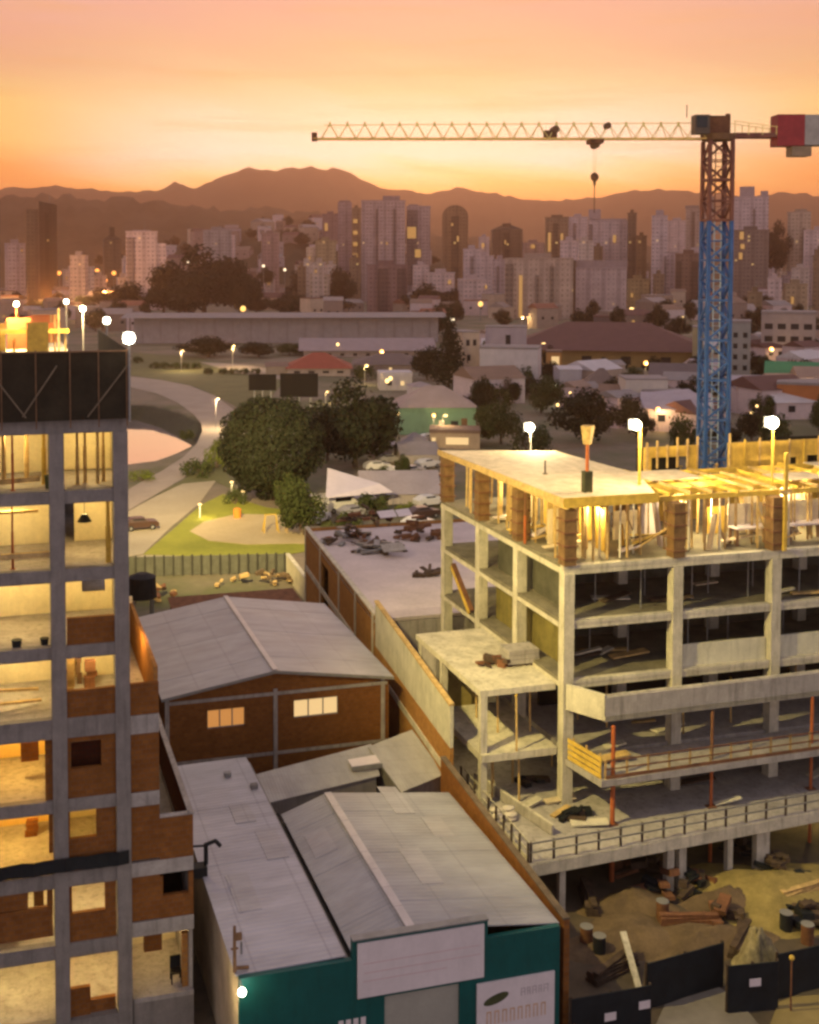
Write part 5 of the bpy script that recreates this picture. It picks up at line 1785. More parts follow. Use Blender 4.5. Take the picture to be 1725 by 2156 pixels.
cab = MB().prism([tuple(cp(a, b_, 0)[:2]) for a, b_ in ((-2.15, -1.6), (-1.1, -1.6), (-1.1, -.55), (-2.15, -.55))], zs + .35, zs + 1.7).build('cab', plain('cab_paint', (.10, .07, .05), .5, .2), CR)
MB().prism([tuple(cp(a, b_, 0)[:2]) for a, b_ in ((-2.05, -1.64), (-1.3, -1.64), (-1.3, -1.61), (-2.05, -1.61))], zs + .8, zs + 1.6).build('window', GLASSD, cab)
MB().beam(cp(-2.3, 0, zs + 1.7), cp(-2.3, 0, zs + 2.6), .05).build('antenna', RUST, CR)
MB().beam(cp(.7, 0, zs + .5), cp(.7, 0, zs + 1.95), .25).build('head_post', RUST, CR)
# jib: triangular lattice
jl = (1490 - 650) / F * DC
zb, zt2_ = zs + .12, zs + 1.28
n = 22
jb = MB()
chord = MB()
for sg_ in (-.55, .55):
    chord.beam(cp(-1.0, sg_, zb), cp(-jl, sg_, zb), .10)
chord.build('lower_chord', plain('jib_orange', (.80, .52, .16), .5, .15), CR)
MB().beam(cp(-1.0, 0, zt2_), cp(-jl + .8, 0, zt2_ - .15), .06).build('upper_chord', CREAM, CR)
for k in range(n):
    a0, a1 = -1.0 - (jl - 1.6) * k / n, -1.0 - (jl - 1.6) * (k + 1) / n
    am = (a0 + a1) / 2
    for sg_ in (-.55, .55):
        jb.beam(cp(a0, sg_, zb), cp(am, 0, zt2_ - .05), .045).beam(cp(am, 0, zt2_ - .05), cp(a1, sg_, zb), .045)
    jb.beam(cp(a0, -.55, zb), cp(a0, .55, zb), .06).beam(cp(a0, -.55, zb), cp(a1, .55, zb), .05)
    jb.beam(cp(am, 0, zt2_ - .25), cp(am, 0, zt2_ + .08), .12)
jb.build('jib_lattice', CREAM, CR)
MB().prism([tuple(cp(a, b_, 0)[:2]) for a, b_ in ((-jl - .1, -.6), (-jl + .3, -.6), (-jl + .3, .6), (-jl - .1, .6))], zb - .12, zb + .42).build('jib_tip', RUST, CR)
atr = (1265 - 1520) / F * DC
MB().prism([tuple(cp(atr + a, b_, 0)[:2]) for a, b_ in ((-.5, -.7), (.5, -.7), (.5, .7), (-.5, .7))], zb - .35, zb - .06).build('trolley', RUST, CR)
MB().tube(cp(atr, -.4, zb - .42), cp(atr, .4, zb - .42), .3, n=14).build('trolley_wheel', PLYDARK, CR)
am_ = (1172 - 1520) / F * DC
MB().prism([tuple(cp(am_ + a, b_, 0)[:2]) for a, b_ in ((-.45, -.35), (.45, -.35), (.45, .35), (-.45, .35))], zb + .1, zb + .6).tube(cp(am_ + .3, -.5, zb + .65), cp(am_ + .3, .5, zb + .65), .28, n=12).build('trolley_winch', PLYDARK, CR)
am_ = (1290 - 1520) / F * DC
MB().tube(cp(am_, -.3, zb + .95), cp(am_, .3, zb + .95), .24, n=12).build('sheave', PLYDARK, CR)
zk = ond(1265, 375, DC).z
MB().beam(cp(atr - .12, 0, zb - .5), cp(atr - .05, 0, zk + .2), .022).beam(cp(atr + .12, 0, zb - .5), cp(atr + .05, 0, zk + .2), .022).build('hoist_rope', CREAM, CR)
hk = MB().ball(cp(atr, 0, zk), .33, 12, 8, (1, .6, 1)).build('hook_block', RUST, CR, smooth=True)
MB().beam(cp(atr, 0, zk - .3), cp(atr, 0, zk - 2.6), .05).build('sling', PLYDARK, hk)
MB().tube(cp(atr, 0, zk - .3), cp(atr, 0, zk - .7), .13, .05).build('hook', PLYDARK, hk)
# counter jib and weights
zc0 = zs + .35
cl = (1640 - 1520) / F * DC
cj = MB()
for sg_ in (-.6, .6):
    cj.beam(cp(.9, sg_, zc0), cp(cl + 3.6, sg_, zc0), .2, .32)
for k in range(7):
    cj.beam(cp(1 + k * .95, -.6, zc0), cp(1 + k * .95, .6, zc0), .1)
cj.build('counter_jib', plain('crane_rust', (.40, .12, .05)), CR)
hr = MB()
for sg_ in (-.7, .7):
    hr.beam(cp(.9, sg_, zc0 + 1.0), cp(cl, sg_, zc0 + .55), .04)
    for k in range(4):
        hr.beam(cp(1.0 + k, sg_, zc0), cp(1.0 + k, sg_, zc0 + .95 - .1 * k), .04)
hr.build('handrail', CREAM, CR)
wz0, wz1 = ond(1690, 312, DC).z, ond(1690, 248, DC).z
wa, wb, wc = [(px - 1520) / F * DC for px in (1636, 1692, 1740)]


def cprism(a0, a1, b0, b1_, z0, z1):
    return MB().prism([tuple(cp(a, b_, 0)[:2]) for a, b_ in ((a0, b0), (a1, b0), (a1, b1_), (a0, b1_))], z0, z1)


cprism(wa, wb - .02, -.75, .75, wz0, wz1).build('counterweight', REDP, CR)
cprism(wb, wc, -.72, .72, wz0 + .05, wz1 - .02).build('counterweight', plain('counter_grey', (.30, .27, .26), .8, .15), CR)
lz0 = ond(1690, 333, DC).z
cprism((1668 - 1520) / F * DC, (1708 - 1520) / F * DC, -.6, .6, lz0, wz0 - .02).build('counterweight', plain('counter_brown', (.24, .17, .12), .8, .15), CR)

# ================================================================== TREES


def crown_mesh(name, mat, shape, n, leaf, seed, lobes=9, zr=(.25, 1.0)):
    """many leaf-sized faces gathered in clumps through the crown's volume; unit height"""
    rnd = random.Random(seed)
    mb = MB()
    cl = []
    for i in range(lobes):
        while True:
            p = Vector((rnd.uniform(-1, 1), rnd.uniform(-1, 1), rnd.uniform(-1, 1)))
            if p.length <= 1:
                break
        k = .62
        if shape == 'globe':
            c = Vector((p.x * .26, p.y * .26, .56 + p.z * .22))
            r = rnd.uniform(.16, .24)
        elif shape == 'cone':
            u = (i + .5) / lobes
            c = Vector((p.x * .05 * (1.2 - u), p.y * .05 * (1.2 - u), .14 + .82 * u))
            r = .15 * (1.12 - u) + .02
        elif shape == 'bush':
            c = Vector((p.x * .55, p.y * .55, .42 + p.z * .25))
            r = rnd.uniform(.22, .36)
        else:
            c = Vector((p.x * .36, p.y * .36, .62 + p.z * .24))
            r = rnd.uniform(.12, .2)
        cl.append((c, r))
    tot = sum(r ** 2 for c, r in cl)
    for c, r in cl:
        for j in range(int(n * r ** 2 / tot)):
            d = Vector((rnd.gauss(0, 1), rnd.gauss(0, 1), rnd.gauss(0, 1))).normalized()
            if shape == 'globe':
                k_ = 1 + .07 * math.sin(d.x * 7 + 1) * math.sin(d.y * 6 + d.z * 5) + .05 * math.sin(d.z * 13 + d.x * 9)
                rad = (.8 + .2 * rnd.random()) * k_
                p = Vector((d.x * rad * .5, d.y * rad * .5, .55 + d.z * rad * .45))
                j = 0
            else:
                rad = r * (rnd.random() ** .35) * rnd.uniform(.85, 1.15)
                p = c + Vector((d.x * rad, d.y * rad, d.z * rad * .8))
            nn = (d + Vector((rnd.gauss(0, .6), rnd.gauss(0, .6), rnd.gauss(.3, .6)))).normalized()
            t = nn.cross(Vector((rnd.gauss(0, 1), rnd.gauss(0, 1), rnd.gauss(0, 1)))).normalized()
            u = nn.cross(t)
            s_ = leaf * rnd.uniform(.6, 1.4)
            mb.add([p - t * s_ * .5, p + u * s_ * .35, p + t * s_ * .5, p - u * s_ * .35], [(0, 1, 2, 3)])
    xs = sorted(math.hypot(v[0], v[1]) for v in mb.v)
    zs_ = sorted(v[2] for v in mb.v)
    kx, za_, zb_ = .5 / xs[int(len(xs) * .97)], zs_[int(len(zs_) * .015)], zs_[int(len(zs_) * .985)]
    z0_ = {'globe': .10, 'cone': .08, 'bush': .02}.get(shape, .2)
    mb.v = [(v[0] * kx, v[1] * kx, z0_ + (v[2] - za_) / (zb_ - za_) * (1 - z0_)) for v in mb.v]
    return mb


def trunk_mesh(shape, seed):
    rnd = random.Random(seed)
    mb = MB()
    if shape == 'bush':
        for i in range(4):
            mb.tube((0, 0, 0), (rnd.uniform(-.2, .2), rnd.uniform(-.2, .2), .45), .03, .012, 6)
        return mb
    top = .9 if shape == 'cone' else .5
    mb.tube((0, 0, -.02), (0, 0, top), .032, .014, 8)
    if shape != 'cone':
        for i in range(6):
            a = i * 1.05 + rnd.uniform(-.3, .3)
            mb.tube((0, 0, rnd.uniform(.25, .45)), (math.cos(a) * .24, math.sin(a) * .24, rnd.uniform(.55, .78)), .014, .005, 6)
    return mb


TP = {}
for key, shape, mat, n, leaf, seed, lobes in (('globe', 'globe', 0, 20000, .03, 1, 40), ('spread', 'spread', 0, 9000, .038, 2, 26), ('spread2', 'spread', 1, 4500, .042, 3, 17),
                                              ('cone', 'cone', 0, 2600, .035, 4, 12), ('bush', 'bush', 1, 1200, .085, 5, 9), ('bushl', 'bush', 2, 1000, .085, 6, 8), ('spread3', 'spread', 0, 3600, .048, 8, 15)):
    TP[key] = (crown_mesh('crown', LEAF[mat], shape, n, leaf, seed, lobes), trunk_mesh(shape, seed), LEAF[mat])
TMESH = {}


def tree(key, px, py, wpx, toppx, lab, name='tree', cat='tree', group=None, zbase=0.0, D=None, grp=None):
    """foot at pixel (px,py) on the ground; crown top at row toppx; width wpx"""
    if D is None:
        p = onz(px, py, zbase)
        D = (p - CAM).dot(FW)
    else:
        p = ond(px, py, D)
    h = (py - toppx) / F * D
    w = wpx / F * D
    base_w = 1.0
    rnd = random.Random(int(px * 7 + py))
    t = thing(name, p, lab, cat, group, rnd.uniform(0, 6.28))
    if key not in TMESH:
        c = TP[key][0].build('crown', TP[key][2], t, local=True)
        k = TP[key][1].build('trunk', BARK, t, local=True)
        TMESH[key] = (c, k)
    else:
        for s_ in TMESH[key]:
            o = s_.copy()
            COL.objects.link(o)
            o.parent = t
    t.scale = (w / base_w, w / base_w, h)
    return t


tree('globe', 572, 1052, 218, 842, 'big round dark tree beside the curving road, the largest crown', group=None)
tree('spread', 748, 985, 205, 822, 'broad dark tree right behind the big round tree')
tree('spread3', 690, 970, 110, 862, 'dark tree filling the gap between the round tree and the broad one')
tree('spread2', 641, 1128, 118, 1020, 'small park tree with a visible trunk on the sand patch')
tree('spread2', 600, 1075, 80, 1000, 'green tree at the lower right foot of the big round tree')
tree('cone', 945, 815, 75, 662, 'tall slim conifer left of the white two tone house', 'conifer', 'conifer')
tree('spread3', 900, 800, 80, 735, 'bushy tree at the left foot of the slim conifer')
tree('bushl', 458, 985, 60, 945, 'yellow green shrub at the roadside by the round tree', 'shrub', 'shrub')
tree('bush', 425, 1002, 85, 968, 'low dark shrub along the street beneath the road curve', 'shrub', 'shrub')
tree('bush', 495, 1062, 55, 1030, 'dark shrub at the foot of the white lamp posts', 'shrub', 'shrub')
tree('bush', 790, 1085, 85, 1040, 'green bush beside the white van', 'shrub', 'shrub')
tree('bushl', 853, 1085, 48, 1058, 'bright light green bush near the grey frame building', 'shrub', 'shrub')
tree('bush', 730, 1115, 70, 1080, 'low bush in front of the white van', 'shrub', 'shrub')
tree('spread2', 845, 1010, 40, 960, 'slim young tree between the parked cars', 'tree')
tree('spread3', 1085, 835, 120, 795, 'dark shrubby tree in front of the white two tone house')
tree('spread2', 1055, 935, 110, 850, 'dull green tree left of the roof flood lamp')
tree('spread3', 1010, 880, 60, 800, 'dark tree at the right wall of the green house')
tree('spread2', 1140, 870, 90, 795, 'dark tree beside the lit orange doorway')
tree('spread3', 1240, 935, 150, 830, 'broad dark tree between the first two roof flood lamps')
tree('spread3', 1290, 860, 60, 800, 'dark tree left of the stepped white house')
tree('bush', 1420, 905, 100, 865, 'bush below the stepped white house', 'shrub', 'shrub')
tree('spread2', 1600, 880, 60, 830, 'small tree right of the blue mast')
tree('bush', 770, 800, 55, 770, 'bush beside the yellow street light', 'shrub', 'shrub')
tree('spread3', 440, 752, 120, 712, 'dark roadside tree cluster on the grassy bank, left one', 'tree')
tree('spread3', 545, 752, 90, 722, 'dark roadside tree on the grassy bank, middle one', 'tree')
tree('spread2', 610, 748, 70, 725, 'dark roadside tree just left of the red roof', 'tree')
for k in range(11):
    px = 292 + k * 24 + (k * 37) % 13
    py = 764 + k * 2.2 + (k * 53) % 11
    tree('bush', px, py, 26, py - 13, 'low shrub in the loose row on the grassy bank above the road curve', 'shrub', 'shrub', 'shrubs on the grassy bank')
tree('bushl', 470, 955, 55, 925, 'pale green shrub on the outer edge of the road curve', 'shrub', 'shrub')
tree('bushl', 300, 1012, 60, 992, 'yellowish reeds on the near river bank', 'shrub', 'shrub')
tree('bush', 390, 925, 40, 905, 'dark shrub on the right river bank', 'shrub', 'shrub')
tree('spread2', 815, 1040, 60, 985, 'green tree behind the white van')
tree('bush', 880, 1020, 60, 990, 'dark hedge clump beside the grey frame building', 'shrub', 'shrub')
tree('spread3', 870, 905, 70, 840, 'dark tree against the left wall of the green house')
# dark groves in the distance
for k, (key, px, py, w, top, lab) in enumerate((
        ('spread', 430, 662, 190, 536, 'huge dark tree in the distance, the tallest of the far grove'),
        ('spread3', 345, 662, 110, 560, 'dark far tree below the light tower block at left'),
        ('spread', 505, 665, 90, 562, 'dark far tree at the right end of the tallest far grove'),
        ('spread3', 270, 668, 110, 600, 'dark far tree above the flood lamp row'),
        ('spread', 215, 664, 90, 612, 'dark far tree directly above the second flood lamp'),
        ('spread3', 390, 668, 120, 600, 'dark far tree in front of the tallest far grove tree'),
        ('spread', 660, 640, 100, 566, 'dark far tree left of the twin maroon block'),
        ('spread3', 715, 650, 70, 570, 'dark far tree touching the twin maroon block on its left'),
        ('spread', 610, 662, 90, 620, 'low dark far tree above the long pale warehouse, left part'),
        ('spread3', 690, 662, 100, 625, 'low dark far tree above the long pale warehouse, right part'),
        ('spread', 900, 660, 90, 604, 'dark far tree right of the twin maroon block'),
        ('spread3', 955, 655, 60, 612, 'small dark far tree left of the white far block'),
        ('spread', 560, 600, 40, 566, 'small dark tree on the lit far slope'),
        ('spread', 1634, 580, 60, 480, 'tall dark tree between the tower blocks right of the crane'),
        ('cone', 1632, 560, 22, 478, 'dark pointed tree top right of the stepped tower'),
        ('spread3', 1355, 640, 40, 590, 'dark tree beside the tall blocks left of the crane'),
        ('spread', 540, 660, 60, 620, 'dark far tree over the middle of the long pale warehouse'))):
    D_ = 32 * F / (max(py, 640) - HOR) if py > 630 else 950
    tree(key, px, py, w, top, lab, D=D_)

# ================================================================== MIDGROUND HOUSES
HM = {}


def colmat(c, nm='wall'):
    key = tuple(round(x, 3) for x in c)
    if key not in HM:
        HM[key] = plain('%s_%d' % (nm, len(HM)), c, .85, .10, .4, stain=.25, bump=0.05)
    return HM[key]


def house(name, lab, x0, x1, yb, ye, yr, wc, rc, kind='hip', depth=None, yaw=None, wins=(), lit=(), door=None, cat='house', D=None, zb=0.0, group=None):
    """pixel box of the front: x0..x1, ground row yb, eaves row ye, roof top row yr"""
    xm = (x0 + x1) / 2
    if D is None:
        p = onz(xm, yb, zb)
        D = (p - CAM).dot(FW)
    else:
        p = ond(xm, yb, D)
    w = (x1 - x0) / F * D
    h = (yb - ye) / F * D
    rh = max(0.05, (ye - yr) / F * D)
    d = depth or w * .8
    ya = -YAW * .0 if yaw is None else yaw
    t = thing(name, (p.x, p.y, p.z), lab, cat, group, -math.atan2(p.x, p.y) + ya)
    wm, rm_ = colmat(wc), colmat(rc, 'roofing')
    MB().box(-w / 2, w / 2, 0, d, -1.5, h).build('wall', wm, t, local=True)
    o = .04 * w
    r = MB()
    if kind == 'hip':
        k = min(w, d) * .45
        v = [(-w / 2 - o, -o, h + .02), (w / 2 + o, -o, h + .02), (w / 2 + o, d + o, h + .02), (-w / 2 - o, d + o, h + .02), (-w / 2 + k, d / 2, h + rh), (w / 2 - k, d / 2, h + rh)]
        r.add(v, [(0, 1, 5, 4), (1, 2, 5), (2, 3, 4, 5), (3, 0, 4), (3, 2, 1, 0)])
    elif kind == 'gable':
        v = [(-w / 2 - o, -o, h + .02), (w / 2 + o, -o, h + .02), (w / 2 + o, d + o, h + .02), (-w / 2 - o, d + o, h + .02), (-w / 2 - o, d / 2, h + rh), (w / 2 + o, d / 2, h + rh)]
        r.add(v, [(0, 1, 5, 4), (1, 2, 5), (2, 3, 4, 5), (3, 0, 4), (3, 2, 1, 0)])
    elif kind == 'end':
        v = [(-w / 2 - o, -o, h + .02), (w / 2 + o, -o, h + .02), (w / 2 + o, d + o, h + .02), (-w / 2 - o, d + o, h + .02), (0, -o, h + rh), (0, d + o, h + rh)]
        r.add(v, [(0, 4, 5, 3), (1, 2, 5, 4), (0, 1, 4), (2, 3, 5), (3, 2, 1, 0)])
    else:
        r.box(-w / 2 - .1, w / 2 + .1, -.1, d + .1, h + .02, h + max(.25, min(rh, 1.2)))
    r.build('roof', rm_, t, local=True)
    for (u, vv, ww, hh) in wins:
        f = MB().box(-w / 2 + u * w - ww * w / 2, -w / 2 + u * w + ww * w / 2, -.06, -.01, vv * h - hh * h / 2, vv * h + hh * h / 2).build('window', GLASSD, t, local=True)
    for (u, vv, ww, hh) in lit:
        MB().box(-w / 2 + u * w - ww * w / 2, -w / 2 + u * w + ww * w / 2, -.08, -.01, vv * h - hh * h / 2, vv * h + hh * h / 2).build('window', LITC, t, local=True)
    if door:
        u, ww, hh = door
        MB().box(-w / 2 + u * w - ww * w / 2, -w / 2 + u * w + ww * w / 2, -.06, -.01, 0, hh * h).build('door', PLYDARK, t, local=True)
    return t


MAUVE = (.40, .33, .35)
PALE = (.52, .46, .46)
BEIGE = (.44, .34, .26)
BROWN = (.22, .14, .10)
MAROON = (.13, .06, .05)
REDR = (.30, .075, .045)
GREYR = (.26, .22, .21)
w4 = [(.15 + .23 * i, .55, .1, .3) for i in range(4)]
house('long_warehouse', 'very long low pale grey warehouse wall behind the road curve', 285, 925, 722, 668, 662, (.34, .29, .29), GREYR, 'gable', 40, .02, [], cat='warehouse')
LW = [o for o in COL.objects if o.name == 'long_warehouse'][0]
for i in range(17):
    xx = -58 + i * 7.25
    MB().box(xx - .35, xx + .35, -.3, -.01, 0, 9.2 if True else 0).build('pilaster', colmat((.30, .25, .25)), LW, local=True)
house('roofed_hall', 'big hall with very dark maroon roof and yellowish lit wall', 1075, 1478, 772, 738, 684, (.34, .22, .08), MAROON, 'hip', 38, 0, [(.2 + .2 * i, .4, .05, .5) for i in range(4)], cat='hall')  # the lit wall's yellow is put into its base colour
house('white_house', 'pale lilac two storey house, the widest white wall in the middle distance', 1010, 1132, 818, 735, 731, PALE, GREYR, 'flat', 11, -.10, [], cat='house')
house('white_annex', 'upper pale box with small dark window rising behind the lilac house', 1022, 1108, 790, 690, 687, MAUVE, GREYR, 'flat', 8, 0, [(.55, .75, .12, .2)])
house('beige_wing', 'narrow beige wing at the left corner of the lilac house', 972, 1012, 806, 700, 697, (.50, .38, .28), GREYR, 'flat', 8, .5, [(.3, .8, .2, .12), (.35, .5, .2, .12), (.7, .8, .2, .12)])
house('lit_kiosk', 'narrow orange lit entrance with glowing door under the dark hall roof', 1150, 1182, 790, 742, 738, (.50, .25, .08), BROWN, 'flat', 5, 0, [], [(.6, .45, .5, .75)], cat='entrance')
house('green_house', 'green painted house with pinkish hip roof near the broad dark tree', 842, 1002, 915, 858, 818, (.17, .30, .20), (.33, .25, .22), 'hip', 12, .12, [(.72, .35, .1, .3)], [(.55, .3, .07, .45)], (.85, .08, .6))
house('red_roof_house', 'low house with a bright red hip roof by the grassy bank', 606, 738, 792, 776, 746, (.42, .33, .28), REDR, 'hip', 16, 0, w4)
house('stepped_house', 'pale stepped house left of the blue mast', 1318, 1405, 878, 800, 797, (.56, .49, .43), GREYR, 'flat', 9, .2, [(.6, .6, .1, .25)])
house('white_shed', 'white plain shed below the stepped pale house', 1352, 1425, 882, 828, 822, (.58, .50, .46), GREYR, 'flat', 6, -.1)
house('dark_roof_shed', 'long shed with dark grey roof between the stepped house and the blue mast', 1370, 1480, 838, 822, 772, (.50, .42, .34), (.14, .105, .10), 'gable', 22, 0)
house('pale_shed', 'small bluish white shed between lilac house and dark roofs', 1178, 1225, 832, 778, 772, (.42, .37, .40), PALE, 'gable', 8, .2)
house('pale_hut', 'small beige hut with dark roof right of the small bluish shed', 1255, 1310, 872, 835, 812, (.50, .38, .26), BROWN, 'gable', 8, -.2)
house('grey_roof_house', 'wide brown roofed house left of the stepped pale house', 1225, 1320, 850, 826, 780, (.34, .27, .20), (.17, .12, .10), 'hip', 14, .1)
house('orange_shop', 'orange walled shop under a green awning at the right edge', 1640, 1790, 882, 812, 806, (.42, .15, .05), GREYR, 'flat', 10, 0, [], [(.22, .2, .12, .16), (.4, .2, .14, .16)], cat='shop')
p = onz(1690, 880, 0)
house('green_canopy', 'bright green sheet canopy above the orange walled shop', 1620, 1790, 835, 803, 766, (.10, .16, .10), (.06, .22, .10), 'gable', 12, 0, cat='canopy')
house('grey_workshop', 'low grey roofed workshop right of the blue mast', 1545, 1640, 862, 830, 795, (.40, .33, .27), (.27, .23, .22), 'gable', 14, .1)
house('lit_parlour', 'small lit shop front below the green house with glowing white window', 905, 1010, 945, 912, 905, (.45, .33, .22), BROWN, 'flat', 6, 0, [], [(.55, .5, .45, .45), (.08, .5, .08, .4)], cat='shop')
house('balcony_flats', 'wide low apartment block with rows of balconies at the right edge below the towers', 1605, 1712, 760, 662, 656, (.36, .29, .26), GREYR, 'flat', 14, 0, [(.14 + .24 * i, .2 + .27 * j, .15, .12) for i in range(4) for j in range(3)], cat='flats')
house('grey_flats', 'grey green block right beside the blue mast with small dark windows', 1535, 1578, 795, 680, 675, (.28, .27, .25), GREYR, 'flat', 10, 0, [(.3 + .45 * i, .18 + .2 * j, .2, .09) for i in range(2) for j in range(4)], cat='flats')
house('ochre_column_block', 'narrow yellowish block directly left of the blue mast', 1458, 1480, 782, 690, 687, (.36, .30, .17), GREYR, 'flat', 8, 0, cat='flats')
house('terrace_row', 'row of low mauve houses left of the blue mast', 1400, 1470, 770, 745, 728, (.30, .23, .21), (.24, .17, .16), 'gable', 12, 0, w4)
house('roof_box', 'square dark roof box behind the middle of the dark hall', 1250, 1292, 700, 668, 665, (.14, .10, .10), MAROON, 'flat', 8, 0, cat='roof box')

house('pale_corner_house', 'little pale house with lit wall right of the yellow street lamp', 800, 868, 822, 792, 784, (.50, .44, .40), PALE, 'flat', 7, .1, [(.3, .5, .15, .3)], [(.7, .5, .12, .3)])
house('shed_pair', 'low brown shed left of the red roof at the bank', 560, 606, 790, 772, 764, (.34, .27, .2), BROWN, 'gable', 8, 0)
house('mauve_row', 'long low mauve roof in front of the pale warehouse, right of the red roof', 640, 910, 752, 738, 716, (.36, .29, .28), (.30, .23, .23), 'gable', 24, .05, [(.1 + .1 * i, .4, .03, .4) for i in range(9)])
house('dark_row', 'dark low roof between the mauve row and the conifer', 745, 900, 782, 768, 748, (.28, .22, .20), (.15, .11, .10), 'hip', 18, .0, [(.2, .4, .05, .4)], [(.5, .4, .04, .4)])
house('tiny_lilac_house', 'tiny lilac house at the foot of the conifer', 868, 915, 836, 815, 806, PALE, (.3, .24, .24), 'hip', 7, .2, [(.4, .5, .15, .3)])
house('back_lot_house', 'grey gabled house between the canopy and the green house', 845, 925, 985, 958, 938, (.36, .31, .28), (.27, .23, .22), 'gable', 9, .15, [(.5, .5, .12, .3)], [(.8, .4, .08, .5)])
# canopy, lot and cars near the hall -----------------------------------------------------------------------
p = [onz(x, y, z) for (x, y, z) in ((690, 1045, 2.6), (800, 1040, 2.4), (830, 1032, 2.4), (735, 988, 4.4))]
t = thing('white_canopy', (p[0].x + 3, p[0].y + 6, 0), 'white tent canopy with one high corner beside the big trees', 'canopy')
c0 = [onz(686, 1048, 2.6), onz(828, 1036, 2.4), onz(800, 1018, 3.4), onz(690, 985, 4.6)]
MB().slab(c0, .06).build('sheet', SIGN, t)
for q3 in c0:
    MB().tube((q3.x, q3.y, 0), (q3.x, q3.y, q3.z - .07), .05).build('pole', STEEL, t)
house('long_grey_house', 'long low grey roofed house behind the white tent canopy', 765, 925, 1062, 1040, 1002, (.40, .34, .32), (.33, .28, .29), 'gable', 9, .1, [(.7, .5, .06, .5), (.9, .5, .08, .5)])
house('pale_lot_house', 'small pale pinkish house under the broad dark tree', 776, 830, 975, 945, 935, (.45, .38, .36), PALE, 'flat', 6, 0)
house('lot_shed', 'little grey shed with flat roof right of the broad dark tree', 845, 900, 965, 935, 915, (.30, .25, .22), (.25, .21, .20), 'hip', 6, 0)
house('roadside_kiosk', 'white kiosk between the big round tree and the small park tree', 655, 715, 1078, 1058, 1048, (.55, .47, .38), (.5, .45, .4), 'flat', 3, 0, cat='kiosk')


def car(px, py, yaw, paint, lab, van=False, z=0.1):
    p = onz(px, py, z)
    t = thing('parked_van' if van else 'parked_car', (p.x, p.y, z), lab, 'van' if van else 'car', 'vehicles parked near the round tree', yaw)
    L, Wd = (5.0, 1.9) if van else (4.2, 1.75)
    prof = [(-L / 2, .35), (L / 2, .35), (L / 2, .8), (L / 2 - .25, 1.0), (L / 2 - 1.2 if not van else L / 2 - .7, 1.05),
            (L / 2 - 1.75 if not van else L / 2 - 1.3, 1.48 if not van else 2.05), (-L / 2 + .9 if not van else -L / 2 + .1, 1.5 if not van else 2.1), (-L / 2 + .15 if not van else -L / 2, 1.05), (-L / 2, .9)]
    mb = MB()
    n = len(prof)
    rows = []
    for yy, k in ((-Wd / 2, .92), (-Wd / 2 + .12, 1.0), (Wd / 2 - .12, 1.0), (Wd / 2, .92)):
        rows.append([(x * (1 if zz < 1.1 else .97), yy if zz < 1.1 else yy * .86, .35 + (zz - .35) * (k if zz > 1.1 else 1)) for x, zz in prof])
    vs = [v for r in rows for v in r]
    fs = [tuple(range(n)), tuple(range(4 * n - 1, 3 * n - 1, -1))]
    for j in range(3):
        for i in range(n):
            fs.append((j * n + i, j * n + n + i, j * n + n + (i + 1) % n, j * n + (i + 1) % n))
    mb.add(vs, fs)
    mb.build('body', paint, t, local=True)
    top = 1.42 if not van else 1.95
    MB().box(-L / 2 + 1.1, L / 2 - 1.7, -Wd / 2 * .93 - .01, -Wd / 2 * .93 + .02, 1.08, top).build('side_window', GLASSD, t, local=True)
    MB().box(-L / 2 + 1.1, L / 2 - 1.7, Wd / 2 * .93 - .02, Wd / 2 * .93 + .01, 1.08, top).build('side_window', GLASSD, t, local=True)
    for sx in (-L / 2 + .8, L / 2 - .8):
        for sy in (-1, 1):
            wv_ = MB().tube((sx, sy * (Wd / 2 - .2), .33), (sx, sy * (Wd / 2 + .02), .33), .33, n=14).build('wheel', BLACK, t, local=True)
            MB().tube((sx, sy * (Wd / 2 + .02), .33), (sx, sy * (Wd / 2 + .03), .33), .18, n=10).build('rim', STEEL, wv_, local=True)
    return t


CARW = plain('car_white', (.58, .55, .52), .3, .04, .5, bump=0, spec=.5)
CARD = plain('car_dark', (.05, .025, .018), .3, .1, .5, bump=0, spec=.5)
CARG = plain('car_grey', (.30, .28, .28), .3, .05, .5, bump=0, spec=.5)
car(296, 1114, .1, CARD, 'dark brown car on the street beside the frame block')
car(722, 1076, .15, CARW, 'white van parked in front of the white tent canopy', True)
car(895, 1040, .3, CARW, 'white car by the grey frame building below the green house')
car(868, 1000, .2, CARG, 'grey car right of the young tree in the lot')
car(900, 985, .4, CARW, 'white car farthest back in the lot near the frame building')
car(670, 1100, .9, CARW, 'white car half hidden by the small park tree')
car(892, 1090, .2, CARD, 'dark car behind the rusty scrap heap')
car(820, 975, .1, CARG, 'grey car under the broad dark tree')

for k, (px, py, yw, pt, lab) in enumerate(((745, 1088, .3, CARG, 'grey car right in front of the white van'), (775, 1062, .1, CARW, 'white car between the white van and the green bush'),
                                    (812, 1058, .5, CARD, 'dark car by the green bush'), (905, 1065, .2, CARW, 'white car at the left wall of the grey frame building'),
                                    (860, 1035, .1, CARG, 'grey car in the middle of the crowded lot'), (838, 1002, .3, CARW, 'white car beside the slim young tree'),
                                    (795, 990, .0, CARW, 'white car at the trunk of the broad dark tree'), (905, 1012, .3, CARD, 'dark car at the back of the lot by the frame building'),
                                    (905, 930, .2, CARW, 'white car in front of the lit shop front'), (880, 1112, .4, CARW, 'white car just behind the rubble on the hall roof'))):
    car(px, py, yw, pt, lab)
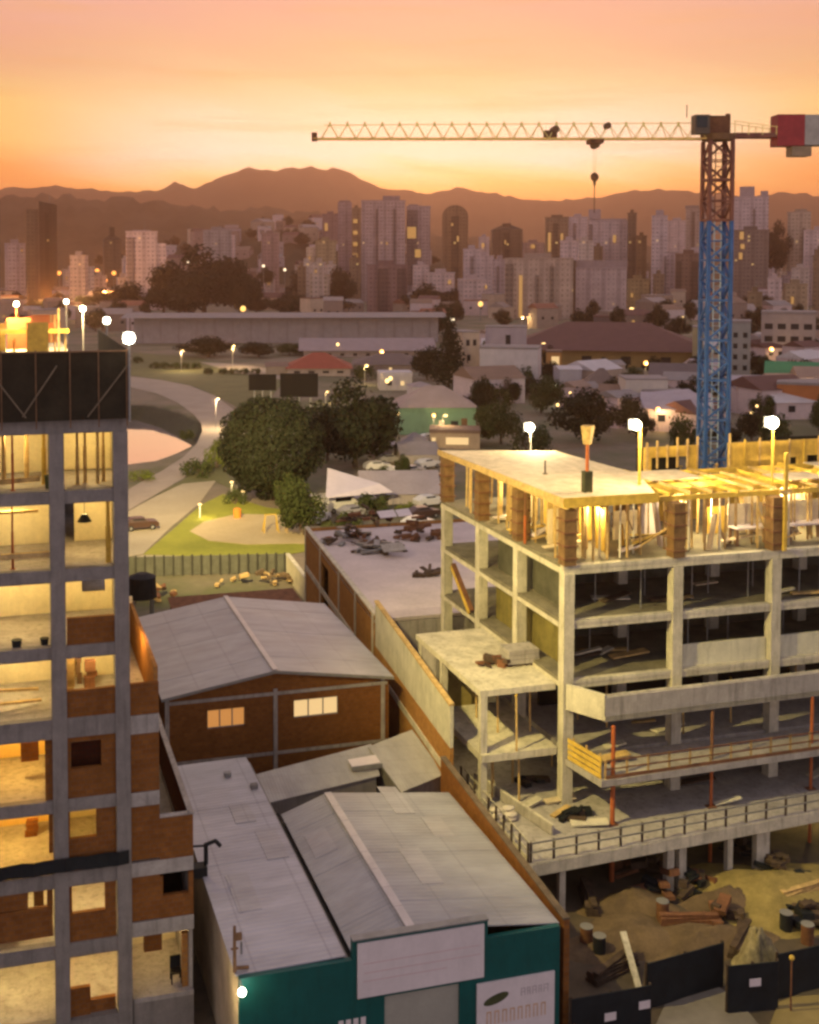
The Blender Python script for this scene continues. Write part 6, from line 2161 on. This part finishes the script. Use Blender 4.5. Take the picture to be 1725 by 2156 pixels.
# orange bin and play frame on the sand
p = onz(500, 1092, 0)
t = thing('litter_bin', (p.x, p.y, 0), 'orange litter bin at the upper edge of the sand patch', 'bin')
MB().tube((p.x, p.y, 0), (p.x, p.y, 1.2), .45, .5, 12).build('body', plain('bin_orange', (.65, .22, .03), .6, .1), t)
MB().tube((p.x, p.y, 1.2), (p.x, p.y, 1.35), .55, .3, 12).build('lid', plain('bin_orange', (.65, .22, .03), .6, .1), t)
for px_, lab in ((570, 'yellow climbing frame on the sand patch, left one'), (618, 'brown climbing frame on the sand patch, right one')):
    p = onz(px_, 1120, 0.1)
    t = thing('climbing_frame', (p.x, p.y, .1), lab, 'play frame')
    mt = TIMBERY if px_ < 600 else TIMBER
    for sx in (-.9, .9):
        for sy in (-.5, .5):
            MB().beam((p.x + sx, p.y + sy, .1), (p.x + sx * .7, p.y, 2.2), .12).build('leg', mt, t)
    MB().beam((p.x - .75, p.y, 2.2), (p.x + .75, p.y, 2.2), .12).build('top_bar', mt, t)
# hoardings on posts --------------------------------------------------------------------------------------
for (xa, xb, ya, yb, lab) in ((524, 582, 788, 822, 'black billboard on posts, left one behind the big round tree'), (590, 670, 786, 836, 'black billboard on posts, larger right one behind the big round tree')):
    D_ = 200.0
    p0, p1, p2 = ond(xa, yb, D_), ond(xb, yb, D_), ond(xa, ya, D_)
    t = thing('billboard', ((p0.x + p1.x) / 2, (p0.y + p1.y) / 2, 0), lab, 'billboard')
    dd = (p1 - p0).normalized() * .0
    nb = Vector((-RT.y, RT.x, 0)) * .25
    MB().prism([(p0.x, p0.y), (p1.x, p1.y), (p1.x + nb.x, p1.y + nb.y), (p0.x + nb.x, p0.y + nb.y)], p0.z, p2.z).build('board', DARK, t)
    for u in (.2, .5, .8):
        q3 = p0.lerp(p1, u)
        MB().tube((q3.x + nb.x * 1.6, q3.y + nb.y * 1.6, 0), (q3.x + nb.x * 1.6, q3.y + nb.y * 1.6, p2.z), .15).build('post', STEEL, t)

rw = random.Random(77)
for k in range(26):
    px = rw.choice((rw.uniform(960, 1460), rw.uniform(1540, 1720), rw.uniform(700, 920)))
    py = rw.uniform(745, 925)
    p = onz(px, py, 0)
    D_ = (p - CAM).dot(FW)
    t = thing('porch_lamp', (p.x, p.y, 0), 'tiny warm lamp glowing among the middle distance houses', 'lamp', 'tiny warm lamps among the houses')
    MB().tube((p.x, p.y, 0), (p.x, p.y, 4.2), .07, .05, 6).build('pole', STEEL, t)
    MB().ball((p.x, p.y, 4.4), .0016 * D_ * rw.uniform(.7, 1.2), 8, 6).build('lamp_head', LAMPY if k % 3 else emit('lamp_orange', (1, .45, .1), 5), t)
    if k % 3 == 0:
        light('lamp_light', 'POINT', (p.x, p.y - 1.0, 4.0), 900, (1, .66, .28), t, .2)

# compound fence and wall below the lawn -------------------------------------------------------------------
t = thing('compound_fence', (20, 122, 0), 'grey metal fence with many posts between the lawn and the brick shed', 'fence')
pa, pb = onz(266, 1214, 0), onz(600, 1206, 0)
n = 17
FENM = plain('fence_grey', (.085, .085, .065), .7, .2, 1.5, stain=.4)
for i in range(n + 1):
    p = pa.lerp(pb, i / n)
    MB().box(p.x - .09, p.x + .09, p.y - .2, p.y - .02, 0, 2.15).build('post', plain('fence_dark', (.04, .038, .03), .8, .2), t)
MB().prism([(pa.x, pa.y), (pb.x, pb.y), (pb.x, pb.y + .08), (pa.x, pa.y + .08)], .05, 2.0).build('panel', FENM, t)
t = thing('compound_wall', (30, 110, 0), 'pale concrete wall running down from the fence towards the warehouse roof', 'wall')
pa, pb = onz(603, 1212, 0), onz(655, 1285, 0)
nn = Vector((1, .3, 0)).normalized()
MB().prism([(pa.x, pa.y), (pb.x, pb.y), (pb.x + .3, pb.y), (pa.x + .3, pa.y)], -.2, 2.2).build('wall_body', plain('lit_concrete', (.52, .46, .30), .9, .15, .8, stain=.4), t)  # yellow of the lamplight is mixed into this concrete colour
MB().prism([(pa.x - .06, pa.y), (pb.x - .06, pb.y), (pb.x + .36, pb.y), (pa.x + .36, pa.y)], 2.2, 2.32).build('coping', CONCL, t)
heap('yard_rubble', 310, 1258, .2, 6, 4, 2.2, 30, [TIMBER, SOIL, RUST], 'yellowish rubble heap beside the black water tank', 'rubble heap')
heap('yard_rubble', 545, 1225, .2, 10, 3, 1.2, 30, [TIMBER, SOIL, SOIL], 'ochre rubble strip between the fence and the brick shed', 'rubble heap')

# street lamps -----------------------------------------------------------------------------------------------


def street_lamp(px, pyb, pyt, lab, energy=0, col=(1.0, .72, .3), mat=None, group='street lamps in the middle distance', r=.22, lampmat=None, arm=True):
    p = onz(px, pyb, 0)
    D_ = (p - CAM).dot(FW)
    h = (pyb - pyt) / F * D_
    t = thing('street_lamp', (p.x, p.y, 0), lab, 'street lamp', group)
    MB().tube((p.x, p.y, 0), (p.x, p.y, h), .10, .06).build('pole', mat or PALES, t)
    MB().ball((p.x + (.5 if arm else 0), p.y - .1, h + .05), r, 10, 6, (1.2, .8, .55)).build('lamp_head', lampmat or LAMPY, t, smooth=True)
    if arm:
        MB().beam((p.x, p.y, h - .05), (p.x + .6, p.y, h + .2), .06).build('arm', mat or PALES, t)
    if energy:
        light('lamp_light', 'POINT', (p.x + .6, p.y - .2, h - .55), energy, col, t, .25)
    return t


WHP = plain('white_pole', (.6, .56, .5), .5, .08)
street_lamp(488, 1056, 1015, 'short white lamp post at the foot of the round tree, left one of the pair', 150, (1, .78, .35), WHP, arm=False)
street_lamp(512, 1062, 1035, 'short white lamp post at the foot of the round tree, right one of the pair', 0, mat=WHP, arm=False)
street_lamp(421, 1092, 1062, 'low pale post with an added lamp at the tip of the lawn', 200, (1, .76, .3), WHP, arm=False)  # lamp on this post is added to light the lawn
street_lamp(382, 782, 738, 'roadside lamp at the bank above the road curve, left one', 4000, (1, .7, .35))
street_lamp(490, 775, 728, 'roadside lamp at the bank above the road curve, right one', 4000, (1, .7, .3))
street_lamp(455, 905, 840, 'lamp post on the outer side of the road curve', 5000, (1, .74, .4), STEEL)
street_lamp(768, 810, 770, 'glowing yellow street lamp beside the bush, left of the conifer', 900, r=.5)
street_lamp(800, 822, 788, 'small glowing lamp right of the yellow street lamp', 500, r=.4)
street_lamp(686, 850, 825, 'small glowing lamp above the big round tree', 400, r=.35)
street_lamp(1142, 768, 725, 'glowing yellow lamp in front of the dark hall roof', 1200, r=.9)
street_lamp(1168, 850, 812, 'whitish lamp with a green glow below the lit doorway', 500, (.9, 1, .6), r=.4, lampmat=emit('lamp_greenish', (.85, 1.0, .6), 4))
street_lamp(932, 935, 875, 'glowing lamp in front of the green house', 500, r=.35)
street_lamp(1098, 690, 668, 'bright lamp at the foot of the beige twin block', 3000, r=.9)
street_lamp(1328, 680, 650, 'bright yellow lamp at the foot of the pale square block', 3000, r=1.1)
street_lamp(1375, 680, 650, 'yellow lamp right of the brightest one under the square block', 2000, r=.9)
street_lamp(1436, 700, 668, 'yellow lamp left of the crane mast among the houses', 800, r=.7)
for k, (px, py, c, lab) in enumerate(((20, 575, 0, 'orange far street light at the left edge'), (65, 580, 0, 'orange far street light right of the left edge one'), (88, 572, 1, 'big orange far street light under the dark tower'),
                                      (125, 575, 0, 'pale orange far street light right of the dark tower'), (152, 580, 1, 'yellow far street light under the white far house'),
                                      (175, 605, 2, 'whitish far street light above the flood lamp row'), (205, 570, 0, 'orange far street light below the thin spired tower'),
                                      (240, 575, 0, 'orange far street light at the left foot of the light tower'), (222, 590, 0, 'lower orange far street light near the light tower'),
                                      (395, 552, 2, 'whitish far street light between light tower and grove'), (600, 568, 2, 'bright white far street light on the slope'),
                                      (555, 560, 2, 'pale far street light left of the bright white one'), (512, 650, 1, 'yellow far street light in the grove'),
                                      (1012, 640, 1, 'yellow far street light beside the white far block'), (952, 672, 2, 'pale far street light above the conifer'),
                                      (443, 668, 2, 'pale far street light on the long warehouse, left'), (745, 668, 2, 'pale far street light on the long warehouse, right'),
                                      (1555, 640, 1, 'yellow far street light right behind the crane mast'), (1700, 700, 1, 'yellow far street light at the right edge among balconies'))):
    D_ = 32 * F / (max(py + 35, 640) - HOR)
    p = ond(px, py, D_)
    t = thing('far_street_light', (p.x, p.y, 0), lab, 'street light', 'small far street lights of the city')
    MB().tube((p.x, p.y, 0), (p.x, p.y, p.z - 1.0), .3, .2, 6).build('pole', STEEL, t)
    MB().ball(p, (1.7, 1.5, 1.2)[c], 8, 6).build('lamp_head', (emit('far_orange', (1.0, .38, .06), 2.2), emit('far_yellow', (1.0, .58, .14), 2.0), emit('far_white', (1.0, .78, .5), 2.0))[c], t)
light('city_glow', 'POINT', (ond(100, 590, 700).x, ond(100, 590, 700).y, 14), 130000, (1, .45, .12), None, 3)
light('city_glow', 'POINT', (ond(220, 590, 760).x, ond(220, 590, 760).y, 14), 130000, (1, .45, .12), None, 3)

# ================================================================== CITY TOWERS
FM = {}


def fmat(c, bay=3.0, wx=.5, wz=.42, lit=.04):
    key = (c, bay, wx, wz, lit)
    if key not in FM:
        FM[key] = facade('facade_%d' % len(FM), c, bay=bay, wx=wx, wz=wz, lit=lit)
    return FM[key]


LITT = emit('tower_lit', (1.0, .50, .10), .42)


def tower(lab, x0, x1, yt, D, c, yaw=0.0, depth=None, top=(), lit=(), recess=(), shape=None, base=0.0, bay=3.0, litf=.012, name='apartment_tower', cat='tower', side=None, wx=.5):
    """pixel columns x0..x1, roof row yt, at distance D; local frame faces the camera"""
    p = ond((x0 + x1) / 2, HOR, D)
    w = (x1 - x0) / F * D
    h = ond(700, yt, D).z - base
    d = depth or min(22.0, max(10, w * .8))
    t = thing(name, (p.x, p.y, base), lab, cat, None, -math.atan2(p.x, p.y) + yaw)
    m = fmat(c, bay, wx, .42, litf)
    k = F / D

    def X(px):
        return (px - (x0 + x1) / 2) / F * D

    def Z(py):
        return ond(700, py, D).z - base
    if shape == 'arch':
        mb = MB()
        n = 9
        poly = [(-w / 2, 0), (w / 2, 0), (w / 2, h - w * .42)] + [(w / 2 * math.cos(a), h - w * .42 + w * .42 * math.sin(a)) for a in [math.pi * i / n for i in range(1, n)]] + [(-w / 2, h - w * .42)]
        vs = [(x, 0, z) for x, z in poly] + [(x, d, z) for x, z in poly]
        q_ = len(poly)
        mb.add(vs, [tuple(range(q_)), tuple(range(2 * q_ - 1, q_ - 1, -1))] + [(i, i + q_, (i + 1) % q_ + q_, (i + 1) % q_) for i in range(q_)])
        mb.build('body', m, t, local=True)
    elif shape == 'slant':
        MB().add([(-w / 2, 0, 0), (w / 2, 0, 0), (w / 2, d, 0), (-w / 2, d, 0), (-w / 2, 0, h), (w / 2, 0, h * .965), (w / 2, d, h * .965), (-w / 2, d, h)],
                 [(3, 2, 1, 0), (4, 5, 6, 7), (0, 1, 5, 4), (1, 2, 6, 5), (2, 3, 7, 6), (3, 0, 4, 7)]).build('body', m, t, local=True)
    elif shape == 'hip':
        MB().box(-w / 2, w / 2, 0, d, 0, h * .93).build('body', m, t, local=True)
        MB().add([(-w / 2, 0, h * .93 + .02), (w / 2, 0, h * .93 + .02), (w / 2, d, h * .93 + .02), (-w / 2, d, h * .93 + .02), (-w * .12, d / 2, h), (w * .12, d / 2, h)],
                 [(0, 1, 5, 4), (1, 2, 5), (2, 3, 4, 5), (3, 0, 4), (3, 2, 1, 0)]).build('roof', colmat(tuple(v * .5 for v in c)), t, local=True)
    else:
        MB().box(-w / 2, w / 2, 0, d, 0, h).build('body', m, t, local=True)
        MB().box(-w / 2 - .3, w / 2 + .3, -.3, d + .3, h + .01, h + .9).build('parapet', colmat(tuple(v * .85 for v in c)), t, local=True)
    if not top and shape is None:
        MB().box(-w * .22, w * .18, d * .3, d * .7, h + .92, h + 3.6).build('roof_block', colmat(tuple(v * .7 for v in c)), t, local=True)
    if int(x0) % 2 == 0:
        MB().tube((w * .1, d / 2, h), (w * .1, d / 2, h + 7), .22, .1, 6).build('antenna', STEEL, t, local=True)
    for (a, b_, y) in top:                       # roof blocks
        MB().box(X(a), X(b_), d * .25, d * .75, h + (.92 if shape is None else -2), Z(y)).build('roof_block', colmat(tuple(v * .62 for v in c)), t, local=True)
    for (a, b_, ya, yb) in recess:               # darker balcony stacks, standing proud of the wall
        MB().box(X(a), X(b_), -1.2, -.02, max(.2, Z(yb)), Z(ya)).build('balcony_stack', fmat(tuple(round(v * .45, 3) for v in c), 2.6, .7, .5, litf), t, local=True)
    for (a, b_, ya, yb) in lit:                  # lit stairs or rooms
        MB().box(X(a), X(b_), -1.35, -1.22 if recess else -.02, Z(yb), Z(ya)).build('window', LITT, t, local=True)
    if side:
        a, b_, y, cc = side
        MB().box(X(a), X(b_), 1.0, d - 1, 0, Z(y)).build('side_wing', fmat(cc, bay, wx, .42, litf), t, local=True)
    return t


MV = (.44, .34, .35)
MV2 = (.54, .43, .44)
BG = (.50, .38, .29)
BR = (.24, .16, .10)
DB = (.13, .085, .055)
PK = (.60, .46, .45)
GY = (.38, .32, .31)
MR = (.25, .15, .15)

tower('tall dark tower with slanted top standing alone at left', 84, 121, 424, 900, (.055, .035, .022), 0, 16, shape='slant', side=(58, 83, 441, (.12, .085, .055)), recess=[(96, 104, 450, 590)])
tower('low mauve block at the far left edge before the dark tower', 14, 54, 514, 900, MV, .1, lit=[(44, 48, 525, 530)])
tower('thin dark tower with a pointed top between dark slanted tower and light block', 220, 256, 494, 1000, DB, .1, shape='hip', top=[(233, 243, 478)])
tower('light mauve block with darker left strip beside the far grove', 266, 332, 489, 820, MV2, 0, top=[(280, 318, 484)], recess=[(268, 284, 500, 600)], side=(332, 350, 512, MV2))
tower('white low far house under the thin dark tower', 146, 184, 562, 830, PK, 0, name='far_house', cat='house')
tower('pinkish grey slab on the slope left of the huge far tree', 430, 488, 486, 1050, GY, .05, side=(488, 496, 495, PK))
tower('rosy tower on the slope above the bright white street light', 552, 588, 494, 1000, (.36, .22, .20), .05)
tower('beige block with lit ground floor left of the mauve towers', 664, 708, 508, 960, (.36, .27, .16), 0, lit=[(650, 654, 540, 546)], side=(645, 663, 520, BG))
tower('brownish block with flat top left of the slim mauve tower', 680, 714, 452, 1250, MR, .05, lit=[(684, 690, 470, 486)])
tower('slim tall mauve tower left of the widest slab', 712, 741, 428, 1100, (.35, .25, .26), 0, top=[(714, 738, 422)])
tower('narrow tower with a column of yellow stair lights beside the slim mauve tower', 741, 760, 440, 1080, (.30, .19, .11), 0, lit=[(744, 753, 462 + 24 * i, 470 + 24 * i) for i in range(5)])
tower('widest tall mauve slab with raised middle block, centre of the skyline', 761, 853, 424, 1000, (.42, .31, .31), 0, top=[(806, 842, 412)], recess=[(792, 796, 440, 590), (828, 833, 440, 590)], lit=[(813, 817, 510, 515)])
tower('maroon twin fronted block in front of the widest mauve slab', 773, 858, 560, 770, MR, 0, recess=[(796, 817, 566, 655), (836, 856, 566, 655)])
tower('mauve tower with two yellow lit windows right of the widest slab', 856, 906, 436, 1020, MV, 0, top=[(860, 880, 430)], recess=[(858, 880, 442, 600)], lit=[(858, 876, 478, 502), (874, 886, 525, 542)])
tower('brown tower with an arched top', 931, 985, 432, 1000, (.24, .14, .075), 0, shape='arch', recess=[(950, 966, 455, 595)], lit=[(962, 966, 497, 509), (950, 954, 470, 476)])
tower('light grey block right of the arched tower', 978, 1012, 526, 900, MV2, .1, recess=[(990, 997, 540, 610)])
tower('white far block in front of the arched tower', 968, 1024, 590, 790, PK, .1, lit=[(1022, 1026, 600, 608)], name='far_block', cat='block')
tower('hip roofed brown tower right of the arched tower', 1038, 1100, 472, 1080, DB, .1, shape='hip', top=[(1060, 1076, 470)], recess=[(1060, 1072, 490, 560)], lit=[(1062, 1065, 506, 514)])
tower('dark brown tower with tall yellow lit windows', 1148, 1196, 459, 1000, BR, 0, top=[(1160, 1184, 452)], lit=[(1154, 1160, 490, 530), (1180, 1185, 492, 526)], recess=[(1164, 1174, 470, 560)])
tower('pale mauve tower behind the yellow lit dark one', 1197, 1236, 458, 1150, MV2, 0, recess=[(1206, 1212, 470, 560)], lit=[(1212, 1217, 505, 525)])
tower('tower with framed light front and one yellow room, below the crane hook', 1238, 1322, 466, 1000, MV2, 0, top=[(1239, 1264, 440), (1240, 1318, 460)], recess=[(1240, 1248, 472, 560)], lit=[(1290, 1296, 495, 511)])
tower('thin dark slab at the right side of the framed tower', 1321, 1339, 450, 980, DB, 0, 22)
tower('lower thin dark slab right of the thin dark one', 1340, 1361, 498, 960, (.16, .09, .04), 0, 20)
tower('beige twin block with a bright vertical stair strip, in front', 1064, 1206, 546, 690, (.46, .34, .28), 0, 18, recess=[(1066, 1082, 556, 665), (1158, 1166, 560, 660), (1128, 1135, 580, 640)], lit=[(1094, 1101, 580, 668)], litf=.01, wx=.3)
tower('pale square block with dark roof band beside the beige twin block', 1214, 1318, 566, 720, (.47, .36, .36), 0, 18, top=[(1212, 1320, 548)], side=(1206, 1214, 548, DB), wx=.2)
tower('slim stepped tower left of the crane mast', 1372, 1404, 456, 900, MV2, 0, top=[(1380, 1396, 442)], side=(1404, 1424, 530, MV), recess=[(1398, 1403, 540, 640)])
tower('plain pinkish tower behind the slim stepped one', 1404, 1446, 466, 1200, PK, 0)
tower('dark brown slab just left of the crane mast', 1423, 1478, 536, 860, (.20, .12, .09), 0, recess=[(1426, 1436, 550, 640), (1456, 1470, 550, 640)])
tower('tall tower directly behind the crane mast with flat dark top', 1444, 1500, 440, 1100, (.42, .31, .26), 0, top=[(1442, 1470, 432), (1474, 1500, 414)], recess=[(1456, 1462, 446, 560)])
tower('tallest light mauve tower with two dark roof blocks, right of the crane mast', 1541, 1614, 416, 950, MV2, 0, top=[(1556, 1586, 392), (1598, 1613, 402)], recess=[(1584, 1588, 440, 520)])
tower('dark grey slab with yellow lit strip in front of the tallest mauve tower', 1545, 1616, 486, 900, (.21, .16, .14), 0, lit=[(1558, 1566, 488, 504), (1560, 1568, 514, 524), (1557, 1564, 532, 546)], litf=.03)
tower('light beige tower near the right edge', 1658, 1704, 448, 950, (.50, .38, .29), 0, top=[(1672, 1696, 440), (1655, 1666, 446)], recess=[(1688, 1694, 480, 600)])
tower('rosy mauve slab cut by the right edge', 1694, 1765, 486, 900, PK, 0)
tower('pinkish white stepped house below the tallest mauve tower', 1618, 1646, 588, 760, PK, 0, side=(1600, 1617, 610, MV2), name='far_house', cat='house')
tower('brown narrow block right of the crane mast among low houses', 1580, 1606, 618, 640, (.24, .17, .10), .1, name='far_block', cat='block')
tower('low beige block under the light beige tower', 1655, 1700, 600, 760, (.38, .28, .18), .1, lit=[(1668, 1673, 625, 640)], name='far_block', cat='block')
tower('pale grey block left of the hip roofed tower', 1000, 1040, 540, 960, MV2, .15, name='far_block', cat='block')
tower('tiny pale tower in the gap between arched and hip roofed towers', 1008, 1030, 500, 1300, MV2, 0, lit=[(1014, 1020, 512, 520)])
tower('mauve block under the hip roofed tower', 1040, 1068, 548, 860, MV, .1, recess=[(1046, 1052, 560, 620)], name='far_block', cat='block')
tower('low rosy block between hip roofed and yellow lit towers', 1102, 1146, 512, 1150, (.40, .26, .22), .1, lit=[(1118, 1126, 515, 523)], name='far_block', cat='block')
tower('low lit block between framed tower and slim stepped tower', 1324, 1368, 590, 850, (.34, .24, .12), .1, lit=[(1330, 1334, 618, 626)], name='far_block', cat='block')
tower('small white tower above the maroon twin block on its right', 872, 902, 560, 900, PK, .1, name='far_block', cat='block')
tower('white far house row between maroon block and arched tower', 900, 958, 576, 880, PK, 0, lit=[(944, 950, 590, 598)], name='far_house', cat='house')

G0 = 'mid rise blocks packed between the towers'
rb = random.Random(91)
for k in range(46):
    px = rb.choice((rb.uniform(890, 1460), rb.uniform(1000, 1460), rb.uniform(1545, 1725), rb.uniform(520, 760), rb.uniform(130, 300)))
    D = rb.uniform(760, 1180)
    yt = rb.uniform(505, 590) if px > 890 else rb.uniform(530, 590)
    c = rb.choice((MV2, PK, BG, MV2, (.55, .42, .36), BR, (.58, .47, .42)))
    t = tower('mid rise block packed between the taller towers of the far city', px, px + rb.uniform(16, 40), yt, D, c, rb.uniform(-.25, .25), litf=.03, name='city_block', cat='block', lit=[(px + 6, px + 9, yt + 14, yt + 20)] if k % 4 == 0 else ())
    t['group'] = G0

# small houses of the far slopes and of the low town ------------------------------------------------------
rr = random.Random(33)
hp = []


def small_house(px, D, w, h, wc, rc, z, kind, lab, grp, lit):
    p = ond(px, HOR, D)
    t = thing('small_house', (p.x, p.y, z), lab, 'house', grp, rr.uniform(-.6, .6))
    d = w * rr.uniform(.7, 1.1)
    MB().box(-w / 2, w / 2, 0, d, -3, h).build('wall', colmat(wc), t, local=True)
    r = MB()
    if kind:
        r.add([(-w / 2 - .3, -.3, h + .02), (w / 2 + .3, -.3, h + .02), (w / 2 + .3, d + .3, h + .02), (-w / 2 - .3, d + .3, h + .02), (-w / 2 - .3, d / 2, h + w * .2), (w / 2 + .3, d / 2, h + w * .2)],
              [(0, 1, 5, 4), (1, 2, 5), (2, 3, 4, 5), (3, 0, 4), (3, 2, 1, 0)])
    else:
        r.box(-w / 2 - .15, w / 2 + .15, -.15, d + .15, h + .02, h + .5)
    r.build('roof', colmat(rc), t, local=True)
    for k in range(2):
        x = (-.22 + .44 * k) * w
        MB().box(x - .7, x + .7, -.12, -.02, h * .45, h * .45 + 1.3).build('window', LITT if (lit and k == 0) else GLASSD, t, local=True)
    return t


G1 = 'small houses scattered over the far slope'
for k in range(70):
    px = rr.uniform(330, 900)
    D = rr.uniform(1010, 1430)
    c = rr.choice([PK, MV2, BG, (.30, .21, .18), (.34, .23, .2)])
    kk = rr.choice((.7, .85, 1))
    small_house(px, D, rr.uniform(9, 20), rr.uniform(5, 16), tuple(round(v * kk, 3) for v in c), rr.choice([MAROON, BROWN, GREYR]), hillside_z(px, D), rr.random() < .5,
                'tiny far house on the hazy slope behind the dark grove', G1, rr.random() < .3)
G2 = 'low town houses at the foot of the towers'
for k in range(85):
    px = rr.choice((rr.uniform(0, 300), rr.uniform(540, 1725), rr.uniform(860, 1725)))
    D = rr.uniform(560, 880)
    small_house(px, D, rr.uniform(9, 18), rr.uniform(5, 13), rr.choice([PK, MV2, BG, (.34, .25, .2), (.26, .19, .16)]), rr.choice([MAROON, BROWN, GREYR, (.25, .10, .06), (.3, .24, .22)]), 0, rr.random() < .6,
                'small low town house at the foot of the tower blocks', G2, rr.random() < .25)
G3 = 'low roofs of the middle distance right of the conifer'
for k in range(64):
    px = rr.uniform(985, 1740)
    D = rr.uniform(215, 470)
    if 960 < px < 1140 and D > 270 and D < 330:
        continue
    if 1060 < px < 1490 and D > 320:
        continue
    small_house(px, D, rr.uniform(6, 13), rr.uniform(3, 6), rr.choice([PK, MV2, BG, PK]), rr.choice([MAROON, BROWN, GREYR, PALE, MAUVE, (.30, .20, .15)]), 0, True,
                'small pitched roof house in the dim middle distance behind the frame building', G3, rr.random() < .15)

# trees of the middle distance -------------------------------------------------------------------------------
G4 = 'dim trees among the houses behind the frame building'
for k in range(60):
    px = rr.uniform(980, 1740)
    D = rr.uniform(150, 420)
    p = onz(px, HOR + 32 * F / D, 0)
    w = rr.uniform(4, 8)
    py = HOR + 32 * F / D
    if py > 960:
        continue
    tree(rr.choice(['spread', 'spread2', 'spread3', 'bush']), px, py, w * F / D, py - rr.uniform(4, 7) * F / D, 'dim leafy tree among the middle distance houses behind the frame building', group=G4)
G5 = 'dark trees between the low town houses'
for k in range(60):
    px = rr.choice((rr.uniform(-20, 330), rr.uniform(520, 1740)))
    D = rr.uniform(500, 900)
    py = HOR + 32 * F / D
    tree(rr.choice(['spread', 'spread3']), px, py, rr.uniform(8, 14) * F / D, py - rr.uniform(7, 12) * F / D, 'dark tree between low town houses below the towers', group=G5)
G6 = 'dark trees on the hazy far slope'
for k in range(60):
    px = rr.uniform(200, 930)
    D = rr.uniform(1000, 1480)
    z = hillside_z(px, D)
    p = ond(px, HOR, D)
    py = HOR + (32 - z) * F / D
    tree(rr.choice(['spread', 'spread3']), px, py, rr.uniform(10, 18) * F / D, py - rr.uniform(8, 13) * F / D, 'dark tree on the hazy slope among the tiny far houses', group=G6, D=D)

# ================================================================== HAZE
hz = bpy.data.materials.new('haze_air')
hz.use_nodes = True
hz.node_tree.nodes.clear()
q = NG(hz.node_tree)
o_ = q.n('ShaderNodeOutputMaterial')
pv = q.n('ShaderNodeVolumePrincipled')
pv.inputs['Color'].default_value = (1.0, 0.61, 0.43, 1)
pv.inputs['Density'].default_value = HAZE
pv.inputs['Anisotropy'].default_value = 0.8
q.l(pv.outputs[0], o_.inputs['Volume'])
tag(MB().box(-12000, 15000, -80, 11000, -8, 425).build('haze', hz), kind='stuff')
